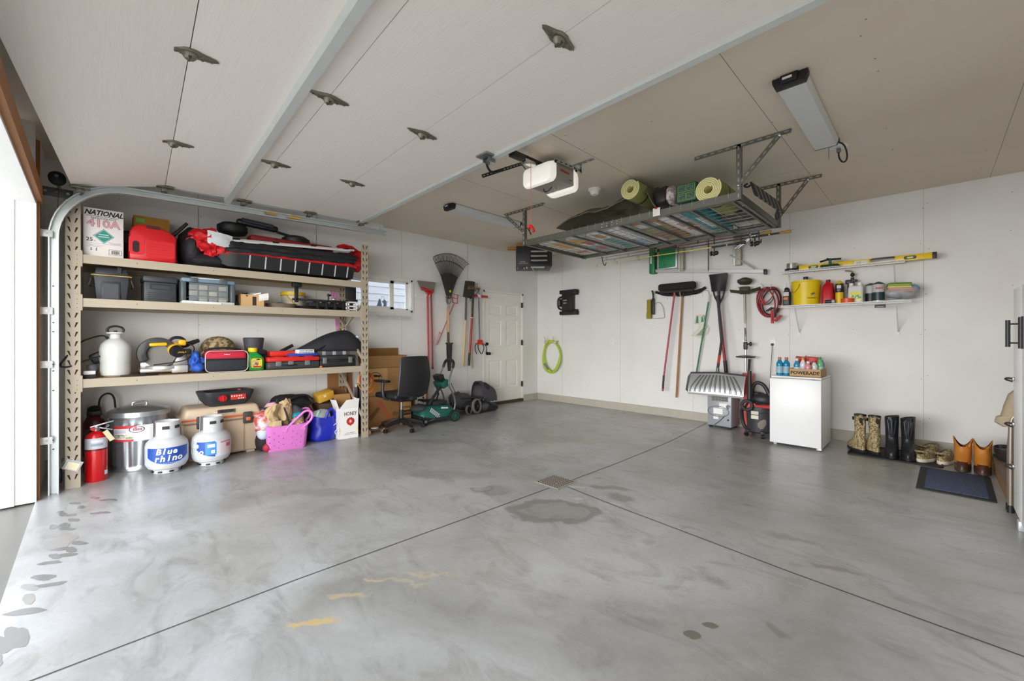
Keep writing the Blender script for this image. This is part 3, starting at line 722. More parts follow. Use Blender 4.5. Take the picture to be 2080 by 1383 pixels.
g = GW(t); g.sph((3.745, -2.36, 2.545), (.105, .13, .095), M('1e1d20', .5, bump=.3, bsc=30), 22, nz=.25, ns=9, sq=.75); g.done('sack_body', t)
g = GW(t); g.sph((3.825, -2.37, 2.545), (.05, .11, .088), M('cfc6c2', .8, col2='8a7a76', sc=22), 16, nz=.12, ns=12, sq=.7); g.done('sack_end', t)
t = thing('printed_tin', 'dark green box printed with four framed panels standing on the rack', 'box', (3.98, -2.40, DECK + .075))
g = GW(t); GRN = M('174d35', .45); z0 = DECK + .075; g.bx(3.885, 4.065, -2.46, -2.27, z0, z0 + .165, GRN, bev=.006); g.done('box_body', t)
g = GW(t)
for i in range(2):
    for j in range(2):
        a, b = 3.898 + i * .082, z0 + .014 + j * .074
        g.bx(a, a + .074, -2.4625, -2.455, b, b + .064, M('8c9a4c', .5)); g.bx(a + .005, a + .069, -2.4635, -2.455, b + .005, b + .059, M('1d5a3e', .5)); g.bx(a + .014, a + .06, -2.4645, -2.455, b + .012, b + .052, M('5c7a72', .5, col2='2c4a44', sc=60))
g.done('print', t)
g = G(); g.X = Matrix.Translation((-3.73, 2.537, -2.4))
g.bx(3.695, 3.765, -2.5385, -2.5365, 2.345, 2.42, PAPER); g.box((3.725, -2.5385, 2.417), (.03, .008, .014), RED, bev=.003)
for k in range(4): g.bx(3.703, 3.755 - k * .006, -2.5389, -2.538, 2.40 - k * .012, 2.402 - k * .012, M('b9a9a6', .7))
g.done('paper_tag', label='white paper tag with red clip hung on the rack front beam', cat='tag', loc=(3.73, -2.537, 2.4))
t = thing('slatted_panel', 'black and grey striped slatted panel hooked over the rack end', 'slatted panel', (4.5, -2.2, 2.4))
g = GW(t)
a, b = Vector((4.475, -2.38, 2.505)), Vector((4.56, -1.86, 2.44)); d = (b - a); dn = Vector((.15, 0, -.99))
for i in range(13):
    p = a + d * (i + .5) / 13; q = p + Vector((.035, .0, -.115)); w = d.normalized() * (.5 * d.length / 13)
    nrm = Vector((.012, 0, .004))
    g.loft([[p - w, p + w, q + w, q - w], [p - w + nrm, p + w + nrm, q + w + nrm, q - w + nrm]], M('151415', .6) if i % 2 == 0 else M('6a6661', .6), sm=False)
g.done('slats', t)
g = GW(t); g.tube([(4.46, -2.38, 2.50), (4.43, -2.39, 2.485), (4.46, -2.40, 2.46), (4.48, -2.38, 2.48)], .008, BLK, smooth=2); g.tube([(4.56, -1.86, 2.36), (4.57, -1.85, 2.31), (4.55, -1.83, 2.28), (4.53, -1.83, 2.33), (4.56, -1.84, 2.38)], .007, BLK, smooth=2); g.done('strap', t)

# fishing rods slung under the rear beam
def rod(label, tip, butt, col, cork, reel):
    t_ = thing('fishing_rod', label, 'fishing rod', butt, group='fishing rods under the rack')
    tip, butt = Vector(tip), Vector(butt); d = (butt - tip).normalized(); L = (butt - tip).length
    hm = M('a5813f', .7, col2='8f6c33', sc=60) if cork else BLK
    g = GW(t_); g.cyl(tip, butt - d * .35, .002, M(col, .35), r2=.0065, seg=8)
    for k in range(5):
        p = tip + d * (L - .4) * (.1 + k * .19); g.tube([p + Vector((0, -.001, -.022)) + Vector((.012 * cos(q), 0, .012 * sin(q))) for q in [j * PI / 4 for j in range(8)]], .0015, BLK, loop=True, seg=5); g.cyl(p, p + Vector((0, 0, -.012)), .002, BLK, seg=5)
    g.done('blank', t_); g = G(); g.X = GW(t_).X; p = butt - d * .75; g.tube([p + Vector((0, .012 * cos(q), .03 + .045 * sin(q))) for q in [j * PI / 5 for j in range(10)]], .003, BLK, loop=True, seg=5); g.done('hanging_loop', t_)
    g = GW(t_); g.cyl(butt - d * .36, butt - d * .1, .011, BLK, seg=12); g.cyl(butt - d * .1, butt, .013, hm, r2=.017, seg=14); g.cyl(butt - d * .2, butt - d * .188, .0125, M('c9b87a', .5), seg=12); g.done('handle', t_)
    if reel:
        g = GW(t_); p = butt - d * .33
        g.cyl(p, p + Vector((0, -.01, -.05)), .006, BLK, seg=8); q = p + Vector((0, -.012, -.075))
        g.lathe([(.006, -.04), (.026, -.036), (.028, -.02), (.018, -.016), (.018, .01), (.027, .014), (.022, .04), (.005, .05)], M('2a2826', .35, .5), q, ax=d, seg=18); g.tube([q + Vector((0, -.02, 0)), q + Vector((.0, -.05, .0)), q + Vector((.02, -.055, -.03))], .005, CHROME); g.sph(q + Vector((.02, -.06, -.035)), .011, BLK, 8)
        g.tube([q - d * .035 + Vector((0, 0, .028)), q - d * .05 + Vector((0, -.03, 0)), q - d * .035 + Vector((0, 0, -.03))], .003, CHROME, smooth=1); g.done('reel', t_)
rod('yellow fishing rod with a spinning reel slung under the rack rear beam', (2.0, -1.17, 2.255), (4.10, -1.17, 2.26), 'd9cf55', False, True)
rod('black fishing rod with cork butt jutting out past the rack end', (2.3, -1.22, 2.285), (4.53, -1.20, 2.30), '2a2524', True, True)
rod('maroon fishing rod lying tight along the rack rear beam', (2.2, -1.255, 2.32), (4.36, -1.24, 2.32), '6e2626', True, False)

# unit heater slung diagonally in the corner
ht = thing('unit_heater', 'black unit heater with louvred front slung from ceiling planks in the corner', 'heater', (.80, -1.0, 2.40), rz=PI / 4)
HB = M('232326', .5); HS = M('3b3c3a', .5, .3)
g = G(); g.bx(-.30, .30, -.09, .42, 0, .335, HS, bev=.006); g.bx(-.295, .295, -.10, -.085, .012, .335, HB, bev=.004)
marks(g, -.19, .075, .09, .016, M('a8a59d', .5), -.1008, 6, 3); marks(g, -.18, .048, .15, .022, M('8d8a84', .5), -.1008, 10, 4); g.done('cabinet', ht)
g = G(); g.bx(-.07, .25, -.104, -.095, .035, .30, M('0d0d0e', .7))
g.done('louvre_recess', ht)
for k in range(3):
    g = G(); zz = .075 + k * .075; g.prism([(-.135, zz), (-.105, zz + .012), (-.10, zz + .034), (-.13, zz + .03)], M('b9b3a4', .3, .5), -.055, .215, 'yz', bev=.003); g.done('louvre', ht)
g = G(); g.bx(-.05, .18, -.05, .08, -.0015, .001, PAPER); g.cyl((-.27, -.02, -.04), (-.27, -.02, 0), .012, GRY, seg=10); g.cyl((-.12, -.02, -.03), (-.12, -.02, 0), .014, GAL, seg=10); g.cyl((-.16, .05, -.03), (-.16, .05, 0), .01, GAL, seg=10); g.done('fitting', ht)
g = G(); g.tube([(-.02, .0, -.005), (-.01, .0, -.06), (.05, 0, -.07), (.10, .05, -.045), (.2, .1, -.05), (.24, .15, 0)], .012, M('9c9a92', .5, .4), smooth=2); g.done('gas_line', ht)
for a, b, lab in (((-.45, .22), (.25, .33), 'timber plank on the ceiling carrying the heater, rear one'), ((-.30, -.03), (.40, .08), 'timber plank on the ceiling carrying the heater, front one')):
    g = G(); g.bx(a[0], b[0], a[1], b[1], 0, .04, M('b98234', .6, var=.15, stretch=(3, 30, 30)), bev=.003)
    g.done('ceiling_plank', label=lab, cat='plank', loc=(.80, -1.0, CEIL - .0405), rz=PI / 4, group='timber planks over the heater')

for x in (-.25, .25): g = G(); g.cyl((x, .02, .33), (x, .02, CEIL - 2.4415), .008, GAL, seg=8); g.cyl((x, .3, .33), (x, .3, CEIL - 2.4415), .008, GAL, seg=8); g.done('ceiling_mount', ht)
# ---------------------------------------------------------------- long boltless shelving by the left wall
TAN = M('aa9e8a', .5, var=.04, sc=4); SLOT = M('2a241c', .9); WOODD = M('b79a70', .8, var=.15, stretch=(2, 20, 20))
ZS = (1.88, 1.526, .868)
sh = thing('shelving_unit', 'long tan boltless steel shelving with three loaded shelves beside the garage door track', 'shelving', (.37, -5.16, 0))
def post(yc, front):
    g = GW(sh); x0, x1 = (.652, .692) if front else (.03, .07)
    s = 1 if yc < -5 else -1; e = yc - s * .045
    xf = x1 if front else x0
    g.bx(min(xf, xf - .003 if front else xf + .003), max(xf, xf - .003 if front else xf + .003), yc - .045, yc + .045, 0, 2.335, TAN)
    g.bx(x0, x1, e, e + s * .003, 0, 2.335, TAN)
    z = .09
    while z < 2.3:
        for k in (-1, 1):
            y = yc + k * .019; t = k * .006
            pts = [(y - .007 + t, z + .02), (y + .007 + t, z + .02), (y + .003 - t, z - .02), (y - .003 - t, z - .02)]
            if front: g.quad([(xf + .0006, a, b) for a, b in pts], SLOT)
            else: g.quad([(xf + .0034, a, b) for a, b in pts], SLOT)
        for xx in (x0 + .012, x0 + .028):
            for sd in (-.0006, .0006): g.box((xx, e + (s * .003 if sd * s > 0 else 0) + sd, z), (.006, .0008, .036), SLOT)
        z += .0762
    g.done('post', sh)
for y in (-6.385, -3.935): post(y, True); post(y, False)
for z in ZS:
    for x in (.676, .05):
        g = GW(sh); g.bx(x - .012, x + .012, -6.34, -3.975, z - .07, z, TAN)
        if x > .3:
            for y in (-6.0, -5.45, -4.85, -4.4): g.cyl((x + .012, y, z - .032), (x + .0135, y, z - .032), .0035, SLOT, seg=8)
            for y in (-6.36, -3.96):
                g.bx(x + .014, x + .019, y - .03, y + .03, z - .10, z + .03, TAN)
                for q in (-.08, -.045, -.01): g.cyl((x + .019, y, z + q), (x + .0198, y, z + q), .003, SLOT, seg=6)
        g.done('beam', sh)
    g = GW(sh); g.bx(.062, .664, -6.34, -3.975, z - .018, z - .002, WOODD); g.done('shelf_deck', sh)
for y in (-6.36, -3.96):
    g = GW(sh)
    for za, zb in ((.25, .75), (.95, 1.42), (1.6, 1.25), (2.2, 1.92))[:4 if y < -5 else 3]: g.loft([[(.66, y - .01, za), (.66, y + .01, za), (.66, y + .01, za + .03), (.66, y - .01, za + .03)], [(.06, y - .01, zb), (.06, y + .01, zb), (.06, y + .01, zb + .03), (.06, y - .01, zb + .03)]], TAN, sm=False)
    g.done('brace', sh)

def LT(name, label, cat, x, y, z, group=None, rz=0):
    return thing(name, label, cat, (x, y, z), H + rz, group)
def one(g, name, label, cat, x, y, z, rz=0, group=None, rot=None):
    return g.done(name, label=label, cat=cat, loc=(x, y, z), rz=H + rz, group=group, rot=rot)
FR = (0, 0, 1)
A, B_, C_ = ZS

# --- top shelf
t = LT('refrigerant_box', 'tall white carton with green diamond and large pink letters on the top shelf', 'box', .50, -6.205, A)
g = G(); g.bx(-.122, .122, -.12, .12, 0, .405, M('e6dfdd', .6, var=.02), bev=.003); g.done('carton', t)
g = G(); y = -.1205; INK = M('222024', .6); PNK = M('b0626e', .6); TEA = M('2a8f80', .5)
g.text('NATIONAL', (0, y, .367), .056, INK, shear=.35, bold=.0022, sx=.82); g.bx(-.105, .09, y - .001, y, .338, .341, INK); g.text('REFRIGERANT', (.0, y, .324), .019, INK, sx=1.3)
g.text('410A', (0, y, .280), .088, PNK, bold=.003, sx=1.05); g.text('410A', (0, y - .0009, .280), .088, M('d9a9b0', .6), sx=1.05)
for k, c in ((.062, TEA), (.056, WHT), (.053, TEA)):
    g.prism([(0, .178 + k), (k * 1.05, .178), (0, .178 - k), (-k * 1.05, .178)], c, y - .0005 - (.062 - k) * .06, y)
for dz, w in ((.190, .03), (.172, .034)): g.box((0, y - .001, dz), (w * 2, .0022, .006), M('bfe0da', .5))
g.text('25', (-.085, y, .142), .042, INK, bold=.0006); g.text('lb', (-.055, y, .135), .014, INK); g.bx(-.11, .115, y - .0006, y, .112, .1135, M('8a8488', .6)); g.bx(-.105, .0, y - .0006, y, .098, .1, M('8a8488', .6)); g.bx(-.105, -.02, y - .0006, y, .086, .088, M('8a8488', .6))
for x in (-.075, -.045): g.box((x, y, .065), (.004, .0014, .022), INK); g.box((x, y, .056), (.01, .0014, .004), INK)
for q in ((.03, .112, .028, .030), (.03, .112, .07, .072), (.03, .032, .028, .072), (.11, .112, .028, .072)): g.bx(q[0], q[1], y - .0008, y, q[2], q[3], INK)
for i in range(14): g.box((.046 + i * .0038, y, .05), (.0012 + (i * 7 % 3) * .0006, .0014, .03), INK)
marks(g, .068, .128, .08, .006, M('9a9498', .6), y, 12, 5); marks(g, .075, .119, .066, .006, M('9a9498', .6), y, 10, 6)
g.done('print', t)
g = G(); g.bx(-.028, .028, -.08, .1, 0, .30, BLKM, bev=.01); g.bx(-.024, .024, -.083, -.079, .19, .27, DGRY); one(g, 'black_case', 'narrow black case between the refrigerant carton and red fuel can', 'case', .30, -6.046, A)
t = LT('fuel_can', 'red plastic fuel can with long black spout on the top shelf', 'fuel can', .50, -5.885, A)
RC = M('c8101a', .32, var=.05); g = G()
prof = [(-.165, .0), (.165, .0), (.168, .225), (.158, .262), (.11, .295), (.05, .325), (-.07, .335), (-.13, .315), (-.16, .262)]
g.prism(prof, RC, -.115, .115, bev=.03)
g.prism(rrect(.10, .03, .013, 4, 0, .312), M('4a0a0c', .5), -.117, -.0, bev=.0)
for r_, c in ((rrect(.105, .165, .03, 5, -.112, .14), M('d8202a', .35)), (rrect(.045, .10, .02, 5, -.118, .125), M('2c0808', .6))): g.prism(r_, c, -.119 - (.002 if c is not RC and c.name != M('d8202a', .35).name else 0), -.1)
g.prism(rrect(.20, .15, .015, 4, .05, .12), M('d01822', .38), -.1185, -.1)
for k in range(5): g.bx(-.03, .12, -.1195, -.118, .16 - k * .022, .164 - k * .022, M('b90f18', .4))
g.done('can_body', t)
g = G(); g.cyl((.125, 0, .265), (.142, 0, .285), .03, BLK, seg=16); g.tube([(.14, 0, .28), (.165, 0, .305), (.255, -.01, .42)], [.02, .017, .014], BLK, seg=12); g.done('spout', t)
t = LT('cardboard_box', 'orange brown cardboard box with green label peeking up behind the red fuel can', 'box', .26, -5.875, A)
g = G(); g.bx(-.13, .13, -.09, .09, 0, .46, M('a8782e', .8), bev=.003); g.done('carton', t); g = G(); g.bx(-.115, -.05, -.0915, -.09, .40, .435, M('6fae4a', .6)); g.done('label_patch', t)

t = LT('ice_fishing_shelter', 'black sled with folded red and black fabric shelter along the top shelf', 'ice shelter', .42, -4.75, A)
SLD = M('151618', .5); FB = M('1c1c20', .7, bump=.5, bsc=40); FR_ = M('c8141a', .55, bump=.4, bsc=30); g = G()
def ring(x, k): # hull cross-section
    return [(x, -.245 * k, .03), (x, -.285 * k, .16), (x, .27 * k, .16), (x, .25 * k, .03)]
g.loft([[(-.72, -.1, .12), (-.72, -.12, .15), (-.72, .12, .15), (-.72, .1, .12)], ring(-.58, .93), ring(-.5, 1), ring(.6, 1), ring(.68, .96), [(.71, -.2, .10), (.715, -.22, .16), (.715, .22, .16), (.71, .2, .10)]], SLD, sm=False)
for i in range(8):
    x = -.40 + i * .143; g.loft([[(x - .006, -.247, .035), (x + .006, -.247, .035), (x + .006, -.253, .035), (x - .006, -.253, .035)], [(x - .006, -.28, .155), (x + .006, -.28, .155), (x + .006, -.29, .155), (x - .006, -.29, .155)]], M('b9babd', .5), sm=False)
g.done('sled_hull', t)
for nm, m, y0, z0, r, seedv, x0, x1, dz in (('fabric_roll', FB, -.17, .235, .062, 3, -.62, .74, .045), ('fabric_fold', FB, -.225, .185, .038, 5, -.60, .70, .05), ('red_fabric_edge', FR_, -.235, .155, .03, 8, -.6, .72, .02)):
    g = G(); rings = []
    for i in range(41):
        u = i / 40; x = x0 + (x1 - x0) * u; rg = []
        for j in range(14):
            a = 2 * PI * j / 14; n = noise.fractal(Vector((x * 9, cos(a) * 1.5 + seedv, sin(a) * 1.5)), .8, 2.1, 3)
            rr = r * (1 + .3 * n) * (1 if .03 < u < .97 else .75)
            rg.append((x, y0 + cos(a) * rr * 1.1, z0 + dz * u + sin(a) * rr))
        rings.append(rg)
    g.loft(rings, m); g.done(nm, t)
for x0, z0, x1, z1, y in ((-.76, .30, .73, .388, -.16), (-.66, .285, .66, .37, -.20)):
    g = G(); g.cyl((x0, y, z0), (x1, y, z1), .0125, M('d6d4d2', .35), seg=12)
    if y == -.16:
        for q in (.18, .42, .68, .93): p = Vector((x0, y, z0)).lerp(Vector((x1, y, z1)), q); g.cyl(p - Vector((.03, 0, .002)), p + Vector((.03, 0, .002)), .018, BLK, seg=12)
    g.done('frame_pole', t)
g = G(); g.sph((-.74, -.09, .29), (.13, .12, .11), FR_, 36, nz=.4, ns=14, seed=1); g.sph((-.69, -.15, .19), (.10, .09, .07), FR_, 32, nz=.6, ns=16, seed=4); g.done('red_fabric_bunch', t)
g = G(); g.sheet(lambda u, v: (-.74 + u * .2, -.215 - .02 * sin(u * 3) - .01 * noise.noise(Vector((u * 6, v * 6, 0))), .36 - v * .13 - u * .03), 10, 8, M('c9cccf', .4, bump=.4, bsc=20), .004); g.done('clear_window', t)
g = G(); g.sph((-.83, .06, .17), (.11, .22, .235), FB, 20, nz=.15, ns=6, seed=9); g.sph((-.70, -.05, .08), (.17, .16, .08), FB, 16, nz=.2, ns=7, seed=2); g.done('fabric_hood', t)
g = G(); g.sph((.86, .0, .33), (.10, .15, .11), FR_, 28, nz=.45, ns=8, seed=11); g.sph((.75, -.14, .22), (.10, .07, .085), FR_, 24, nz=.45, ns=12, seed=12); g.sph((.70, -.02, .44), (.10, .09, .035), FR_, 16, nz=.3, ns=9, seed=13); g.done('red_fabric_end', t)
for x, w in ((-.47, .14), (.16, .15)):
    g = G(); g.lathe([(.001, .07), (w * .7, .062), (w, .03), (w, -.02), (w * .85, -.05), (.001, -.05)], SLD, (x, .12, .475 if x < 0 else .44), seg=22, sy=.9); g.done('seat', t)
g = G(); g.box((-.24, .10, .555), (.40, .10, .06), M('1a1a1c', .4), rot=(0, .06, 0), bev=.025); g.cyl((-.40, .05, .58), (-.1, .05, .56), .022, M('3a3c44', .25), seg=12); g.tube([(-.05, .1, .52), (.08, .1, .50), (.14, .1, .46)], .014, SLD); g.done('seat_back', t)
g = G(); g.bx(-.34, .55, -.02, .16, .36, .43, M('8f1a1c', .6, bump=.4, bsc=30), bev=.03); g.done('red_fabric_core', t)

# --- second shelf
PL = M('36383e', .5, bump=.1, bsc=90)
t = LT('storage_tote', 'dark grey lidded tote with thin yellow rim line on the second shelf', 'storage tote', .42, -6.155, B_)
g = G(); g.box((0, 0, .105), (.19, .30, .21), PL, bev=.008, taper=(1.18, 1.1)); g.done('tote_body', t)
g = G(); g.bx(-.065, .055, -.163, -.15, .0, .16, M('2f3136', .5), bev=.004); g.bx(-.05, .042, -.166, -.155, .012, .14, M('43454b', .5)); g.done('front_recess', t)
g = G(); g.bx(-.128, .128, -.178, .17, .205, .212, M('c2a84e', .5), bev=.002); g.bx(-.12, .12, -.17, .17, .212, .222, PL, bev=.003); g.box((0, 0, .25), (.215, .31, .06), PL, bev=.01, taper=(.9, .9)); g.bx(.035, .06, -.16, -.13, .235, .285, M('2b2c30', .5)); g.done('lid', t)
for s in (-1, 1):
    g = G(); g.tube([(s * .125, -.06, .19), (s * .14, -.06, .13), (s * .13, -.03, .12)], .006, CHROME); g.done('latch', t)
t = LT('plastic_toolbox', 'dark grey ribbed plastic box between the rimmed tote and clear tackle box', 'storage box', .40, -5.83, B_)
g = G(); g.box((0, 0, .095), (.235, .29, .19), PL, bev=.018); g.done('box_body', t)
g = G(); g.box((0, 0, .215), (.245, .30, .055), PL, bev=.012); g.done('lid', t)
g = G(); g.prism(rrect(.15, .05, .01, 3, 0, .145), M('1f2024', .5), -.148, -.13); g.prism(rrect(.13, .03, .008, 3, 0, .142), M('33353a', .5), -.149, -.14); g.done('handle_recess', t)
g = G()
for k in range(4): g.bx(-.09, .09, -.149, -.14, .03 + k * .018, .038 + k * .018, M('2e3035', .5))
g.done('rib', t)
t = LT('tackle_box', 'clear sided tackle box with blue grey lid on the second shelf', 'tackle box', .45, -5.475, B_)
BG = M('6d8595', .45); CLR = M('a9b0b0', .15, alpha=.22, var=.3, sc=30); LG = M('cfd2d2', .4)
g = G()
for x in (-.195, .195): g.bx(x - .02, x + .02, -.17, .14, .02, .21, M('4b5358', .4), bev=.01)
g.bx(-.2, .2, .08, .15, .02, .21, M('4b5358', .4)); g.bx(-.19, .19, -.14, .12, .06, .065, M('3c4246', .4))
for k in range(3):
    for j in range(4): g.bx(-.15 + j * .078, -.085 + j * .078, -.13, .05, .03 + k * .055, .075 + k * .055, M(('5d6468', 'a8a79e', '868c8c', 'b9b4a0')[(k + j) % 4], .5), bev=.004)
g.done('tray_stack', t)
g = G(); g.bx(-.155, .155, -.168, -.16, .035, .20, CLR, bev=.003); g.done('clear_front', t)
g = G(); g.bx(-.21, .21, -.175, .15, 0, .03, LG, bev=.01); g.bx(-.11, .1, -.182, -.165, .0, .02, M('f0efe9', .4), bev=.004); g.done('base_frame', t)
g = G(); g.box((0, -.01, .225), (.425, .33, .04), BG, bev=.015); g.bx(-.14, .12, -.17, -.12, .235, .255, M('c7cbca', .4), bev=.008); g.done('lid', t)
for x in (-.12, .11): g = G(); g.box((x, -.178, .225), (.06, .015, .045), M('50585c', .4), bev=.006); g.done('latch', t)
t = LT('cardboard_carton', 'small open cardboard box spilling papers and packets on the second shelf', 'box', .48, -5.10, B_)
g = G(); CB = M('cda774', .8, var=.08)
for q in ((-.11, .11, -.1, -.096), (-.11, .11, .096, .1), (-.11, -.106, -.1, .1), (.106, .11, -.1, .1)): g.bx(*q, 0, .125, CB)
g.bx(-.11, .11, -.1, .1, 0, .004, CB); g.bx(.0, .035, -.1012, -.1, .015, .105, M('2a2826', .6)); g.done('carton', t)
for i in range(7):
    g = G(); g.box((-.07 + i * .027, R.uniform(-.06, .05), .115 + R.uniform(0, .02)), (.08, .07, .012), M(R.choice(('d9d6cc', 'f0efea', '3a3c3c', '7d9440', '55504c')), .6), rot=(R.uniform(-.5, .5), R.uniform(-.6, .6), R.uniform(0, 3)), bev=.003); g.done('packet', t)
g = G(); g.sheet(lambda u, v: (.055 + u * .09, -.105 - .012 * sin(v * 3), .13 - v * .07 + .02 * u), 6, 6, M('eceae6', .6), .002); g.done('paper', t)
g = G(); g.lathe([(.001, 0), (.028, .0), (.03, .035), (.02, .05), (.001, .05)], BLK); one(g, 'black_jar', 'small black jar standing between the tackle box and open carton', 'jar', .53, -5.24, B_)
t = LT('metal_pan', 'shallow round silver pan with blue cloth in it on the second shelf', 'pan', .48, -4.80, B_)
g = G(); g.lathe([(.001, 0), (.125, 0), (.15, .045), (.158, .05), (.152, .05), (.12, .008), (.001, .006)], M('c9cbcc', .3, .9), seg=36); g.done('pan_body', t)
g = G(); g.sph((.01, .02, .04), (.10, .08, .028), M('2d55a0', .7, bump=.4, bsc=30), 18, nz=.4, ns=14); g.done('blue_cloth', t)
t = LT('plastic_bucket', 'white bucket with yellow printed band standing behind the black carrier frame', 'bucket', .205, -4.59, B_)
g = G(); g.lathe([(.001, 0), (.105, 0), (.125, .20), (.128, .20)], M('ddd9c8', .5), seg=28); g.lathe([(.121, .10), (.1265, .165)], M('cfc6b8', .5), seg=28, caps=False); marks(g, .01, .125, .13, .02, M('7e2420', .5), -.127, 7, 7); g.done('bucket_body', t)
g = G(); g.lathe([(.128, .17), (.136, .175), (.136, .215), (.001, .217)], M('e0c02e', .45), seg=28); g.done('lid', t)
g = G(); g.tube([(-.1, -.085, .17), (-.06, -.13, .10), (.0, -.14, .03), (.04, -.13, .012)], .006, YEL, smooth=2); g.done('strap', t)
t = LT('hitch_carrier_frame', 'black steel carrier frame with upright arm lying along the second shelf', 'rack frame', .46, -4.33, B_)
g = G(); g.bx(-.36, .36, -.05, -.02, .10, .125, BLK, bev=.004); g.bx(-.30, .36, .05, .08, .02, .05, BLK, bev=.004); g.bx(-.18, .30, -.04, .08, .04, .09, M('17171a', .5), bev=.008)
for x in (-.1, .0, .1, .2, .3): g.bx(x, x + .03, -.05, .08, .0, .11, BLK, bev=.004)
g.done('frame_bars', t)
g = G(); g.bx(-.335, -.30, -.05, -.02, .08, .26, BLK, bev=.004); g.done('upright_arm', t)
g = G(); g.box((-.315, -.035, .285), (.10, .07, .07), BLK, bev=.012); g.done('arm_head', t)
g = G(); g.tube([(.04, -.03, .125), (.04, -.03, .17), (.07, -.03, .19)], .009, BLK); g.sph((.04, -.03, .185), .018, BLK, 10); g.sph((.11, -.03, .14), (.03, .02, .02), M('b8b8b0', .3, .8), 10); g.done('clamp_knob', t)
g = G(); g.bx(-.065, .065, -.006, .006, 0, .145, BLK, bev=.003); g.cyl((0, 0, -.02), (0, 0, .0), .012, BLK); one(g, 'black_plate', 'small upright black plate at the end of the second shelf', 'plate', .60, -4.07, B_ + .145)
t = LT('small_rack', 'small white wire holder under the black plate on the second shelf', 'holder', .58, -4.05, B_)
g = G(); 
for q in ((-.05, -.03), (.05, -.03), (.05, .03), (-.05, .03)): g.bx(q[0] - .006, q[0] + .006, q[1] - .006, q[1] + .006, 0, .11, WHT)
for z in (.02, .06, .108): g.bx(-.056, .056, -.036, -.024, z - .006, z + .006, WHT); g.bx(-.056, .056, .024, .036, z - .006, z + .006, WHT)
g.bx(-.06, .06, -.04, .04, .115, .143, BLK, bev=.004); g.done('wire_frame', t)
t = thing('pink_board', 'tall narrow pink board leaning on the wall behind the shelving', 'board', (.035, -4.0, .3))
g = GW(t); g.loft([[(.002, y - .04 + dy, z), (.002, y + .04 + dy, z), (.009, y + .04 + dy, z), (.009, y - .04 + dy, z)] for y, dy, z in ((-3.86, 0, .31), (-3.92, 0, .9), (-3.98, 0, 1.5), (-4.03, 0, 1.78), (-4.045, 0, 1.86))], M('d884b8', .45, col2='e7a3cc', sc=30)); g.done('board', t)

# --- third shelf
t = LT('pump_sprayer', 'white pump sprayer tank with black ring handle on the third shelf', 'sprayer', .50, -6.13, C_)
WP = M('cfcfcb', .4, var=.03); g = G()
g.lathe([(.001, .0), (.075, .0), (.095, .015), (.10, .05), (.098, .12), (.103, .15), (.104, .24), (.095, .28), (.065, .315), (.04, .33), (.036, .365), (.06, .375), (.06, .385), (.001, .387)], WP, seg=32); g.done('tank', t)
g = G(); g.tube([(-.045, 0, .385), (-.055, 0, .405), (-.04, 0, .43), (0, 0, .44), (.04, 0, .43), (.055, 0, .405), (.045, 0, .385)], .009, BLK, smooth=2); g.cyl((0, 0, .385), (0, 0, .40), .012, BLK); g.done('pump_handle', t)
g = G(); g.tube([(-.035, .01, .32), (-.07, .02, .36), (-.13, .0, .345), (-.22, -.10, .30), (-.30, -.21, .17), (-.33, -.22, .11), (-.28, -.21, .10), (-.2, -.12, .14), (-.1, -.05, .18)], .007, BLK, smooth=3); g.tube([(-.035, .01, .32), (-.06, .015, .345)], .011, BLK); g.done('hose', t)
g = G(); g.box((-.1, .07, .17), (.12, .08, .09), BLK, rot=(0, -.5, 0), bev=.02); g.done('hose_grip', t)
g = G(); g.bx(-.04, .04, -.07, .07, 0, .03, BLKM, bev=.005); one(g, 'battery_charger', 'small black charger lying by the tan post on the third shelf', 'charger', .55, -6.29, C_)
g = G(); g.bx(-.036, .036, -.06, .06, 0, .03, WHT, bev=.004); one(g, 'white_carton', 'small white carton on the black charger by the tan post', 'box', .55, -6.29, C_ + .0305)
g = G(); g.sph((0, 0, .065), (.04, .045, .05), M('8b8f96', .4, bump=.3, bsc=30), 14, nz=.3, ns=12); one(g, 'plastic_bag', 'crumpled grey plastic bag behind the little white carton', 'bag', .43, -6.27, C_)
t = LT('miter_saw', 'yellow and black miter saw with large round blade on the third shelf', 'saw', .42, -5.76, C_)
YS = M('e8b416', .4); ALU = M('c9c7c2', .35, .6); g = G()
g.bx(-.21, .16, -.10, .12, .02, .055, ALU, bev=.008); g.lathe([(.13, .05), (.13, .075), (.001, .075)], ALU, (-.04, -.04, 0), seg=28); g.bx(-.2, .16, .05, .075, .055, .12, ALU, bev=.004); g.box((.07, -.1, .045), (.12, .1, .07), ALU, bev=.008); g.prism([(.03, .075), (.15, .075), (.13, .17), (.10, .20), (.06, .16)], ALU, .0, .06, bev=.005)
for x in (-.19, .14): g.bx(x - .02, x + .02, -.09, .1, 0, .02, BLK)
g.done('saw_base', t)
g = G(); g.lathe([(.001, -.002), (.128, -.002), (.128, .002), (.001, .002)], M('5c5852', .5, .4), (-.07, -.02, .19), ax=(.25, 1, 0), seg=40); g.done('blade', t)
g = G(); P = arc(-.08, .19, .15, 30, 215, 18) + arc(-.08, .19, .085, 215, 30, 18); g.prism(P, M('3b3a3a', .45), -.05, .05, bev=.004)
for i in range(24): a = math.radians(120 + i * 4.2); g.box((-.08 + .118 * cos(a), .0, .19 + .118 * sin(a)), (.004, .104, .004), BLK)
g.done('blade_guard', t)
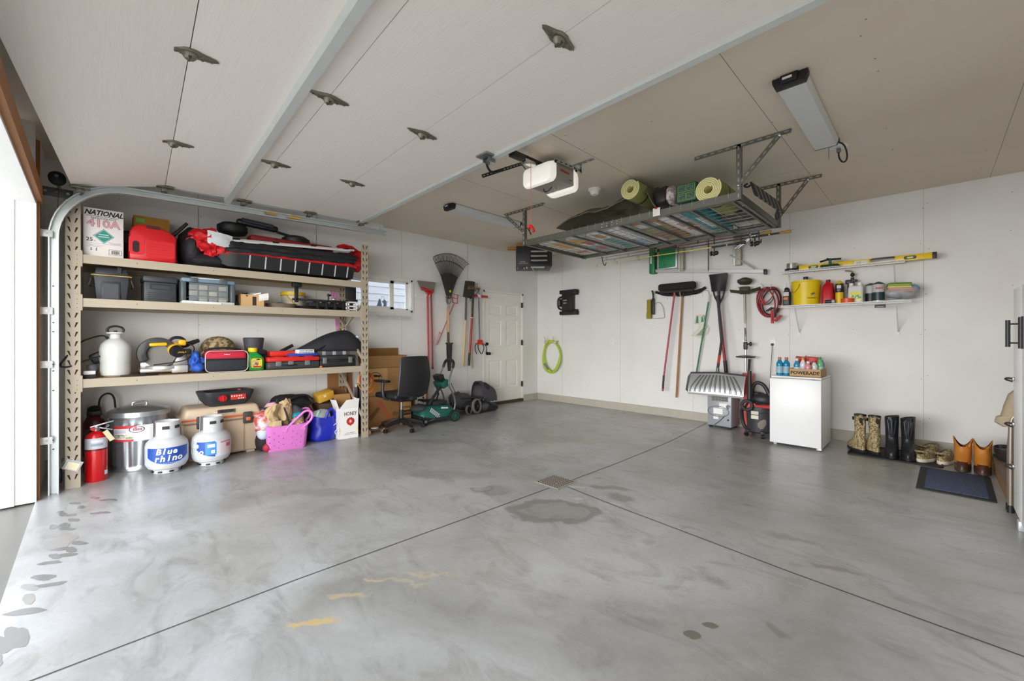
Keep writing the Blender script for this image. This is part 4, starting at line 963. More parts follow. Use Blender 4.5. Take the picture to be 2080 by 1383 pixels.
g = G(); g.cyl((.04, -.10, .22), (.04, .09, .24), .055, YS, seg=24); g.box((0.02, 0, .27), (.13, .09, .06), YS, rot=(0, .3, 0), bev=.015); g.box((-.08, -.05, .275), (.13, .035, .032), YS, rot=(0, -.05, 0), bev=.012); g.box((.1, -.02, .29), (.06, .05, .06), YS, bev=.015); g.done('motor_body', t)
g = G(); g.cyl((.06, -.155, .20), (.045, -.10, .215), .05, BLK, r2=.056, seg=22); g.box((.12, -.1, .205), (.08, .06, .055), BLK, bev=.015); g.text('DEWALT', (.075, -.1565, .2), .02, YS); g.done('motor_cap', t)
g = G(); g.tube([(-.0, -.02, .30), (.03, -.03, .34), (.09, -.03, .34), (.12, -.02, .31)], .014, BLK, smooth=2); g.done('carry_handle', t)
g = G(); g.tube([(.13, -.03, .29), (.2, -.05, .25), (.16, -.12, .16), (.1, -.15, .12), (-.02, -.13, .10), (-.12, -.14, .09)], .005, BLK, smooth=3); g.done('power_cord', t)
g = G(); g.tube([(-.2, 0, .008), (-.1, -.03, .008), (.02, -.01, .008), (.05, .02, .008)], .006, BLK, smooth=2); one(g, 'loose_cord', 'short black cord lying in front of the miter saw base', 'cord', .62, -5.90, C_)
g = G(); g.sph((0, 0, .115), (.055, .08, .08), M('1f4fa8', .6, bump=.5, bsc=30, col2='0f2c66'), 32, nz=.6, ns=15, seed=3); g.sph((0.005, -.05, .055), (.04, .05, .04), M('1f4fa8', .6, bump=.5, bsc=30), 20, nz=.3, ns=9, seed=6); one(g, 'blue_gloves', 'crumpled blue work gloves between the saw and lunch bag', 'gloves', .56, -5.56, C_)
t = LT('camouflage_cap', 'tan camouflage domed cap heaped behind the red lunch bag', 'cap', .235, -5.335, C_)
CAMO = M('b09a74', .8, col2='5f5138', sc=26, bump=.3); g = G(); g.sph((0, 0, .178), (.165, .14, .175), CAMO, 24, top=False, sq=.9); g.done('crown', t)
g = G(); g.lathe([(.16, .05), (.19, .06), (.19, .09), (.165, .11)], M('a8926c', .8), seg=28, sy=.85, caps=False); g.done('brim_band', t)
g = G(); g.tube([(-.26, -.02, .26), (-.2, -.02, .27), (-.1, .02, .31)], [.035, .03, .022, .02], BLKM, smooth=2, seg=10); g.sph((-.27, -.02, .25), (.05, .04, .03), BLKM, 12); one(g, 'black_glove', 'black glove draped left of the camouflage cap', 'glove', .37, -5.42, C_)
t = LT('lunch_bag', 'red and black soft cooler bag with pale piping on the third shelf', 'bag', .53, -5.33, C_)
g = G(); g.box((0, 0, .065), (.365, .21, .13), M('24262c', .75, bump=.2), bev=.03, seg=3); g.done('bag_base', t)
g = G(); g.box((0, 0, .165), (.355, .20, .10), M('b81f36', .7, bump=.2), bev=.035, seg=3, taper=(.95, .9)); marks(g, .0, .172, .055, .014, M('e6c8cc', .6), -.1005, 6, 8); g.done('bag_top', t)
for y in (-.105, .105):
    g = G(); g.tube([(px, y, pz + .105) for px, pz in rrect(.355, .205, .045, 5)], .004, M('c9bdb6', .6), loop=True, seg=6); g.done('piping', t)
g = G(); g.bx(-.175, .175, -.107, -.10, .127, .133, BLK); g.tube([(-.17, 0, .20), (-.12, 0, .235), (.05, 0, .235), (.14, 0, .215)], .01, BLK, smooth=2); g.done('zipper_strap', t)
t = LT('plant_food_jug', 'green plastic jug with yellow cap and printed label on the third shelf', 'jug', .56, -5.068, C_)
GR = M('1f8a34', .4); g = G()
g.loft([[(px * 1, py * .55, z) for px, py in [(sx * k + ox, sy * k) for sx, sy in rrect(.15, .15, .04, 4)]] for z, k, ox in ((0, .95, 0), (.01, 1, 0), (.12, 1, 0), (.155, .8, -.012), (.18, .5, -.022), (.195, .42, -.025))], GR); g.tube([(.055, 0, .13), (.075, 0, .10), (.07, 0, .05)], .012, GR, smooth=1); g.done('jug_body', t)
g = G(); g.lathe([(.038, 0), (.042, .012), (.042, .042), (.001, .044)], YEL, (-.025, 0, .19), seg=20); g.done('cap', t)
g = G(); g.prism(rrect(.10, .10, .02, 3, 0, .075), M('d8c23c', .5), -.0425, -.03); g.sph((-.01, -.042, .075), (.03, .006, .03), M('c9b49a', .5, col2='7d4a38', sc=60), 12); g.prism([(-.01, .115), (.02, .122), (.04, .112), (.015, .106)], BLK, -.0435, -.042); g.bx(-.03, .045, -.0435, -.04, .03, .045, M('b6202a', .5)); g.done('label_patch', t)
g = G(); g.lathe([(.13, .03), (.125, .06), (.085, .075), (.10, .19), (.09, .2), (.001, .2)], M('3f4146', .6), seg=28); g.lathe([(.14, .02), (.13, .03)], M('3f4146', .6), seg=28); one(g, 'round_bucket_hat', 'dark grey flat topped hat behind the green jug', 'hat', .33, -5.03, C_ + .14)
g = G(); g.bx(-.14, .18, -.14, .14, 0, .158, M('4a4c4a', .7), bev=.01); one(g, 'dark_bin', 'dark flat bin under the grey hat on the third shelf', 'bin', .24, -4.99, C_)
t = LT('hand_tool', 'green tool with black grip slanting up behind the red tool case', 'hand tool', .22, -4.70, C_ + .13)
g = G(); g.tube([(-.1, 0, .03), (-.02, 0, .055)], .012, GR); g.done('tool_neck', t); g = G(); g.tube([(-.03, 0, .05), (.1, 0, .12)], .019, BLK, seg=12); g.done('grip', t)
g = G(); g.bx(-.16, .16, -.1, .1, 0, .15, M('66705c', .8), bev=.015); one(g, 'olive_box', 'olive box behind the red tool case on the third shelf', 'box', .20, -4.66, C_)
t = LT('red_tool_case', 'red lidded black tool case under a blue lettered carton on the third shelf', 'tool case', .52, -4.71, C_)
g = G(); g.box((0, 0, .04), (.53, .24, .08), M('3a3a3e', .45), bev=.02); g.done('case_base', t)
g = G(); g.box((0, 0, .105), (.53, .245, .05), M('c2231e', .4), bev=.016)
for x in (-.15, .0, .15): g.bx(x - .045, x + .045, -.12, .1, .125, .136, M('c2231e', .4), bev=.006)
g.done('case_lid', t)
for x in (-.16, -.04, .13): g = G(); g.box((x, -.123, .06), (.055, .012, .05), M('6d6d70', .4), bev=.004); g.done('latch', t)
g = G(); g.bx(-.14, .02, -.13, -.118, .035, .05, BLK, bev=.004); g.done('handle', t)
g = G(); g.bx(-.14, .14, -.08, .1, 0, .055, M('d0281f', .4), bev=.01); one(g, 'flat_red_case', 'flat red case lying on the red tool case behind the blue carton', 'case', .44, -4.78, C_ + .1365)
t = LT('blade_box', 'small blue and white lettered carton lying on the red tool case', 'box', .57, -4.60, C_ + .1365)
g = G(); g.bx(-.15, .14, -.05, .05, 0, .028, M('1d3f9c', .5), bev=.002); g.bx(-.07, .10, -.05, .05, .028, .07, M('dfe0e4', .5), bev=.002); marks(g, .015, .056, .15, .014, M('1f2a55', .5), -.0504, 14, 9); marks(g, .015, .038, .15, .012, M('1f2a55', .5), -.0504, 16, 10); g.done('carton', t)
t = LT('black_tool_case', 'black hard case with silver latches at the end of the third shelf', 'tool case', .49, -4.225, C_)
g = G(); g.box((0, 0, .04), (.425, .26, .08), M('252627', .4), bev=.012); g.done('case_base', t); g = G(); g.box((0, 0, .105), (.425, .265, .05), M('2b2c2d', .4), bev=.012); g.done('case_lid', t)
for x in (-.16, .14): g = G(); g.box((x, -.135, .075), (.045, .014, .07), M('8f9294', .3, .6), bev=.004); g.done('latch', t)
g = G(); g.bx(-.1, .09, -.145, -.13, .06, .085, BLK, bev=.005); g.done('handle', t)
t = LT('parts_organizer', 'clear grey parts organiser on top of the black hard case', 'organiser', .46, -4.25, C_ + .1305)
g = G(); g.bx(-.19, .19, -.1, .1, 0, .055, M('595c60', .2, alpha=.75), bev=.006); g.done('case', t); g = G()
for x in (-.12, .0, .12): g.bx(x - .02, x + .02, -.103, -.095, .005, .05, M('9fa3a6', .3), bev=.002)
g.done('divider', t)
t = LT('landing_net', 'black mesh landing net tent slanting up over the organiser', 'net', .40, -4.25, C_ + .187)
NET = M('2a2a2e', .7, alpha=.82, bump=.4, bsc=150); g = G()
P = [(-.42, .0), (.44, -.04), (.42, .12), (.33, .20), (.21, .245), (.10, .225), (-.12, .14)]
n = 14
def netf(u, v):
    x = -.42 + u * .86
    top = .0 + (.245 * sin(min(1, (u / .73)) * PI / 2) ** 1.2 if u < .73 else .245 - .22 * ((u - .73) / .27) ** 1.6)
    a = v * PI
    return (x, -.15 * cos(a) * (.35 + .65 * min(1, top / .2)), max(0.001, top * sin(a) ** .7))
g.sheet(netf, 24, 14, NET, .003); g.done('mesh_bag', t)
g = G(); g.tube([(-.42, -.12, .01), (-.1, -.17, .0), (.2, -.16, .0), (.42, -.14, -.02), (.45, .0, .0), (.3, .15, .02), (-.2, .12, .01)], .008, BLK, loop=True, smooth=2); g.tube([(-.20, -.15, .0), (-.02, -.11, .10), (.18, -.02, .245)], .007, BLK, smooth=1); g.done('hoop_frame', t)
g = G(); g.sph((.31, -.09, .16), (.03, .012, .02), PAPER, 10, nz=.4, ns=20); g.sph((.26, -.08, .175), (.02, .01, .012), PAPER, 8); g.done('white_tag', t)
g = G(); g.lathe([(.001, 0), (.016, 0), (.016, .015), (.001, .018)], M('e06a20', .4)); one(g, 'orange_cap', 'small orange cap between the red and black tool cases', 'cap', .62, -4.425, C_)

# --- floor under the shelving
t = LT('fire_extinguisher', 'tall red fire extinguisher with paper tag by the trash can', 'fire extinguisher', .555, -6.25, 0)
g = G(); g.lathe([(.001, 0), (.068, .0), (.072, .008), (.072, .36), (.062, .39), (.03, .412), (.02, .415), (.02, .43), (.001, .43)], M('c00f16', .22, coat=.5), seg=32); g.lathe([(.0728, .262), (.0728, .272)], BLK, seg=32, caps=False); g.done('cylinder', t)
g = G(); P = [(.0731 * sin(a), -.0731 * cos(a)) for a in [-1.2 + i * .15 for i in range(17)]]
g.loft([[(x, y, .275) for x, y in P], [(x, y, .365) for x, y in P]], M('b9bcc4', .4, var=.2, sc=25), caps=False, closed=False)
for q, c in ((.33, 'd8d8da'), (.30, '8f98b0')): P2 = [(x * 1.004, y * 1.004) for x, y in P[5:13]]; g.loft([[(x, y, q) for x, y in P2], [(x, y, q + .02) for x, y in P2]], M(c, .5), caps=False, closed=False)
g.done('label_band', t); g = G()
P3 = [(.0731 * sin(a), -.0731 * cos(a)) for a in (.75, .9, 1.05, 1.2)]; g.loft([[(x, y, .05) for x, y in P3], [(x, y, .085) for x, y in P3]], M('dfe6ee', .5), caps=False, closed=False); g.done('sticker', t)
g = G(); g.cyl((0, 0, .42), (0, 0, .45), .022, STEEL); g.box((.035, 0, .47), (.15, .02, .012), GAL, rot=(0, -.25, 0), bev=.003); g.box((.04, 0, .435), (.13, .018, .012), GAL, rot=(0, .35, 0), bev=.003); g.cyl((-.02, -.03, .44), (-.02, -.02, .44), .016, RED); g.done('valve_lever', t)
g = G(); g.tube([(-.02, .0, .44), (-.06, .02, .42), (-.078, .03, .33), (-.07, .04, .2)], .009, BLK, smooth=2); g.done('hose', t)
g = G(); g.box((.075, -.055, .375), (.035, .003, .10), M('ddd6b0', .7), rot=(.0, -.5, .3)); g.done('paper_tag', t)
t = LT('pressure_canister', 'dark maroon canister with looped black hose behind the fire extinguisher', 'canister', .17, -6.26, 0)
g = G(); g.lathe([(.001, 0), (.07, 0), (.075, .02), (.075, .44), (.05, .49), (.03, .5), (.001, .5)], M('4e1418', .3), seg=26); g.done('tank', t)
g = G(); g.box((0, 0, .52), (.1, .06, .05), BLK, bev=.01); g.sph((0, 0, .56), (.05, .05, .03), M('2d2a20', .4, .4), 12); g.done('valve', t)
g = G(); g.tube([(.03, 0, .53), (.03, 0, .65), (.08, 0, .70), (.13, 0, .67), (.14, .02, .55)], .008, BLK, smooth=3); g.done('hose', t)
t = LT('trash_can', 'galvanised steel trash can with lid and printed label under the shelving', 'trash can', .31, -5.96, 0)
GC = M('b4b9be', .3, .85, .12, 20); g = G(); n = 72; rg = []
def fl(r, z, amp): return [(cos(2 * PI * i / n) * (r + amp * (1 if (i // 2) % 2 else -1)), sin(2 * PI * i / n) * (r + amp * (1 if (i // 2) % 2 else -1)), z) for i in range(n)]
g.loft([fl(.186, 0, 0), fl(.19, .02, 0), fl(.183, .04, 0), fl(.186, .06, .006), fl(.20, .42, .006), fl(.203, .45, 0), fl(.206, .49, 0), fl(.212, .505, 0), fl(.208, .515, 0)], GC); g.done('can_body', t)
g = G(); g.lathe([(.218, .49), (.224, .492), (.222, .535), (.20, .548), (.1, .578), (.001, .588)], GC, seg=48); g.done('lid', t)
g = G(); g.tube([(-.05, -.02, .58), (-.05, -.02, .61), (.05, -.02, .61), (.05, -.02, .58)], .009, GAL, smooth=1); g.done('lid_handle', t)
for s in (-1, 1): g = G(); g.tube([(s * .205, -.04, .42), (s * .235, -.04, .40), (s * .235, .04, .40), (s * .205, .04, .42)], .005, GAL, smooth=1); g.done('side_handle', t)
g = G()
def onr(r, a0, a1, z0, z1, m, k=12): P = [(r * sin(a0 + (a1 - a0) * i / k), -r * cos(a0 + (a1 - a0) * i / k)) for i in range(k + 1)]; g.loft([[(x, y, z0) for x, y in P], [(x, y, z1) for x, y in P]], m, caps=False, closed=False)
onr(.213, -.55, .85, .28, .42, M('ecebea', .5)); onr(.2135, -.55, .3, .395, .42, M('c8303a', .5)); onr(.2135, -.5, .2, .305, .345, M('8f9a72', .6, col2='d8d4c4', sc=40)); onr(.2135, -.55, .2, .28, .30, M('c8303a', .5)); onr(.2135, -.5, -.05, .355, .385, M('c9ccd6', .5))
P = [(.37 + .26 * cos(a), .37 + .03 * sin(a)) for a in [i * PI / 10 for i in range(20)]]
for k, c in ((1, '5a2028'), (.86, 'c9ccda')): g.loft([[(r_ * sin(.3 + (b - .37) * k), -r_ * cos(.3 + (b - .37) * k), .385 + (z - .37) * k) for b, z in P] for r_ in ((.2138, .2142) if k == 1 else (.2144, .2148))], M(c, .5))
for i in range(6): b = .18 + i * .05; onr(.2152, b, b + .035, .375, .395, M('a85560', .5), 3)
g.done('label_patch', t).rotation_euler.z = -.45
def tank(x, y, rz, label, text):
    t = LT('propane_tank', label, 'propane tank', x, y, 0, 'white propane tanks', rz)
    TW = M('c4c5c7', .35, var=.05, sc=6); g = G()
    g.lathe([(.001, .030), (.09, .032), (.135, .05), (.152, .082), (.1545, .095), (.1545, .24), (.148, .27), (.12, .303), (.07, .328), (.03, .337), (.001, .338)], TW, seg=40); g.done('tank_body', t)
    g = G(); k = 24
    g.loft([[(r * cos(2 * PI * i / k), r * sin(2 * PI * i / k), z) for i in range(k)] for r, z in ((.095, 0), (.10, .003), (.098, .045), (.09, .045), (.09, .003))], TW, loop=True)
    for i in range(8): a = i * PI / 4 + .2; g.box((.0985 * cos(a), .0985 * sin(a), .018), (.03, .03, .014), BLK, rot=(0, 0, a), bev=.004)
    g.done('foot_ring', t)
    g = G(); a0, a1 = -1.05, 4.2 - .0
    for r0, r1 in ((.092, .095),):
        Pn = [(sin(a), -cos(a)) for a in [a0 + (a1 - a0) * i / 22 for i in range(23)]]
        lo = [(x * r0, y_ * r0) for x, y_ in Pn] + [(x * r1, y_ * r1) for x, y_ in reversed(Pn)]
        g.loft([[(x, y_, .30) for x, y_ in lo], [(x * .96, y_ * .96, .455) for x, y_ in lo]], TW, sm=False)
    for a in (-.2, .75): g.box((.0945 * sin(a), -.0945 * cos(a), .405), (.05, .006, .028), M('2a2826', .6), rot=(0, 0, a), bev=.0028)
    g.done('collar', t)
    g = G(); g.cyl((0, 0, .33), (0, 0, .39), .018, M('b08a3a', .3, .8)); g.cyl((0, 0, .39), (0, 0, .41), .028, M('2a2a2c', .5)); g.cyl((0, -.02, .365), (0, -.07, .365), .016, M('b08a3a', .3, .8)); g.sph((-.03, -.06, .365), .016, M('d86a28', .5), 10); g.done('valve', t)
    g = G(); n0 = 20
    def band(r, a0, a1, z0, z1, m, f=None):
        P = [a0 + (a1 - a0) * i / n0 for i in range(n0 + 1)]
        g.loft([[(r * sin(a), -r * cos(a), z0 + (f(a) if f else 0)) for a in P], [(r * sin(a), -r * cos(a), z1) for a in P]], m, caps=False, closed=False)
    band(.1552, -1.3, 1.4, .094, .241, M('b7c4de', .45)); band(.1557, -1.1, 1.05, .097, .239, M('1f4a9e', .45), lambda a: .05 * a * a)
    if not text: band(.1561, -.12, 1.3, .096, .24, M('cfd3dc', .45)); band(.1565, -.62, -.06, .115, .232, M('3f86c4', .45)); band(.1568, -.5, -.14, .185, .215, M('cfe0ee', .5)); band(.1568, -.32, -.14, .13, .16, M('e3ecf4', .5)); band(.1568, .14, .95, .105, .235, M('d8c9cb', .5)); band(.1572, .5, .85, .17, .205, M('c45a66', .5)); band(.1572, .16, .93, .215, .23, M('c98a90', .5))
    g.done('printed_sleeve', t)
    g = G()
    for word, z, s, a in (('Blue', .206, .068, -.04), ('rhino', .146, .074, .04)):
        aa = a - .08 if text else a - 1.42
        cx = 0
        for i, ch in enumerate(word):
            b = aa + (i - (len(word) - 1) / 2) * s * .56 / .155
            g.text(ch, (.1565 * sin(b), -.1565 * cos(b), z), s, WHT, right=(cos(b), sin(b), 0), bold=.0022, shear=.2)
    if text: marks(g, 0, .107, .13, .007, M('9db4dc', .5), -.1566, 12, 15)
    g.done('lettering', t)
tank(.66, -5.795, .0, 'white propane tank with large blue lettered sleeve, nearer the trash can', True)
tank(.665, -5.465, .15, 'white propane tank with warning print, in front of the beige cooler', False)
t = LT('hard_cooler', 'big beige hard cooler with orange stripe and dark latches on the floor', 'cooler', .275, -5.325, 0)
BE = M('cdb79c', .5, bump=.1, bsc=120); OR = M('d8683a', .5); g = G()
g.box((0, .0, .19), (.62, .40, .34), BE, bev=.03, seg=3, taper=(1.06, 1.05))
for x in (-.18, .17): g.bx(x - .004, x + .004, -.215, -.2, .03, .34, M('a8927a', .6))
for x in (-.24, .24): g.box((x, -.12, .012), (.08, .1, .024), BE, bev=.005)
g.done('cooler_body', t)
g = G(); g.box((0, 0, .435), (.70, .44, .15), BE, bev=.03, seg=3, taper=(.86, .86)); g.box((0, -.0, .395), (.72, .445, .05), BE, bev=.015)
g.bx(-.09, .09, -.215, -.17, .43, .47, BE, bev=.01); g.done('lid', t)
g = G(); g.bx(-.35, .36, -.2245, -.2215, .392, .412, OR); g.text('PELICAN', (.015, -.2165, .462), .03, BLK, bold=.0015) ; g.bx(-.06, .09, -.2155, -.2145, .445, .48, M('4a4238', .5)); g.done('stripe', t)
for x in (-.19, .20):
    g = G(); g.box((x, -.232, .375), (.085, .03, .12), M('3c3a38', .5), bev=.01); g.done('latch', t); g = G(); g.box((x, -.25, .365), (.04, .012, .035), OR, bev=.004); g.done('latch_button', t)
t = LT('drain_pan', 'black oil drain pan with red screw caps on top of the beige cooler', 'drain pan', .315, -5.285, .512, rz=.12)
DP = M('2e3034', .5, bump=.1); g = G()
o, i_ = [rrect(w, d, .06, 5) for w, d in ((.40, .30), (.33, .23))]
g.loft([[(x * .8, y * .75, 0) for x, y in o], [(x, y, .05) for x, y in o], [(x * 1.15, y * 1.1, .13) for x, y in o], [(x * 1.15, y * 1.1, .145) for x, y in o], [(x * 1.12, y * 1.1, .145) for x, y in i_], [(x, y, .11) for x, y in i_], [(x * .9, y * .9, .06) for x, y in i_]], DP); g.done('pan_body', t)
g = G(); g.cyl((-.08, -.20, .085), (-.08, -.155, .08), .032, RED, seg=18); g.box((-.08, -.205, .085), (.012, .012, .05), RED, bev=.003); g.done('drain_cap', t)
g = G(); g.cyl((.12, -.03, .11), (.12, -.03, .15), .02, RED, seg=14); g.done('vent_cap', t)
g = G(); g.box((.06, -.172, .085), (.14, .004, .055), M('c8332c', .5), rot=(-.18, 0, .0)); marks(g, .05, .094, .11, .018, M('ecd0cc', .5), -.1735, 5, 11); marks(g, .085, .070, .06, .014, WHT, -.1775, 4, 12); g.done('label_patch', t)
t = LT('tote_bag', 'pink perforated rubber tote bag with long looped handle on the floor', 'tote bag', .565, -4.78, 0, rz=-.08)
PK = M('d678c4', .45, bump=.05); g = G()
rr = lambda w, d, z, cv=0: [(x, y, z + cv * (abs(x) / w * 2) ** 2) for x, y in rrect(w, d, .05, 6)]
g.loft([rr(.37, .17, 0), rr(.385, .18, .012), rr(.42, .23, .24, .03), rr(.425, .235, .252, .03), rr(.405, .215, .252, .03), rr(.37, .17, .03)], PK)
for i in range(9):
    for j in range(6):
        if (i + j) % 2 == 0 and i not in (4,):
            z = .035 + j * .033; f = 1 + .1 * z / .24; x = (-.165 + i * .041); g.cyl((x * f, -.09 * (1 + .28 * z / .24) - .0012, z), (x * f, -.08, z), .0045, M('7d3f74', .7), seg=8)
g.done('bag_body', t)
for y, dx in ((-.105, 0), (.10, .03)):
    g = G(); g.tube([(-.03 + dx, y, .21), (.0 + dx, y, .25), (.12 + dx, y, .36), (.17 + dx, y, .405), (.23 + dx, y, .40), (.25 + dx, y, .34), (.22 + dx, y, .28), (.15 + dx, y, .23)], .0125, M('e080cf', .4), smooth=3, seg=10)
    for x in (-.03, .15): g.cyl((x + dx, y - .012, .215), (x + dx, y + .012, .215), .022, PK, seg=14)
    g.done('handle', t)
t = LT('tan_vest', 'tan fabric vest with pockets stuffed into the pink tote', 'vest', .555, -4.80, .20)
TV = M('b89d76', .85, bump=.5, bsc=40); g = G(); 
def panel(x0, x1, z0, z1, y0, bend): return lambda u, v: (x0 + (x1 - x0) * u + .03 * sin(v * 3), y0 - bend * sin(u * PI) - .012 * noise.noise(Vector((u * 5, v * 5, x0 * 9))), z0 + (z1 - z0) * v)
for x0, x1, zt, zb, y0, lean in ((-.17, -.04, .27, .02, -.05, -.10), (-.05, .06, .31, .10, -.02, .03), (.06, .18, .11, .01, -.06, .02)):
    g.sheet(lambda u, v: (x0 + (x1 - x0) * u + lean * v * (1 - v) * 2 + .03 * v * (1 if x0 < -.1 else 0), y0 - .035 * sin(u * PI) - .03 * v + .02 * noise.fractal(Vector((u * 3 + x0 * 9, v * 4, 1)), .8, 2, 3), zt + (zb - zt) * v + .03 * sin(u * 2.5) + .02 * noise.noise(Vector((u * 4, v * 4, x0 * 30)))), 12, 14, TV, -.02)
g.sph((-.02, .03, .12), (.16, .07, .14), TV, 28, nz=.35, ns=9, seed=4); g.bx(-.13, -.05, -.125, -.10, .07, .13, M('c2a880', .85, bump=.4, bsc=40), bev=.008); g.done('vest_front', t)
g = G(); g.sph((.12, .02, .10), (.1, .07, .14), M('53535a', .85, bump=.4), 16, nz=.25, ns=7); g.tube([(-.02, -.095, .26), (.02, -.10, .12), (.05, -.09, .02)], .009, BLK, smooth=1); g.done('grey_lining', t)
g = G(); g.sph((0, 0, .075), (.065, .06, .08), M('1795a8', .5, bump=.4, bsc=20), 20, nz=.3, ns=10); g.tube([(.01 + .022 * cos(a), -.055, .09 + .022 * sin(a)) for a in [i * PI / 6 for i in range(12)]], .004, WHT, loop=True); one(g, 'teal_pouch', 'shiny teal pouch at the end of the pink tote', 'pouch', .56, -4.66, .24)
t = LT('life_vest', 'white and red printed life vest bundled between the cooler and tote', 'life vest', .54, -4.985, 0)
g = G(); g.sph((0, 0, .31), (.09, .10, .13), M('d8d0d2', .7, col2='c05048', sc=9, bump=.3), 20, nz=.3, ns=7); g.sph((-.02, -.04, .20), (.06, .06, .06), M('c9d3ea', .5), 14, nz=.3, ns=9); g.done('vest_body', t)
g = G(); g.sph((.0, .02, .1), (.08, .10, .11), M('2a2226', .8), 14, nz=.2, ns=7); g.sph((.02, -.06, .05), (.05, .04, .05), M('a8243c', .6), 12); g.done('dark_lining', t)
t = LT('pink_vest', 'pale pink life vest slumped behind the tan vest', 'life vest', .40, -4.85, .0)
g = G(); g.sph((0, 0, .36), (.11, .10, .15), M('d8a8b8', .7, bump=.3), 20, nz=.25, ns=6, seed=3); g.sph((0, 0, .14), (.10, .10, .16), M('3a3238', .8), 16, nz=.2, ns=6, seed=5); g.done('vest_body', t)
g = G(); g.box((.02, -.07, .50), (.04, .02, .07), BLK, bev=.005); g.tube([(-.16, -.05, .43), (-.05, -.1, .46), (.08, -.09, .44)], .012, BLK, smooth=1); g.done('buckle_strap', t)
t = LT('black_backpack', 'black backpack slumped behind the pink tote', 'backpack', .25, -4.57, 0)
BP = M('1c1b1d', .7, bump=.4, bsc=30); g = G(); g.sph((0, 0, .27), (.185, .15, .26), BP, 26, nz=.18, ns=5, sq=.7, seed=2); g.sph((-.12, -.02, .45), (.16, .11, .10), BP, 20, nz=.2, ns=6, seed=5, sq=.8); g.done('pack_body', t)
g = G(); g.sph((.06, -.15, .20), (.11, .05, .15), BP, 18, nz=.2, ns=7, sq=.7); g.done('pocket', t)
g = G(); g.tube([(-.2, -.1, .42), (-.1, -.15, .52), (.05, -.13, .55), (.15, -.1, .48)], .014, BLK, smooth=2); g.tube([(.1, -.16, .42), (.16, -.19, .25), (.12, -.19, .08)], .012, M('5a3a28', .6), smooth=2); g.done('strap', t)
t = LT('blue_bag', 'bright blue shopping bag holding clear film beside the white carton', 'bag', .45, -4.34, 0)
BB = M('1a2ab0', .4, bump=.3, bsc=14); g = G(); g.loft([[(x * k * (1 + .2 * noise.noise(Vector((x * 9, y * 9, z * 12)))), y * k * (1 + .2 * noise.noise(Vector((x * 12, y * 9, z * 9 + 5)))), z + .04 * (abs(x) / .15) * (z > .2)) for x, y in rrect(.29, .21, .09, 9)] for z, k in ((0, .8), (.01, .95), (.05, 1.02), (.1, 1.03), (.15, 1.0), (.2, .96), (.26, .86), (.258, .83), (.15, .83))], BB); g.done('bag_body', t)
g = G(); g.tube([(.0, -.08, .26), (.04, -.09, .37), (.10, -.06, .36), (.13, -.05, .24)], .014, BB, smooth=2); g.done('handle', t)
g = G(); g.sph((-.02, .0, .25), (.11, .08, .12), M('b9c0bc', .3, alpha=.8, bump=.3), 16, nz=.25, ns=8); g.tube([(-.1, -.05, .22), (-.085, -.06, .32), (-.06, -.05, .35)], .014, M('a8d8c4', .4), smooth=1); g.done('plastic_film', t)
g = G(); g.tube([(.115 + .02 * cos(q), -.118, .09 + .024 * sin(q)) for q in [1.2 + i * .4 for i in range(11)]], .0045, M('c9d0f0', .5), seg=6); g.tube([(.08, -.12, .175), (.11, -.115, .195)], .005, M('c9d0f0', .5), seg=6); g.done('lettering', t)
t = LT('honey_carton', 'white open top carton lettered HONEY with red seal by the tan post', 'box', .515, -4.095, 0, rz=-.05)
g = G(); W = M('e9e7e4', .6, var=.02); 
for q in ((-.115, .115, -.1, -.097), (-.115, .115, .097, .1), (-.115, -.112, -.1, .1), (.112, .115, -.1, .1)): g.bx(*q, 0, .36, W)
g.bx(-.115, .115, -.1, .1, 0, .004, W); g.bx(-.111, .111, -.096, .096, .004, .05, M('8a6238', .8)); g.done('carton', t)
for nm, P in (('front_flap', [(-.112, -.1, .36), (.115, -.1, .36), (.115, -.13, .475), (-.04, -.13, .465)]), ('side_flap', [(-.114, -.1, .36), (-.114, .1, .36), (-.15, .1, .46), (-.145, -.08, .47)]), ('rear_flap', [(-.11, .1, .36), (.11, .1, .36), (.10, .13, .51), (-.09, .13, .51)]), ('end_flap', [(.115, -.1, .36), (.115, .1, .36), (.125, .1, .47), (.125, -.09, .46)])):
    g = G(); d = Vector((0, .003, 0)) if 'f' in nm[:1] or 'r' in nm[:1] else Vector((.003, 0, 0)); g.loft([[Vector(p) for p in P], [Vector(p) + d for p in P]], W if nm != 'rear_flap' else M('a07848', .8), sm=False); g.done(nm, t)
g = G(); y = -.1005; g.text('HONEY', (.02, y, .295), .062, M('3a3434', .6), sx=.72, bold=.0008); P = [(.02 + (.047 + .004 * sin(i * 2.6)) * cos(i * PI / 14), .205 + (.047 + .004 * cos(i * 3.1)) * sin(i * PI / 14)) for i in range(28)]
g.prism(P, M('b02a28', .5), y - .0012, y); g.prism([(.02 + .026 * cos(i * PI / 10), .205 + .026 * sin(i * PI / 10)) for i in range(20)], M('cf4a40', .5), y - .002, y); g.text('B', (.02, y - .0022, .205), .04, WHT, bold=.001)
g.done('seal', t); g = G(); marks(g, .02, .068, .12, .008, M('6a6464', .6), y, 12, 13); marks(g, .015, .050, .15, .007, M('6a6464', .6), y, 16, 14); g.prism([(.09, .10), (.112, .16), (.112, .05)], M('f0dc8a', .6), y - .0006, y); g.prism([(-.112, .15), (-.09, .10), (-.112, .05)], M('f0d0a0', .6), y - .0006, y); g.prism([(.0, .165), (.04, .165), (.02, .145)], M('e08a40', .6), y - .0006, y); g.done('print', t)
g = G(); g.bx(-.10, .10, -.11, .11, 0, .40, M('5a4634', .8), bev=.006); one(g, 'brown_carton', 'brown carton behind the blue bag holding a tilted yellow box', 'box', .21, -4.24, 0)
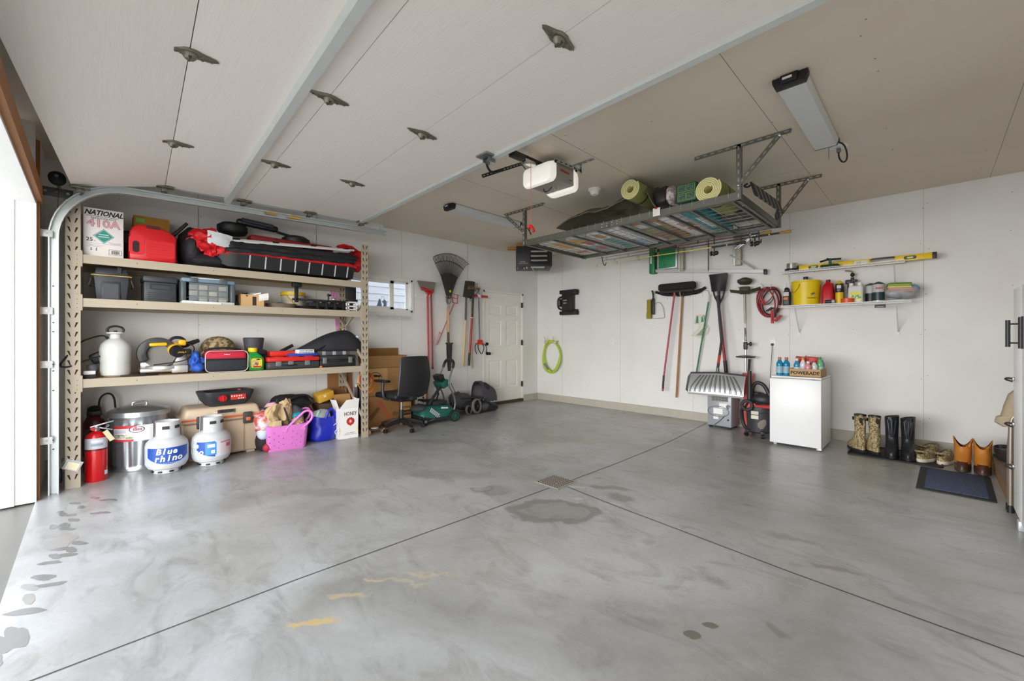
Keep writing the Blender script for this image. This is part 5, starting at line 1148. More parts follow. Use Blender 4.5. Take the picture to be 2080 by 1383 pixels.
t = LT('yellow_box', 'yellow box tilted on the pile behind the blue bag', 'box', .23, -4.25, .415, rz=0)
g = G(); g.box((0, 0, .075), (.20, .14, .10), M('dfae3c', .5), rot=(.15, -.25, .1), bev=.003); g.done('carton', t); g = G(); g.box((-.01, -.075, .078), (.03, .004, .025), M('f4e9c4', .5), rot=(.15, -.25, .1)); g.done('print', t)
t = thing('plywood_sheet', 'brown plywood offcut leaning on the wall behind the shelf end', 'board', (.04, -3.87, 0))
g = GW(t); g.loft([[(.031, y, 0), (.045, y, 0), (.027, y, .85), (.012, y, .85)] for y in (-4.12, -3.80)], M('95693c', .75, var=.25, sc=2.5), sm=False); g.done('sheet', t)
t = LT('tube_bundle', 'bundle of dark tubes standing inside the right shelf post', 'tubes', .24, -3.79, 0)
for i, (x, y, c, h) in enumerate(((-.04, 0, '22242a', .58), (.0, -.03, '2c3038', .60), (.04, .01, '1c1e26', .56), (-.06, -.03, '5a4a4c', .57), (.07, -.02, '6a3a68', .52), (.01, .05, '333844', .61))): g = G(); g.cyl((x, y, 0), (x, y, h), .022, M(c, .5), seg=14); g.cyl((x, y, h), (x, y, h + .02), .014, M('d6d4cc', .5), seg=10); g.done('tube', t)
for nm, lab, c, y, z, r in (('cord_coil', 'yellow cord coiled over the shelf post brace', 'cf9a30', -3.86, .66, .10), ('cord_coil', 'dark red cord coiled inside the yellow one', '8a1f2a', -3.88, .68, .075), ('cord_coil', 'orange cord coil hanging behind the shelf post', 'd07a30', -3.78, .63, .115)):
    g = G(); xx = .56 if 'inside' in lab else (.5 if 'yellow' in lab else .44)
    for k in range(4): g.tube([(r * (1 - .05 * k) * cos(a) * .8, .012 * k - .02, r * (1 - .05 * k) * sin(a) * 1.15) for a in [i * PI / 10 for i in range(20)]], .005, M(c, .5), loop=True, seg=6)
    g.done(nm, label=lab, cat='cord', loc=(xx, y, z), rz=H, group='coils on the shelf post')
t = LT('hang_tag', 'pale paper tag in clear sleeve tied low on the left shelf post', 'tag', .705, -6.385, .19)
g = G(); g.box((0, 0, -.01), (.075, .003, .055), M('e2d8b8', .7), rot=(0, .45, 0)); g.done('paper', t); g = G(); g.box((0, .003, -.005), (.10, .002, .08), M('d8d8e0', .2, alpha=.5), rot=(0, .45, 0)); g.done('sleeve', t); g = G(); g.tube([(0, 0, .03), (.01, 0, .05), (-.03, .02, .05), (-.07, .03, .0), (-.08, .03, -.06)], .002, M('d8d4cc', .5), smooth=2); g.done('string', t)
# ---------------------------------------------------------------- tools and boxes along the left wall beyond the shelving
g = G()
for z in (-.045, -.01, .035): g.bx(-.69, .69, -.014, -.004, z, z + .008, WHT)
for i in range(9): x = -.66 + i * .165; g.bx(x - .004, x + .004, -.010, .0, -.05, .05, WHT)
for x in (-.52, -.15, .30, .50):
    for d in (-.025, .025): g.tube([(x + d, -.008, .0), (x + d, -.10, -.01), (x + d, -.12, .02)], .004, WHT, seg=6)
g.done('tool_rail', label='white wire tool rail on the wall behind the leaf rake', cat='tool rail', loc=(.0015, -2.12, 1.85), rz=H)
def hook(x, z, y=-.05): pass
def pole(g, a, b, r, m, seg=12, r2=None): g.cyl(a, b, r, m, seg=seg, r2=r2)

t = LT('broom', 'angled grey bristle broom with red pole hung bristles up near the window', 'broom', .06, -2.62, 1.9)
g = G(); k = M('6f6a62', .9, col2='8b857a', sc=80, stretch=(60, 60, 3), bump=.4, bsc=60)
g.loft([[(x * w + o, y, z) for x, y in ((-1, -.022), (1, -.022), (1, .022), (-1, .022))] for w, o, z in ((.10, .005, .03), (.155, -.02, .17))], k, sm=False); g.done('bristles', t)
g = G(); g.prism([(-.12, .055), (.10, .005), (.10, .03), (-.11, .085)], RED, -.028, .028, bev=.006); g.prism([(-.10, .05), (.03, -.03), (.05, -.01), (-.06, .045)], RED, -.015, .015, bev=.004); g.prism([(.0, -.04), (.06, -.04), (.09, .01), (.0, .02)], RED, -.018, .018, bev=.004); g.done('broom_head', t)
g = G(); pole(g, (.0, 0, -.02), (.02, .0, -1.10), .0135, M('b01e26', .4)); pole(g, (.02, 0, -1.08), (.022, 0, -1.165), .0145, BLK); g.done('pole', t)
g = G(); g.cyl((0, 0, .0), (0, 0, -.05), .015, M('6a2226', .5)); g.cyl((0, 0, -.04), (.028, 0, -1.17), .0135, M('8f1c26', .4)); g.cyl((.028, 0, -1.16), (.028, 0, -1.18), .0145, BLK); g.cyl((-.01, -.0, .03), (.02, -.03, .05), .006, BLK)
t = LT('broom_pole', 'dark red pole hanging just beside the grey broom', 'pole', .06, -2.555, 1.905); g.done('shaft', t); g = G(); g.tube([(0, 0, .0), (-.02, -.02, .05), (.02, -.02, .05)], .003, BLK, loop=True, seg=5); g.done('hanging_loop', t)
t = LT('leaf_rake', 'black leaf rake with wide fan of tines hung upside down on the wall', 'rake', .085, -2.25, 1.93)
RKM = M('2a2624', .5); g = G()
n = 27
for i in range(n):
    a = math.radians(-33 + 66 * i / (n - 1)) + .06; L = .615
    pts = [(sin(a) * q, -.005, cos(a) * q) for q in (.17, .40, L - .03)] + [(sin(a + .03) * L, -.02, cos(a) * L), (sin(a + .05) * (L + .005), -.05, cos(a) * (L + .002))]
    g.tube(pts, .0045, RKM, seg=6)
g.done('tines', t)
g = G()
for q, w in ((.50, .006), (.30, .008)): g.tube([(sin(math.radians(x) + .06) * q, -.012, cos(math.radians(x) + .06) * q) for x in range(-33, 34, 6)], w, RKM, seg=6)
g.done('spreader_bar', t)
g = G(); g.prism([(-.03, -.10), (.03, -.10), (sin(.6) * .31, cos(.6) * .31)] + [(sin(math.radians(x) + .06) * .31, cos(math.radians(x) + .06) * .31) for x in (24, 12, 0, -12, -24, -33)], M('332e29', .55, bump=.3, bsc=20), -.02, -.006)
for i in range(7): a = math.radians(-27 + 9 * i) + .06; g.tube([(sin(a) * .03, -.022, cos(a) * .03), (sin(a) * .31, -.022, cos(a) * .31)], .004, RKM, seg=6)
g.done('rake_head', t)
g = G(); g.cyl((0, .005, -.02), (-.005, .012, -.9), .0125, M('9a7a50', .6, stretch=(20, 20, 2))); g.sph((.02, -.03, .02), (.018, .012, .022), M('c8d838', .5), 10); g.done('handle', t)
t = LT('drain_spade', 'narrow black bladed spade with wood handle hanging in front of the leaf rake', 'spade', .10, -2.255, 1.8)
g = G(); g.tube([(-.03, 0, .06), (-.045, 0, -.01), (0, 0, -.07), (.045, 0, -.01), (.03, 0, .06)], .011, GRY, smooth=2); g.cyl((-.045, 0, .055), (.045, 0, .055), .014, M('35302b', .5)); g.tube([(0, 0, -.05), (0, 0, -.16)], [.018, .015], M('b0aca4', .35, .7)); g.done('grip', t)
g = G(); g.cyl((0, 0, -.14), (.0, 0, -.50), .017, M('c79f72', .6, stretch=(20, 20, 2))); g.done('shaft', t)
g = G(); g.cyl((0, 0, -.48), (0, 0, -.72), .0165, M('34302c', .5), r2=.019); g.done('socket', t)
g = G(); g.sheet(lambda u, v: ((u - .5) * ((.165 if v < .02 else .115) - .055 * max(0, (v - .2) / .8) ** 1.5), .02 * cos((u - .5) * 2.4) - .03, -.67 - .45 * v), 8, 14, M('3a3531', .5, .3), .003); g.tube([(0, -.02, -.7), (0, -.02, -.95)], [.016, .006], M('34302c', .5)); g.done('blade', t)
t = LT('grass_stitcher', 'thin red long handled tool leaning diagonally behind the spade', 'garden tool', .05, -2.10, 1.86)
PR = M('b8424a', .45); g = G(); g.tube([(-.06, 0, .06), (.07, 0, .05), (.06, 0, -.09), (-.03, 0, -.08)], .008, PR, loop=True); g.cyl((-.03, 0, .0), (.06, 0, -.01), .006, PR); g.done('head', t)
g = G(); g.cyl((.0, 0, -.08), (-.335, 0, -.76), .0065, PR, seg=8); g.cyl((-.30, 0, -.56), (-.39, 0, -.77), .006, M('d8a0a0', .5), seg=8); g.cyl((-.30, 0, -.56), (-.25, 0, -.60), .005, PR, seg=8); g.done('rod', t)
t = LT('square_shovel', 'square black shovel with wood shaft hung blade up near the entry door', 'shovel', .085, -1.84, 1.86)
g = G(); g.sheet(lambda u, v: (-.13 + u * (.24 - .03 * v) + .05 * v, -.02 - .03 * sin(u * PI), .02 + .27 * v - .03 * u * (1 - v)), 10, 10, M('37322c', .6, .2), .004); g.done('blade', t)
g = G(); g.cyl((-.04, 0, .06), (-.055, 0, -.38), .017, M('4c4844', .5)); g.done('socket', t)
g = G(); g.cyl((-.055, 0, -.36), (-.105, 0, -1.12), .018, M('cdb27c', .55, stretch=(20, 20, 2), var=.12)); g.done('shaft', t)
t = LT('bow_rake', 'steel bow rake with red shaft and black grip beside the square shovel', 'rake', .165, -1.80, 1.86)
g = G(); g.box((.0, -.02, .16), (.27, .02, .018), M('6b5433', .6), rot=(0, -.05, 0), bev=.003)
for i in range(10): g.cyl((-.12 + i * .027, -.02, .165), (-.12 + i * .027, -.05, .20), .005, M('7d6238', .6), r2=.003, seg=6)
g.tube([(-.11, -.015, .16), (-.06, 0, .07), (0, 0, .02), (.06, 0, .07), (.12, -.015, .15)], .006, M('3a342c', .6), smooth=2); g.done('rake_head', t)
g = G(); g.cyl((0, 0, .03), (-.02, 0, -.33), .018, BLK); g.done('socket', t); g = G(); g.cyl((-.02, 0, -.31), (-.075, 0, -.93), .019, M('96202a', .4)); g.cyl((-.019, 0, -.315), (-.0205, 0, -.325), .0205, WHT); g.done('shaft', t); g = G(); g.cyl((-.075, 0, -.90), (-.09, 0, -1.11), .0215, BLK); g.done('grip', t)
g = G(); g.cyl((0, 0, .10), (.0, 0, .0), .016, BLK); g.cyl((0, 0, .01), (.03, 0, -1.14), .0145, M('b7a58c', .6, stretch=(20, 20, 2)))
t = LT('wooden_pole', 'pale bare wooden pole hanging between the red rake shaft and cultivator', 'pole', .06, -1.765, 1.83); g.done('shaft', t); g = G(); g.tube([(0, 0, .09), (-.012, -.005, .13), (.012, -.005, .13)], .002, BLK, loop=True, seg=5); g.done('hanging_loop', t)
t = LT('cultivator', 'grey poled hand cultivator with red hub and curved black tines', 'cultivator', .08, -1.61, 1.92)
g = G(); g.cyl((0, 0, .12), (.025, 0, -.78), .0135, M('77777a', .45, .4)); g.done('pole', t)
g = G(); g.tube([(-.19, -.0, .0), (.20, 0, .0)], .021, M('c03028', .45), seg=12); g.box((0, -.01, .0), (.06, .05, .045), WHT, rot=(0, .4, 0), bev=.006); g.cyl((0, 0, .1), (0, 0, .14), .018, BLK); g.done('crossbar_handle', t)
g = G(); g.box((.025, -.01, -.78), (.08, .06, .07), M('cf2218', .4), bev=.012); g.box((.02, -.01, -.81), (.16, .03, .025), M('cf2218', .4), bev=.006); g.done('hub', t)
for s in (-.09, -.045, .045, .085): g = G(); g.tube([(.025 + s * .9, -.01, -.82), (.025 + s * 1.35, -.03, -.84), (.025 + s * 1.5, -.04, -.90), (.025 + s * (1.2 if abs(s) > .06 else .2), -.05, -.985)], .0075, BLK, smooth=2); g.done('tine', t)
t = LT('hand_fork', 'small rusty hand fork hooked above the cultivator crossbar', 'hand fork', .045, -1.70, 2.03)
g = G()
for i in range(5): g.tube([(-.05 + i * .03, 0, -.02), (-.06 + i * .035, -.01, .06), (-.06 + i * .035, -.03, .11)], .005, M('6d6156', .6), seg=6)
g.bx(-.055, .075, -.006, .006, -.03, -.015, M('6d6156', .6)); g.done('tines', t); g = G(); g.tube([(.01, 0, -.02), (.0, 0, -.08), (-.03, -.01, -.12)], .008, M('b86058', .5)); g.done('neck', t)
g = G(); 
for z in (0, .03, .055): g.tube([(-.25, -.005, z), (-.25, -.09, z * .8), (.24, -.09, z * .8), (.24, -.005, z)], .0028, M('b9b9b4', .5), seg=6)
for i in range(5): g.cyl((-.25 + i * .1225, -.09, 0), (-.25 + i * .1225, -.09, .05), .002, M('b9b9b4', .5), seg=6)
one(g, 'wire_shelf', 'small white wire shelf mounted under the window', 'wall shelf', .0, -3.19, 1.475)
t = LT('bird_decal', 'two dark blue bird shaped ornaments on a stake seen through the window', 'ornament', -.35, -3.16, 1.2)
g = G(); NB = M('3d4a66', .5); g.prism([(-.10, .46), (.0, .46), (-.025, .58), (-.05, .60), (-.07, .53)], NB, -.006, .006); g.prism([(.0, .45), (.07, .47), (.07, .56), (.04, .59), (.0, .56), (.03, .52)], NB, -.006, .006); g.tube([(-.02, 0, .58), (.0, 0, .65), (.035, 0, .62), (.03, 0, .58)], .003, NB, smooth=2); g.done('ornament_plate', t); g = G(); g.cyl((-.02, 0, -1.34), (-.02, 0, .46), .004, NB, seg=6); g.done('stake', t)

# cartons
t = LT('open_carton', 'large brown carton with open flaps standing behind the office chair', 'box', .125, -3.39, 0)
g = G(); g.bx(-.30, .28, -.11, .11, 0, .80, M('a67d4e', .85, var=.12, sc=3), bev=.003); g.done('carton', t)
g = G(); g.bx(-.30, .28, .09, .11, .80, 1.06, M('8d6534', .85), bev=.002); g.done('rear_flap', t)
for x, d in ((-.30, -1), (.28, 1)):
    g = G(); g.loft([[(x, -.11, .80), (x, .11, .80), (x + d * .02, .11, .96), (x + d * .02, -.11, .96)], [(x - d * .004, -.11, .80), (x - d * .004, .11, .80), (x + d * .016, .11, .96), (x + d * .016, -.11, .96)]], M('8d6534', .85), sm=False); g.done('side_flap', t)
g = G(); g.loft([[(-.30, -.11, .80), (.28, -.11, .80), (.28, -.13, .96), (-.30, -.13, .96)], [(-.30, -.106, .80), (.28, -.106, .80), (.28, -.126, .96), (-.30, -.126, .96)]], M('a17848', .85), sm=False); g.done('front_flap', t)
g = G(); g.bx(-.30, .0, -.1125, -.11, .62, .79, M('c3996a', .8)); g.bx(-.3, .28, -.1122, -.11, .79, .80, M('7d5a30', .85)); P = [(-.18 + .10 * cos(a), .66 + .08 * sin(a)) for a in [i * PI / 12 for i in range(13)]]
for k, c in ((1, '2c241b'), (.9, 'c3996a'), (.62, '2c241b'), (.5, 'c3996a')): g.prism([(-.18 + (x + .18) * k, .66 + (z - .66) * k) for x, z in P], M(c, .8), -.1128 - (1 - k) * .001, -.1125)
g.bx(-.26, -.1, -.1135, -.112, .675, .70, M('2c241b', .8)); g.bx(-.1, .1, -.1125, -.11, .42, .55, M('b58a58', .8)); g.done('print', t)
t = LT('printed_carton', 'low brown carton with orange brush print leaning behind the chair base', 'box', .30, -3.48, 0)
g = G(); g.box((0, .0, .21), (.44, .05, .44), M('94683c', .85, var=.12, sc=3), rot=(.12, 0, 0), bev=.003); g.done('carton', t)
g = G(); g.box((.02, -.027, .2), (.04, .004, .40), M('b0583a', .8), rot=(.12, -.6, 0)); g.box((-.15, -.027, .2), (.05, .003, .2), M('6e4a2c', .8), rot=(.12, .7, 0)); g.box((.18, -.026, .16), (.12, .003, .05), M('6e4a2c', .8), rot=(.12, .2, 0)); g.done('print', t)
t = LT('sonar_carton', 'brown carton with black lettered band on the floor beside the lawn mower', 'box', .25, -3.165, 0)
g = G(); g.bx(-.07, .075, -.11, .0, 0, .335, CARD, bev=.003); g.done('carton', t); g = G(); g.text('SONAR', (.0, -.1108, .24), .038, M('3a2614', .7), bold=.001); g.bx(-.065, .07, -.1106, -.11, .13, .20, M('2a1c10', .7)); marks(g, .0, .165, .12, .034, M('8a6238', .7), -.111, 9, 17); g.done('lettering', t)
t = LT('icon_carton', 'tall white sided carton printed with red and black icons by the red poles', 'box', .12, -2.80, 0)
g = G(); g.bx(-.13, .10, -.08, .08, 0, .77, M('a57c4e', .85), bev=.003); g.done('carton', t); g = G(); g.bx(-.128, .055, -.082, -.08, .01, .765, M('d8d2c6', .7))
for z in (.72, .62): g.prism([(-.0 + .03 * cos(i * PI / 8), z + .03 * sin(i * PI / 8)) for i in range(16)], M('b23a30', .6), -.0832, -.082); g.box((0, -.0835, z), (.028, .002, .01), M('d8d2c6', .7))
for i, z in enumerate((.56, .50, .43, .35, .29, .22, .15)): g.box((-.06, -.0832, z), (.05, .002, .03), M('2e2a26', .7), rot=(0, .4 * (i % 3 - 1), 0)); g.box((.01, -.0832, z - .03), (.03, .002, .025), M('2e2a26', .7), rot=(0, .5, 0))
g.done('print', t)
t = LT('wheeled_board', 'low wooden board on tan rubber rollers lying at the foot of the shelf post', 'roller board', .56, -3.74, 0, rz=-.15)
g = G(); g.box((0, 0, .05), (.22, .10, .02), M('4a4236', .7), bev=.005); g.lathe([(.045, .06), (.05, .062), (.04, .072), (.001, .072)], M('c8bfae', .4), (-.0, 0, 0), seg=20); g.done('deck', t)
for x in (-.10, .11):
    g = G(); g.cyl((x, -.07, .03), (x, .07, .03), .03, M('b08a68', .7), seg=16); g.done('roller', t)
g = G(); g.bx(-.09, .09, -.06, .06, 0, .008, M('5a2a26', .7), bev=.003); one(g, 'maroon_mat', 'flat maroon strip lying on the floor behind the chair base', 'mat', .40, -3.80, 0)

# office chair: faces the wall, its back to the room
t = thing('office_chair', 'black high backed office chair turned to the wall in front of the cartons', 'chair', (.60, -3.385, 0), H + .12)
CB_ = M('17171b', .6, bump=.1, bsc=200); PLA = M('1b1c20', .4)
for k in range(5):
    a = 2 * PI * k / 5 + .78; c, s = cos(a), sin(a)
    g = G(); g.loft([[(c * r - s * w, s * r + c * w, z) for w, z in ((-ww, z0), (ww, z0), (ww * .8, z1), (-ww * .8, z1))] for r, ww, z0, z1 in ((.02, .028, .10, .15), (.14, .024, .09, .13), (.28, .018, .065, .088))], PLA); g.done('base_arm', t)
    g = G(); p = (c * .28, s * .28)
    for q in (-.014, .014): g.lathe([(.001, -.008), (.026, -.008), (.026, .008), (.001, .008)], BLK, (p[0] - s * q, p[1] + c * q, .026), ax=(-s, c, 0), seg=16)
    g.cyl((*p, .03), (*p, .07), .01, BLK); g.done('caster', t)
g = G(); g.cyl((0, 0, .08), (0, 0, .26), .028, PLA); g.cyl((0, 0, .25), (0, 0, .40), .017, M('8a8a8c', .3, .8)); g.box((0, 0, .40), (.20, .24, .05), PLA, bev=.015); g.done('gas_column', t)
g = G(); g.box((0, .03, .46), (.47, .46, .07), CB_, bev=.03, seg=3); g.done('seat', t)
g = G()
def back(u, v):
    w = .212 - .02 * v + .02 * sin(v * PI); x = (u * 2 - 1) * w
    y = -.21 - .05 * sin(v * 2.6 + .3) + .05 * (1 - (u * 2 - 1) ** 2) * -1 - .03 * v
    return (x, y, .47 + .50 * v - .012 * (u * 2 - 1) ** 2 * (1 if v > .5 else -1))
g.sheet(back, 16, 20, CB_, -.03); g.done('backrest', t)
g = G(); 
for e in (0, 1): g.tube([Vector(back(e, v / 12)) + Vector((0, .012, 0)) for v in range(13)], .012, M('55565a', .4, .4), seg=8)
g.tube([Vector(back(u / 10, .30)) + Vector((0, -.014, 0)) for u in range(11)], .007, PLA, seg=6); g.tube([Vector(back(u / 10, .06)) + Vector((0, -.022, 0)) for u in range(11)], .014, PLA, seg=8); g.box((0, -.19, .43), (.10, .16, .05), PLA, bev=.015); g.tube([(0, -.12, .40), (0, -.25, .42), (0, -.285, .50)], .025, PLA, smooth=1); g.done('back_frame', t)
for s in (-1, 1):
    g = G(); g.tube([(s * .20, .0, .42), (s * .27, .0, .44), (s * .275, .02, .52), (s * .27, .02, .64)], .019, M('2c2e34', .4), smooth=1, seg=10); g.done('arm_post', t)
    g = G(); g.box((s * .27, .04, .655), (.09, .25, .03), BLK, bev=.013); g.done('armrest', t)

# lawn mower with folded bar handle
t = LT('lawn_mower', 'green and black cordless lawn mower with folded tube handle by the wall', 'lawn mower', .45, -2.785, 0, rz=-.1)
MG = M('195c50', .4); MB_ = M('22272a', .5); TUBE = M('74787a', .4, .6); g = G()
g.loft([[(x * k + o, y * k2, z) for x, y in rrect(.56, .34, .08, 5)] for k, k2, o, z in ((1, 1, 0, .06), (1.02, 1.02, 0, .10), (.96, .9, .01, .17), (.72, .6, .03, .235), (.68, .55, .03, .24))], MG); g.done('deck_cover', t)
g = G(); g.loft([[(x, y, z) for x, y in rrect(.60, .37, .09, 5)] for z in (.045, .085)], MB_); g.bx(-.30, -.24, -.17, .17, .06, .12, MB_, bev=.015); g.sph((-.22, 0, .21), (.13, .13, .06), M('38403f', .6), 16); g.done('deck_skirt', t)
g = G(); g.box((.05, -.02, .27), (.24, .2, .07), M('26292b', .5), bev=.02); g.box((.12, -.12, .20), (.10, .06, .08), MG, bev=.015); g.box((-.02, .02, .30), (.30, .12, .04), BLK, rot=(0, .1, .1), bev=.01); g.done('motor_cover', t)
g = G(); g.box((.10, -.155, .205), (.11, .006, .02), M('cfd6d4', .5), rot=(-.2, .1, 0)); g.done('label_patch', t)
g = G(); a = (-.13, -.165, .20); b = (.03, -.172, .075); ang = math.atan2(a[2] - b[2], b[0] - a[0]); g.box(((a[0] + b[0]) / 2, -.172, .14), (.21, .004, .06), M('b4b7bd', .5), rot=(-.25, ang, 0))
for i in range(7): g.box((a[0] + (b[0] - a[0]) * (.08 + i * .14), -.1735, a[2] + (b[2] - a[2]) * (.08 + i * .14)), (.008, .005, .045), M('4a4d50', .5), rot=(-.25, ang, .0))
None; g.done('name_plate', t)
for x, r in ((-.235, .055), (.235, .085)):
    for y in (-.205, .19):
        g = G(); g.lathe([(.001, -.022), (r * .7, -.022), (r * .98, -.02), (r, -.012), (r, .012), (r * .98, .02), (r * .7, .022), (.001, .022)], RUB, (x, y, r), ax=(0, 1, 0), seg=28)
        yy = y - .0235 if y < 0 else y + .0235
        if r > .06:
            g.lathe([(r * .62, -.001), (r * .72, -.001), (r * .72, .001), (r * .62, .001)], MG, (x, yy, r), ax=(0, 1, 0), seg=28, caps=False)
            for k in range(10): a = k * PI / 5; g.box((x + cos(a) * r * .36, yy, r + sin(a) * r * .36), (r * .6, .003, .008), MG, rot=(0, -a, 0))
            g.cyl((x, yy - .002, r), (x, yy + .002, r), .016, MG)
        else: g.cyl((x, yy - .002, r), (x, yy + .002, r), .02, GRY)
        g.done('wheel', t)
for y, c in ((-.16, 0), (.16, 1)):
    g = G(); g.tube([(.24, y, .13), (.285, y, .25), (.24, y, .40), (.16, y, .52), (.18, y * .95, .62), (.255, y * .85, .79)], .0125, TUBE, smooth=2, seg=10); g.done('handle_tube', t)
g = G(); g.tube([(.245, -.137, .765), (.27, -.13, .84), (.27, -.06, .885), (.27, .06, .885), (.27, .13, .84), (.245, .137, .765)], .021, BLK, smooth=2, seg=10); g.done('handle_grip', t)
g = G(); g.box((.135, 0, .54), (.13, .27, .10), MG, rot=(0, -.5, 0), bev=.02); g.box((.09, 0, .63), (.09, .20, .09), BLK, rot=(0, -.3, 0), bev=.02); g.box((.10, -.10, .60), (.05, .03, .02), M('14181a', .4), bev=.004); g.box((.19, .1, .57), (.05, .06, .07), M('4a1620', .5), bev=.01); g.done('battery_housing', t)
g = G(); g.tube([(.06, -.1, .50), (-.05, -.12, .38), (-.14, -.13, .27)], .022, MB_, seg=10); g.tube([(.10, .08, .50), (.12, .06, .38), (.06, .02, .28)], .014, MB_); g.tube([(.02, -.15, .10), (-.12, -.19, .06), (-.2, -.2, .05)], .008, TUBE); g.done('support_strut', t)
g = G(); g.tube([(.2, -.165, .55), (.26, -.18, .42), (.30, -.17, .3), (.2, -.15, .2), (.1, -.12, .28)], .005, BLK, smooth=3); g.done('cable', t)

# folded stroller with its hood
t = LT('folded_stroller', 'folded black stroller with dark grey hood and ringed wheels against the wall', 'stroller', .25, -1.92, 0)
FG = M('48464c', .75, bump=.5, bsc=12); g = G()
def hood(u, v):
    a = PI * v; r = .25 + .03 * sin(u * 9)
    return (.12 + .30 * u - .17 * (1 - u) * sin(a) * .2 + .04, .17 * cos(a) * (1 - .25 * u), .16 + (.33 - .13 * u * u) * sin(a) ** .8 + .012 * noise.noise(Vector((u * 7, v * 7, 1))))
g.sheet(hood, 14, 18, FG, .006); g.sph((.20, -.02, .28), (.15, .13, .17), FG, 18, nz=.2, ns=7); g.sph((.24, -.05, .38), (.10, .09, .09), M('26252a', .8), 14); g.done('hood', t)
g = G(); g.sph((-.20, .03, .21), (.19, .14, .13), FG, 20, nz=.3, ns=6, seed=5, sq=.8); g.sph((-.05, -.02, .12), (.2, .14, .09), BLKM, 16, nz=.2, ns=6); g.done('seat_fabric', t)
g = G(); g.prism([(-.10, .0), (.40, .0), (.45, .05), (.43, .10), (.30, .15), (-.05, .13)], M('1d1d20', .5), -.19, .05, bev=.02); g.sph((.14, -.16, .10), (.12, .06, .06), FG, 14, nz=.3, ns=9); 
for k in range(3): g.box((.22 + .03 * k, -.195, .115 - .03 * k), (.30, .01, .014), BLK, rot=(0, .12, 0))
g.done('tray', t)
for p, r, tl in (((-.07, -.235, .135), .115, .15), ((-.17, -.16, .075), .075, .3)):
    g = G(); ax = (.25, -1, .1)
    g.lathe([(r * .80, -.02), (r, -.016), (r * 1.02, 0), (r, .016), (r * .80, .02), (r * .78, 0)], M('6e6a66', .7), p, ax=ax, seg=32, caps=False); g.cyl(Vector(p) + Vector(ax) * -.02, Vector(p) + Vector(ax) * .02, r * .2, BLK)
    x, y, z = basis(ax)
    for k in range(6): a = k * PI / 3; g.cyl(p, Vector(p) + (x * cos(a) + y * sin(a)) * r * .8, .008, BLK, seg=6)
    g.done('wheel', t)
g = G(); g.tube([(-.28, -.12, .26), (-.05, -.2, .27), (.08, -.2, .24), (.28, -.2, .12)], .014, MB_, smooth=1); g.tube([(-.1, -.2, .20), (.1, -.2, .25), (.3, -.1, .2)], .01, TUBE, smooth=1); g.sph((.10, -.2, .21), (.03, .03, .04), BLK, 10); g.done('frame', t)
# ---------------------------------------------------------------- the back wall (things face -y; local frame = world axes)
def BT(name, label, cat, x, y, z, group=None, rz=0): return thing(name, label, cat, (x, y, z), rz, group)
def oneb(g, name, label, cat, x, y, z, rz=0, group=None): return g.done(name, label=label, cat=cat, loc=(x, y, z), rz=rz, group=group)
t = BT('work_light', 'black folding work light with tube handle mounted on the back wall', 'work light', .80, -.002, 1.86)
g = G(); g.bx(-.10, .13, -.12, -.02, -.16, .18, BLK, bev=.01); g.bx(-.16, .22, -.12, -.01, .16, .23, BLK, bev=.015); g.bx(-.16, .22, -.12, -.01, -.23, -.16, BLK, bev=.015); g.bx(.12, .22, -.11, -.03, -.2, -.13, BLK, bev=.01); g.bx(.12, .22, -.11, -.03, .13, .2, BLK, bev=.01)
g.bx(-.06, .02, -.122, -.11, .03, .045, M('c9bfa0', .5)); g.bx(-.06, .01, -.122, -.11, -.02, -.005, M('c9bfa0', .5)); g.done('housing', t); g = G(); g.bx(-.03, .05, -.03, 0, -.1, .1, GRY); g.done('wall_mount', t)
g = G(); g.tube([(-.10, -.07, .12), (-.20, -.07, .10), (-.23, -.07, .05), (-.23, -.07, -.06), (-.2, -.07, -.11), (-.10, -.07, -.14)], .016, BLK, smooth=2); g.done('handle', t)
g = G(); g.bx(-.20, -.145, -.10, -.04, -.07, .07, M('2a2022', .5), bev=.01); g.bx(-.19, -.155, -.102, -.1, -.04, .04, M('6a5458', .5)); g.done('battery', t)
t = BT('garden_hose', 'lime green hose looped over two hooks on the back wall', 'hose', .42, -.06, .85)
LG_ = M('b2cc3a', .45)
for k in range(3):
    g = G(); g.tube([(-.0 + (.20 + .012 * (k - 1)) * cos(a) + .02 * sin(a * 2 + k), -.02 * k + .01 * sin(a * 3), .0 + (.29 + .018 * (k - 1)) * sin(a)) for a in [i * PI / 14 for i in range(28)]], .014, LG_, loop=True, seg=8); g.done('hose_loop', t)
g = G(); g.cyl((-.15, -.05, -.14), (-.05, -.05, -.25), .018, M('6f7a86', .4)); g.cyl((-.05, -.05, -.25), (.03, -.05, -.29), .016, LG_); g.done('coupling', t)
for s in (-.1, .11): g = G(); g.tube([(s, .06, .30), (s, -.05, .28), (s, -.075, .30), (s - .03, -.08, .38)], .008, M('c2b8a4', .5), smooth=1); g.sph((s, -.06, .275), (.045, .03, .03), M('cdbda0', .5), 10); g.done('hook', t)
def plate(name, label, x, z):
    t = BT(name, label, 'switch' if 'switch' in name else 'outlet', x, 0, z)
    g = G(); g.bx(-.036, .036, -.007, 0, -.058, .058, M('e8e8e6', .35), bev=.003); g.done('face_plate', t); return t
t = plate('light_switch', 'small white toggle switch plate on the bare back wall', 1.70, 1.155); g = G(); g.bx(-.005, .005, -.02, -.006, -.01, .012, WHT, bev=.002); g.done('toggle', t)
t = plate('wall_outlet', 'white wall outlet with black plug near the mini fridge', 4.085, 1.14)
for z in (.022, -.022): g = G(); g.prism(rrect(.034, .03, .01, 4, 0, z), M('dcdcd8', .4), -.009, -.006); g.done('receptacle', t)
t = BT('power_cord', 'black fridge power cord hanging from the wall outlet', 'cord', 4.085, -.01, 1.10)
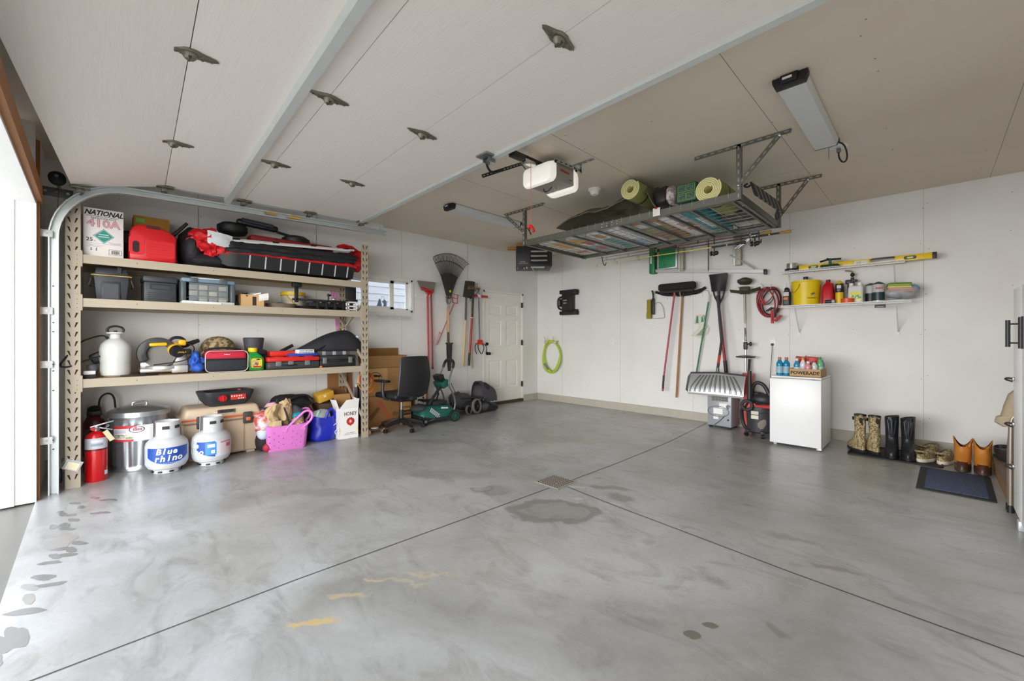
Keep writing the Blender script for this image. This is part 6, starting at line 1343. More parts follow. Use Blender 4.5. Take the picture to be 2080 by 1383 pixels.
g = G(); g.box((0, -.015, .02), (.028, .03, .03), BLK, bev=.006); g.done('plug', t); g = G(); g.tube([(0, -.02, .01), (.0, -.03, -.1), (-.015, -.03, -.3), (-.02, -.04, -.5), (-.05, -.06, -.75), (.02, -.09, -.95), (.15, -.1, -1.05)], .0035, DGRY, smooth=3); g.done('cable', t)

# white tool rail with hanging tools
t = BT('tool_rail', 'white wire tool rail running along the back wall above the brooms', 'tool rail', 3.35, -.002, 1.84)
for z in (-.04, -.005, .035): g = G(); g.bx(-.88, .90, -.016, -.008, z - .004, z + .004, WHT); g.done('rail_bar', t)
for i in range(11): x = -.86 + i * .174; g = G(); g.bx(x - .005, x + .005, -.012, 0, -.05, .05, WHT); g.done('rail_clip', t)
def fork(x, z=.0, t=t):
    g = G(); 
    for s in (-.03, .03): g.tube([(x + s, -.01, z - .03), (x + s, -.08, z - .03), (x + s * 1.6, -.13, z + .03)], .006, M('c9c6be', .4), smooth=1)
    g.done('rail_hook', t)
for x in (-.48, .10, .41, .70): fork(x, .02)
t = BT('push_broom', 'wide black bristle push broom with pink red pole hung on the back wall', 'broom', 2.87, -.13, 1.93)
BR = M('231f1d', .9, bump=.6, bsc=60); g = G(); g.box((0, 0, .04), (.56, .09, .11), BR, bev=.035, seg=3); g.done('bristles', t)
g = G(); g.box((0, 0, -.03), (.50, .06, .035), M('2b2521', .7), bev=.01); g.done('broom_head', t)
g = G(); g.cyl((-.03, 0, -.04), (-.19, -.02, -1.30), .0135, M('b0485a', .45)); g.cyl((-.19, -.02, -1.29), (-.205, -.02, -1.50), .0155, M('3a2a2c', .5)); g.cyl((-.205, -.02, -1.49), (-.207, -.02, -1.53), .016, M('b0485a', .45)); g.done('pole', t); g = G(); g.tube([(-.03, .01, -.06), (-.05, .05, -.03), (-.01, .05, -.03)], .003, BLK, loop=True, seg=5); g.done('hanging_loop', t)
t = BT('push_broom', 'curved dark push broom with plain wooden pole behind the pink poled one', 'broom', 2.92, -.045, 1.90)
g = G(); g.tube([(-.42, -.0, .02), (-.25, 0, -.03), (0, 0, -.045), (.22, 0, -.03), (.335, 0, .03)], [.022, .03, .032, .03, .02], BR, smooth=2, seg=10); g.done('bristles', t)
g = G(); g.cyl((0, 0, -.04), (-.09, -.01, -1.59), .0135, M('a8743e', .55, stretch=(20, 20, 2))); g.cyl((.0, 0, -.02), (-.004, 0, -.08), .02, M('5a4a38', .6)); g.done('pole', t); g = G(); g.tube([(0, .02, -.03), (-.02, .03, .03), (.02, .03, .03)], .003, BLK, loop=True, seg=5); g.done('hanging_loop', t)
t = BT('hand_brush', 'yellow bristled hand brush with black handle hung by a wire hook', 'brush', 2.43, -.05, 1.68)
g = G(); g.box((-.035, 0, -.02), (.07, .05, .30), M('9a8a2c', .9, bump=.5, bsc=80), bev=.012); g.done('bristles', t); g = G(); g.box((.03, 0, .02), (.04, .04, .26), BLK, bev=.014); g.tube([(.03, 0, .13), (.03, 0, .22), (.01, 0, .27)], .013, BLK, smooth=1); g.done('handle', t)
g = G(); g.tube([(-.10, .03, -.17), (-.1, .02, -.1), (-.06, .02, .0), (.1, .02, .1), (.18, .02, .02), (.20, .03, -.14), (.2, .03, -.17), (-.10, .03, -.165)], .005, M('b8b09c', .5), smooth=2); g.done('wire_hook', t)
t = BT('edging_scraper', 'green poled scraper hanging from the back wall rail', 'scraper', 3.29, -.06, 1.72)
GP = M('2c7a50', .45); g = G(); g.cyl((.01, 0, .0), (-.16, 0, -1.02), .0105, GP); g.cyl((.01, 0, .0), (.02, 0, .1), .011, M('d8d4c8', .5)); g.tube([(.02, 0, .1), (.0, .02, .16), (-.04, .03, .17)], .004, GAL); g.done('pole', t)
t = BT('dust_pan', 'white and green dustpan hung behind the green poled scraper', 'dustpan', 3.20, -.03, 1.44)
g = G(); g.prism([(-.09, .10), (.02, .10), (.04, -.01), (.06, -.08), (.0, -.24), (-.16, -.20), (-.05, -.1), (-.04, -.03), (-.11, -.03)], M('d3d2c6', .5), -.015, .0, bev=.004); g.done('pan_plate', t)
g = G(); g.prism([(-.07, .08), (-.05, .085), (-.045, -.02), (-.085, -.02)], GP, -.02, -.0145); g.prism([(.0, .07), (.01, .08), (.03, -.0), (-.01, -.01)], GP, -.02, -.0145); g.prism([(.03, -.08), (.05, -.1), (.0, -.2), (-.08, -.2), (-.02, -.14)], M('8c9a78', .6), -.02, -.0145); g.tube([(.06, -.01, -.05), (.10, -.01, -.10), (.06, -.01, -.19)], .004, M('c9c6ba', .5), smooth=1); g.done('print', t)
t = BT('snow_shovel', 'black square snow scoop with forked dark blue handle hung blade up', 'shovel', 3.455, -.10, 1.87)
g = G(); g.sheet(lambda u, v: (-.09 + u * (.18 + .07 * v) - .035 * v, -.02 - .05 * sin(u * PI) * (1 - .5 * v), -.02 + .235 * v), 10, 10, M('222024', .45), .005); g.done('scoop', t)
g = G(); 
for s in (-1, 1): g.tube([(s * .075, 0, .0), (s * .06, 0, -.08), (s * .01, 0, -.18), (0, 0, -.24)], .012, BLK, smooth=2)
g.done('yoke', t)
g = G(); g.cyl((0, 0, .0), (0, 0, -.26), .019, BLK); g.cyl((0, 0, -.25), (.068, .03, -1.0), .0195, M('a02632', .4)); g.cyl((.068, .03, -.98), (.083, .035, -1.16), .024, BLK); g.done('handle', t)
g = G(); g.bx(-.12, .12, -.03, .0, -.012, .012, BLK, bev=.004); oneb(g, 'black_bar', 'short black bar tucked under the step ladder rail', 'bar', 3.42, -.02, 2.095)
t = BT('string_trimmer', 'long pole tool with dark olive motor head and black round guard', 'pole tool', 3.785, -.11, 1.90)
OL = M('3d3a28', .6); g = G(); g.lathe([(.001, .0), (.06, .0), (.09, .03), (.09, .06), (.03, .09), (.001, .09)], OL, (0, 0, .02), seg=20); g.box((0, 0, -.06), (.12, .06, .10), OL, bev=.012); g.done('motor_head', t)
g = G(); g.sheet(lambda u, v: (-.17 + u * .37, -.02 - .04 * v, -.115 + .045 * abs(u - .5) * 2 * (1 if u > .5 else .8) + .03 * v), 14, 4, OL, .012); g.done('blade_guard', t)
g = G(); g.cyl((0, 0, -.08), (.008, -.01, -.50), .016, M('a89c90', .4, .5)); g.cyl((.008, -.01, -.48), (.018, -.02, -1.14), .012, M('b5b2b4', .3, .7)); g.cyl((.009, -.01, -.56), (.013, -.013, -.74), .0145, M('6d5a5a', .5, col2='a8a4a6', sc=40)); g.done('shaft', t)
g = G(); g.box((.015, -.02, -.80), (.045, .045, .10), BLK, bev=.01); g.cyl((.03, -.02, -.78), (.07, -.02, -.77), .01, BLK); g.sph((.075, -.02, -.775), (.018, .012, .03), BLK, 10); g.done('clamp', t)
g = G(); g.lathe([(.001, -.01), (.11, -.01), (.118, -.002), (.118, .006), (.03, .018), (.001, .02)], BLK, (.018, -.03, -.945), seg=32); g.done('round_guard', t)
t = BT('jumper_cables', 'red and black jumper cables coiled on a hook by the yellow bucket', 'cables', 4.05, -.05, 1.66)
DR = M('8f1a22', .4)
for k, (rx, rz_, tl, cx, m) in enumerate(((.125, .195, .12, -.01, DR), (.112, .18, .05, .0, DR), (.118, .19, -.10, .03, DR), (.10, .165, -.16, .04, M('1e1c1e', .4)), (.10, .18, .2, -.02, M('a02a34', .4)))):
    g = G(); g.tube([(cx + rx * cos(a) * cos(tl) - rz_ * sin(a) * sin(tl), -.012 * k, .01 + rx * cos(a) * sin(tl) + rz_ * sin(a) * cos(tl)) for a in [i * PI / 14 for i in range(28)]], .0085, m, loop=True, seg=8); g.done('cable_loop', t)
g = G(); g.tube([(-.04, -.06, .17), (-.06, -.07, .03), (-.03, -.075, -.02), (.06, -.07, .06), (.07, -.07, .15)], .008, DR, smooth=2); g.tube([(-.08, -.06, .03), (-.03, -.07, -.03), (.04, -.07, -.01), (.07, -.06, .06)], .005, BLK, smooth=2); g.done('cable_loop', t)
for a, b, c in (((.06, -.08, -.10), (.055, -.085, -.27), 'b01c24'), ((.085, -.075, -.10), (.08, -.08, -.20), '1e1c1e'), ((.09, -.08, -.24), (.15, -.08, -.17), 'b01c24'), ((.06, -.075, -.07), (-.01, -.08, -.11), '1e1c1e'), ((-.065, -.075, .05), (-.035, -.08, -.03), 'b01c24')):
    g = G(); g.cyl(a, b, .017, M(c, .45), r2=.009); g.cyl(Vector(a) + Vector((.016, 0, 0)), Vector(b) + Vector((.02, 0, 0)), .010, M(c, .45), r2=.006); g.done('clamp', t)
g = G(); g.tube([(-.03, .05, .21), (-.03, -.09, .19), (-.06, -.11, .25)], .006, M('c9c6be', .4), smooth=1); g.done('hook', t)

# step ladder hung flat on the wall
t = BT('step_ladder', 'aluminium step ladder with green top hung sideways under the rack', 'ladder', 3.2, -.07, 2.3)
AL = M('bcbebd', .4, .35); LGN = M('0e7a44', .4); g = G(); x0, x1 = 2.45, 4.02
g.X = Matrix.Translation((-3.2, .07, -2.3))
g.loft([[(2.50, y, z), (2.50, y, z + .045), (2.50, y + .025, z + .045), (2.50, y + .025, z)] if k == 0 else [(4.02, y, z2), (4.02, y, z2 + .04), (4.02, y + .025, z2 + .04), (4.02, y + .025, z2)] for k, y, z, z2 in ((0, -.085, 2.225, 2.05), (1, -.085, 2.225, 2.05))], AL, sm=False); g.done('lower_rail', t)
g = G(); g.X = Matrix.Translation((-3.2, .07, -2.3)); g.loft([[(2.50, y, z), (2.50, y, z + .045), (2.50, y + .025, z + .045), (2.50, y + .025, z)] for y, z in ((-.085, 2.53),)] + [[(3.95, -.085, 2.62), (3.95, -.085, 2.66), (3.95, -.06, 2.66), (3.95, -.06, 2.62)]], AL, sm=False); g.done('upper_rail', t)
g = G(); g.X = Matrix.Translation((-3.2, .07, -2.3)); g.bx(2.425, 2.515, -.12, -.01, 2.205, 2.62, LGN, bev=.012); g.bx(2.445, 2.475, -.123, -.11, 2.36, 2.46, M('d8d8d2', .5)); g.done('top_cap', t)
g = G(); g.X = Matrix.Translation((-3.2, .07, -2.3)); g.bx(2.54, 2.86, -.085, -.05, 2.255, 2.60, AL, bev=.004); g.done('tray_frame', t)
g = G(); g.X = Matrix.Translation((-3.2, .07, -2.3)); g.bx(2.57, 2.83, -.092, -.08, 2.275, 2.57, M('13804a', .5, col2='2a9460', sc=60), bev=.01); g.done('tray', t)
for x, w in ((2.90, .05), (3.66, .07)): g = G(); g.X = Matrix.Translation((-3.2, .07, -2.3)); g.bx(x, x + w, -.10, -.03, 2.19, 2.62, M('a9a595', .5, .2), bev=.003); g.bx(x - .025, x, -.10, -.09, 2.19, 2.62, AL, bev=.002); g.done('step', t)
for x in (3.30,): g = G(); g.X = Matrix.Translation((-3.2, .07, -2.3)); g.bx(x, x + .012, -.09, -.07, 2.15, 2.62, M('5f5f5a', .5)); g.done('spreader_bar', t)
for p, q in (((3.60, -.095, 2.34), (3.90, -.095, 2.12)), ((2.85, -.095, 2.25), (2.98, -.095, 2.20)), ((3.66, -.095, 2.42), (3.88, -.10, 2.56)), ((3.70, -.095, 2.42), (3.92, -.10, 2.57))):
    g = G(); g.X = Matrix.Translation((-3.2, .07, -2.3)); g.cyl(p, q, .010, AL if q[2] < 2.5 else CHROME, seg=8); g.done('brace', t)
g = G(); g.X = Matrix.Translation((-3.2, .07, -2.3)); g.bx(4.0, 4.035, -.095, -.045, 2.03, 2.10, BLK, bev=.006); g.done('foot', t)

# twin wire shelves on brackets
def wshelf(z, x0, x1, brs, label):
    t = BT('wire_shelf', label, 'wall shelf', (x0 + x1) / 2, 0, z)
    g = G(); g.X = Matrix.Translation((-(x0 + x1) / 2, 0, -z))
    for y in (-.30, -.2, -.1, -.006): g.bx(x0, x1, y - .003, y + .003, z - .007, z - .001, WHT)
    g.bx(x0, x1, -.303, -.297, z - .028, z - .022, WHT)
    n = int((x1 - x0) / .026)
    for i in range(n + 1): x = x0 + (x1 - x0) * i / n; g.bx(x - .0013, x + .0013, -.30, -.004, z - .001, z + .0015, WHT); g.bx(x - .0013, x + .0013, -.302, -.299, z - .026, z, WHT)
    g.done('wire_deck', t)
    for x in brs:
        g = G(); g.X = Matrix.Translation((-(x0 + x1) / 2, 0, -z)); g.loft([[(x - .006, -.29, z - .02), (x + .006, -.29, z - .02), (x + .006, -.278, z - .02), (x - .006, -.278, z - .02)], [(x - .006, -.012, z - .33), (x + .006, -.012, z - .33), (x + .006, -.002, z - .33), (x - .006, -.002, z - .33)]], M('d0d0ce', .4), sm=False); g.cyl((x, -.0, z - .35), (x, -.016, z - .35), .013, WHT); g.done('bracket', t)
SZ1, SZ2 = 1.60, 2.02
wshelf(SZ1, 4.22, 5.40, (4.38, 5.29), 'lower white wire wall shelf holding paint cans and bottles')
wshelf(SZ2, 4.20, 5.35, (4.314, 5.27), 'upper white wire wall shelf carrying the yellow level')
def sitem(name, label, cat, x, y, z): return BT(name, label, cat, x, y, z + .002)
t = sitem('oil_carton', 'tall narrow black bottle with orange print at the end of the wire shelf', 'bottle', 4.275, -.15, SZ1)
g = G(); g.box((0, 0, .09), (.07, .11, .18), BLK, bev=.008); g.box((0, 0, .205), (.055, .08, .05), BLK, bev=.012, taper=(.7, .7)); g.done('bottle_body', t); g = G(); g.bx(-.03, .03, -.0565, -.05, .12, .17, M('c8c4c8', .5)); g.bx(-.025, .02, -.0572, -.05, .075, .105, M('d8702a', .5)); g.bx(-.02, .03, -.0568, -.05, .02, .06, M('4a4a52', .5)); g.done('print', t)
t = sitem('yellow_bucket', 'big yellow plastic bucket with black logo on the lower wire shelf', 'bucket', 4.475, -.155, SZ1)
YB = M('e8c80a', .4, var=.03); g = G(); g.lathe([(.001, 0), (.132, 0), (.145, .22), (.147, .265), (.152, .27), (.152, .288), (.14, .288), (.138, .26), (.125, .01), (.001, .01)], YB, seg=40); g.done('bucket_body', t)
g = G(); g.tube([(-.151, -.0, .25), (-.12, -.095, .13), (-.05, -.145, .20), (-.04, -.15, .245)], .003, M('8a7810', .5), smooth=2); g.done('wire_handle', t)
g = G(); a = .55; bx_ = lambda r: (r * sin(a), -r * cos(a)); g.prism([(.0, .0), (.02, .012), (.035, .0), (.02, -.006), (.03, -.025), (.01, -.012), (-.005, -.03), (0, -.008), (-.02, -.01)], BLK, 0, .001); g.done('logo', t).location = (.144 * sin(a), -.146 * cos(a), .13); g = G(); g.X = Matrix.Translation((.145 * sin(a), -.145 * cos(a), 0)) @ Matrix.Rotation(a, 4, 'Z'); marks(g, 0, .075, .10, .012, BLK, -.001, 9, 18); g.done('lettering', t)
t = sitem('clear_bottle', 'clear bottle with black cap poking up from the yellow bucket', 'bottle', 4.46, -.10, SZ1 + .02)
g = G(); g.lathe([(.001, 0), (.05, 0), (.05, .24), (.02, .29), (.02, .30), (.001, .30)], M('d8dad8', .1, alpha=.6), seg=18); g.done('bottle_body', t); g = G(); g.cyl((0, 0, .30), (0, 0, .33), .025, BLK); g.done('cap', t)
t = sitem('red_oil_jug', 'red oil jug with dark cap beside the yellow bucket', 'jug', 4.69, -.15, SZ1)
g = G(); g.loft([[(x * k, y * k2, z) for x, y in rrect(.115, .16, .03, 5)] for z, k, k2 in ((0, .95, 1), (.01, 1, 1), (.17, .98, .95), (.22, .8, .7), (.25, .4, .3), (.262, .36, .26))], M('c01822', .35)); g.box((.035, 0, .22), (.03, .03, .05), M('c01822', .35), bev=.01); g.done('jug_body', t); g = G(); g.cyl((0, 0, .262), (0, 0, .285), .022, M('5a1418', .5)); g.done('cap', t)
t = sitem('spray_can', 'dark can with red top behind the torch cylinder', 'can', 4.79, -.055, SZ1)
g = G(); g.lathe([(.001, 0), (.036, 0), (.036, .17), (.001, .175)], M('232428', .35), seg=24); g.done('can_body', t); g = G(); g.lathe([(.036, .16), (.036, .195), (.03, .20), (.001, .20)], M('a81a28', .4), seg=24); g.done('cap', t)
t = sitem('torch_cylinder', 'yellow torch gas cylinder with black printed band', 'gas cylinder', 4.80, -.19, SZ1)
g = G(); g.lathe([(.001, 0), (.038, 0), (.038, .20), (.036, .225), (.026, .245), (.014, .252), (.013, .265), (.001, .266)], M('e6bd12', .35), seg=28); g.done('cylinder', t); g = G(); g.lathe([(.0384, .125), (.0384, .225)], M('1f1d22', .4), seg=28, caps=False); g.bx(-.02, .02, -.0394, -.038, .17, .205, M('c9c4cc', .5)); marks(g, 0, .15, .035, .014, M('b9a4c0', .5), -.0388, 4, 19); g.done('printed_band', t)
t = sitem('blow_torch', 'dark torch head with bent burner tube standing on the wire shelf', 'blow torch', 4.905, -.075, SZ1)
g = G(); g.lathe([(.001, 0), (.038, 0), (.038, .14), (.02, .16), (.001, .16)], M('2f6a44', .4), seg=24); g.done('cylinder', t)
g = G(); g.cyl((0, 0, .15), (.0, 0, .30), .016, M('26252a', .4)); g.box((-.035, 0, .25), (.06, .035, .05), M('35343a', .4), bev=.01); g.box((.02, 0, .26), (.05, .03, .03), M('35343a', .4), bev=.01); g.sph((0, 0, .33), (.022, .022, .025), BLK, 12); g.box((-.03, 0, .17), (.03, .025, .1), M('26252a', .4), bev=.006); g.done('torch_head', t)
g = G(); g.tube([(0, 0, .34), (.0, -.01, .362), (-.02, -.02, .372), (-.065, -.03, .38)], .0085, M('9a8f8c', .3, .7), smooth=1); g.done('burner_tube', t)
for lab, x, y in (('short black battery tube lying in front of the red oil jug', 4.72, -.26),): g = G(); g.cyl((-.045, 0, .022), (.02, 0, .022), .02, M('1d2a2a', .4)); g.cyl((.02, 0, .022), (.045, 0, .022), .02, M('a9bcc6', .4)); oneb(g, 'dark_tube', lab, 'tube', x, y, SZ1 + .002)
g = G(); g.lathe([(.03, 0), (.058, 0), (.058, .046), (.03, .046)], M('e0541a', .35), seg=32); g.lathe([(.001, .004), (.03, .004), (.03, .042), (.001, .042)], M('d8c8a8', .6), seg=20); oneb(g, 'tape_roll', 'orange roll of tape lying flat on the lower wire shelf', 'tape', 4.88, -.25, SZ1 + .002)
t = sitem('white_jug', 'white plastic jug with green and yellow label on the lower wire shelf', 'jug', 4.945, -.17, SZ1)
g = G(); g.loft([[(x * k, y * k, z) for x, y in rrect(.135, .10, .025, 5)] for z, k in ((0, .96), (.01, 1), (.165, 1), (.185, .85), (.195, .4))], M('dedddb', .35)); g.cyl((-.04, 0, .17), (-.04, 0, .2), .022, M('dedddb', .35)); g.done('jug_body', t)
for x in (-.04, .035): g = G(); g.cyl((x, 0, .19), (x, 0, .222), .021, WHT, seg=18); g.done('cap', t)
g = G(); g.bx(-.045, .05, -.0515, -.05, .01, .12, M('e6d84a', .5)); g.bx(-.045, .05, -.0522, -.05, .045, .085, M('4f9a4a', .5, col2='d8e0a8', sc=60)); g.bx(-.03, .04, -.0522, -.05, .015, .035, M('ecebe4', .5)); g.done('label_patch', t)
for x, y, lab, red in ((5.07, -.10, 'paint can with dark lid right beside the white jug', False), (5.14, -.20, 'paint can with red logo next to the bag of rags', True)):
    t = BT('paint_can', lab, 'can', x, y, SZ1 + .002, 'paint cans on the wire shelf')
    g = G(); g.lathe([(.001, 0), (.052, 0), (.052, .185), (.046, .195), (.001, .195)], M('cfcfd2', .35, .2), seg=28); g.done('can_body', t); g = G(); g.lathe([(.0524, .01), (.0524, .10)], M('1d3a3a' if red else '222428', .4), seg=28, caps=False); g.done('label_band', t); g = G(); g.lathe([(.053, .185), (.053, .192), (.03, .207), (.012, .215), (.001, .215)], DGRY, seg=28); g.done('lid', t)
    if red: g = G(); marks(g, .01, .14, .06, .024, M('b8242c', .5), -.0532, 5, 20); g.done('lettering', t)
t = sitem('rag_pile', 'clear bag of folded coloured rags on the end of the lower wire shelf', 'bag', 5.335, -.17, SZ1)
for k, (z, c, w, o) in enumerate(((.10, 'd2682e', .20, -.0), (.122, 'e0a060', .19, -.02), (.142, 'e8d890', .19, -.03), (.162, '9cb848', .18, -.035), (.178, '6c8c3c', .18, -.03))): g = G(); g.box((o, 0, z), (w, .17, .02), M(c, .85, bump=.4, bsc=40), rot=(0, .04, .05 * k), bev=.009, seg=2); g.done('folded_rag', t)
g = G(); g.sph((0, 0, .07), (.12, .10, .05), M('4b4c52', .7, col2='8a8c94', sc=18, bump=.4), 20, nz=.2, ns=9, sq=.8); g.done('grey_cloth', t); g = G(); g.sph((.08, .0, .11), (.05, .06, .05), M('6f9ab0', .6, bump=.4), 14, nz=.3, ns=10); g.done('blue_cloth', t)
g = G(); g.sph((.0, -.0, .085), (.135, .12, .066), M('dfe2e6', .12, alpha=.32, bump=.6, bsc=25), 26, nz=.2, ns=8, sq=.8); g.done('clear_bag', t)
t = BT('hanging_sign', 'small black lettered sign clipped under the lower wire shelf', 'sign', 5.16, -.29, 1.545); g = G(); g.bx(-.045, .045, -.004, 0, -.018, .018, M('26242a', .5)); marks(g, 0, -.007, .07, .008, M('cfcbd2', .5), -.0042, 9, 21); g.done('sign_plate', t); g = G(); g.cyl((0, -.002, .018), (0, -.006, .03), .003, GAL, seg=6); g.done('clip', t)
t = BT('spirit_level', 'long yellow spirit level lying along the upper wire shelf', 'level', 4.97, -.16, SZ2 + .002)
g = G(); YL = M('e9c410', .35); 
for q in ((-.57, -.30, 0, .062), (-.30, .10, 0, .062), (.30, .60, 0, .062), (.10, .30, .0, .012), (.10, .30, .055, .062)): g.bx(q[0], q[1], -.012, .012, q[2], q[3], YL, bev=.002)
g.done('level_body', t)
for x in (-.42, .42): g = G(); g.prism(rrect(.10, .036, .017, 5, x, .031), M('3a3a2c', .4), -.014, .014); g.prism(rrect(.05, .018, .008, 4, x, .031), M('c9d870', .2), -.0155, .0155); g.done('vial', t)
for x in (-.585, .60): g = G(); g.bx(x - .015, x + .02, -.014, .014, -.001, .063, BLK, bev=.003); g.done('end_cap', t)
g = G(); g.prism([(.09, .045), (.12, .062), (.29, .062), (.31, .05), (.29, .045), (.12, .045)], BLK, -.0135, .0135); g.done('hand_grip', t)
g = G(); g.bx(-.04, .08, -.0132, -.011, .006, .05, M('d3d0c8', .3)); g.bx(-.02, .02, -.0136, -.011, .012, .044, M('b9b4a8', .3)); g.done('clear_window', t)
t = BT('lawn_sprinkler', 'dark green three armed sprinkler standing before the yellow level', 'sprinkler', 4.72, -.24, SZ2 + .002)
g = G(); g.box((0, 0, .015), (.19, .10, .03), M('153c30', .45), bev=.008, taper=(.85, .8)); g.done('base', t); g = G(); g.cyl((0, 0, .03), (0, 0, .08), .014, M('1f5a46', .45)); g.tube([(-.09, -.02, .07), (-.03, 0, .088), (.0, 0, .09), (.1, .02, .088)], .011, M('151b1a', .45)); g.sph((0, 0, .085), .02, M('1f5a46', .45), 10); g.tube([(-.02, -.04, .095), (0, 0, .09)], .01, BLK); g.done('spray_arm', t)
t = BT('duct_tape', 'shiny silver tape roll stacked on a black roll on the upper shelf', 'tape', 4.33, -.16, SZ2 + .002); g = G(); g.lathe([(.035, 0), (.075, 0), (.075, .035), (.035, .035)], BLK, seg=32); g.done('black_roll', t); g = G(); g.lathe([(.03, .0355), (.058, .0355), (.058, .10), (.03, .10)], M('b8b6b2', .25, .8), seg=32); g.done('silver_roll', t)

# floor pieces along the back wall
t = BT('dehumidifier', 'grey dehumidifier with vent grille standing below the snow pusher', 'dehumidifier', 3.555, -.235, 0, rz=-.06)
DG = M('a3a6ad', .4, .2); g = G(); g.bx(-.155, .155, -.13, .13, .03, .60, DG, bev=.008); g.done('cabinet', t)
g = G(); g.bx(-.10, .11, -.132, -.128, .36, .55, M('55524a', .6)); 
for k in range(9): g.bx(-.10, .11, -.136, -.13, .365 + k * .021, .374 + k * .021, M('8d8d8c', .4))
for k in range(6): x = -.09 + k * .04; g.bx(x, x + .004, -.1365, -.13, .36, .55, M('8d8d8c', .4))
g.done('vent_grille', t)
for q in ((.0, .10, .275, .335), (-.075, .045, .19, .265), (-.075, -.01, .12, .165)): g = G(); g.bx(q[0], q[1], -.1315, -.129, q[2], q[3], M('f2f2ee', .5)); g.done('sticker', t)
g = G(); g.tube([(-.01 + .135 * cos(a), -.14, .225 + .07 * sin(a)) for a in [i * PI / 10 for i in range(20)]], .004, M('7d7d7c', .5), loop=True, seg=6); g.tube([(.08, -.14, .18), (.0, -.14, .09), (-.06, -.14, .04)], .004, M('4a4a4a', .5)); g.done('power_cord', t)
g = G(); g.tube([(.115, -.131, .27), (.10, -.15, .30), (.115, -.15, .32), (.14, -.14, .30)], .01, M('8d9096', .4), smooth=1); g.cyl((.115, -.14, .125), (.115, -.129, .125), .012, BLK); g.done('drain_port', t)
for x in (-.12, .12):
    for y in (-.10, .09): g = G(); g.cyl((x - .02, y, .018), (x + .02, y, .018), .018, BLK, seg=14); g.box((x, y, .03), (.05, .04, .02), DGRY, bev=.004); g.done('caster', t)
t = BT('snow_pusher', 'wide silver ribbed snow pusher blade with black handle leaning above the dehumidifier', 'snow pusher', 3.545, -.50, .45)
SPM = M('b4b6b8', .35, .5, var=.15, sc=5); g = G()
def sp(u, v): return (-.345 + u * .69, -.0 + .09 * (1 - cos((v) * 1.9)) * .8 - .02, .275 * v + .02 * (1 - abs(u - .5) * 2))
g.sheet(sp, 24, 12, SPM, -.006); g.done('blade', t)
g = G()
for k in range(11):
    u = .08 + k * .084; c = (u - .5)
    for d in (-.010, .010): g.tube([Vector(sp(u + d + c * .12 * (1 - v * 1.0) - c * .55 * max(0, v - .25) ** 1.3, v)) + Vector((0, -.009, 0)) for v in [.1 + .8 * i / 8 for i in range(9)]], .0035, M('3a3a3c', .5), seg=6)
g.done('rib', t)
g = G(); g.tube([Vector(sp(u / 12, 1)) + Vector((0, -.004, .0)) for u in range(13)], .012, M('3c3d42', .5)); g.loft([[(-.345, -.03, .02), (-.345, .0, .02), (-.345, .10, .27), (-.345, .06, .28)], [(-.40, .02, .04), (-.40, .04, .04), (-.41, .12, .2), (-.40, .10, .22)]], M('55555c', .5), sm=False); g.bx(-.345, .345, -.035, -.02, -.004, .018, M('9a9a96', .5)); g.done('top_edge', t)
g = G(); g.lathe([(.03, 0), (.024, .04), (.02, .09), (.001, .09)], M('6d6d70', .4, .4), (-.005, .10, .27), seg=16); g.cyl((-.005, .10, .34), (.0, .24, .72), .0175, M('3c3642', .45)); g.cyl((-.004, .125, .41), (-.003, .165, .52), .0185, M('b0402e', .5)); g.cyl((.0, .24, .7), (-.085, .33, 1.34), .0185, M('3c3642', .45)); g.done('handle', t)
t = BT('red_shovel', 'red plastic scoop leaning behind the shop vacuum', 'shovel', 3.80, -.13, .0)
g = G(); g.sheet(lambda u, v: (-.04 + u * .13, .02 * u, .01 + .73 * v), 4, 6, M('c8281e', .4), .012); g.done('scoop', t); g = G(); g.cyl((.03, .02, .72), (.03, .06, .92), .016, BLK); g.done('handle', t)
t = BT('shop_vacuum', 'black and red shop vacuum with curled hose between dehumidifier and fridge', 'vacuum', 4.06, -.45, 0)
g = G(); VB = M('34343a', .5, var=.1, bump=.1); g.lathe([(.001, .05), (.12, .05), (.142, .065), (.155, .30), (.165, .31), (.165, .335), (.001, .335)], VB, seg=40); g.sph((.03, -.12, .17), (.06, .03, .09), M('807a70', .9), 12, nz=.3, ns=14); g.done('drum', t)
g = G(); g.lathe([(.168, .33), (.17, .36), (.15, .40), (.10, .43), (.001, .44)], M('2c2c30', .5), seg=36); g.sph((.02, .0, .45), (.11, .10, .07), M('2c2c30', .5), 20, sq=.8); g.done('motor_lid', t)
g = G(); g.box((.03, -.14, .385), (.22, .05, .03), M('c23a34', .4), rot=(.4, 0, 0), bev=.01); g.box((.14, -.05, .36), (.06, .12, .04), M('c23a34', .4), bev=.012); g.prism([(-.12, .34), (.02, .34), (-.02, .41), (-.08, .42)], M('c23a34', .4), -.16, -.13, bev=.004); g.done('red_trim', t)
g = G(); g.tube([(-.09, -.02, .46), (-.09, -.01, .60), (-.04, 0, .66), (.04, 0, .63), (.09, 0, .52), (.13, 0, .43)], .022, M('252529', .5), smooth=2, seg=10); g.tube([(-.08, 0, .53), (.0, 0, .53), (.08, 0, .50)], .012, M('252529', .5)); g.done('carry_handle', t)
g = G(); g.cyl((-.09, -.12, .40), (-.095, -.10, .80), .026, M('222226', .5), r2=.022, seg=18); g.done('wand', t)
g = G(); g.tube([(-.10 + .055 * cos(a), -.185, .385 + .055 * sin(a)) for a in [i * PI / 8 for i in range(16)]], .02, M('2a2a2e', .6), loop=True, seg=10); g.tube([(-.10, -.14, .36), (-.20, -.06, .32), (-.21, .0, .2), (-.19, .0, .10), (-.14, -.02, .07)], .022, M('2a2a2e', .6), smooth=2, seg=10); g.done('hose', t)
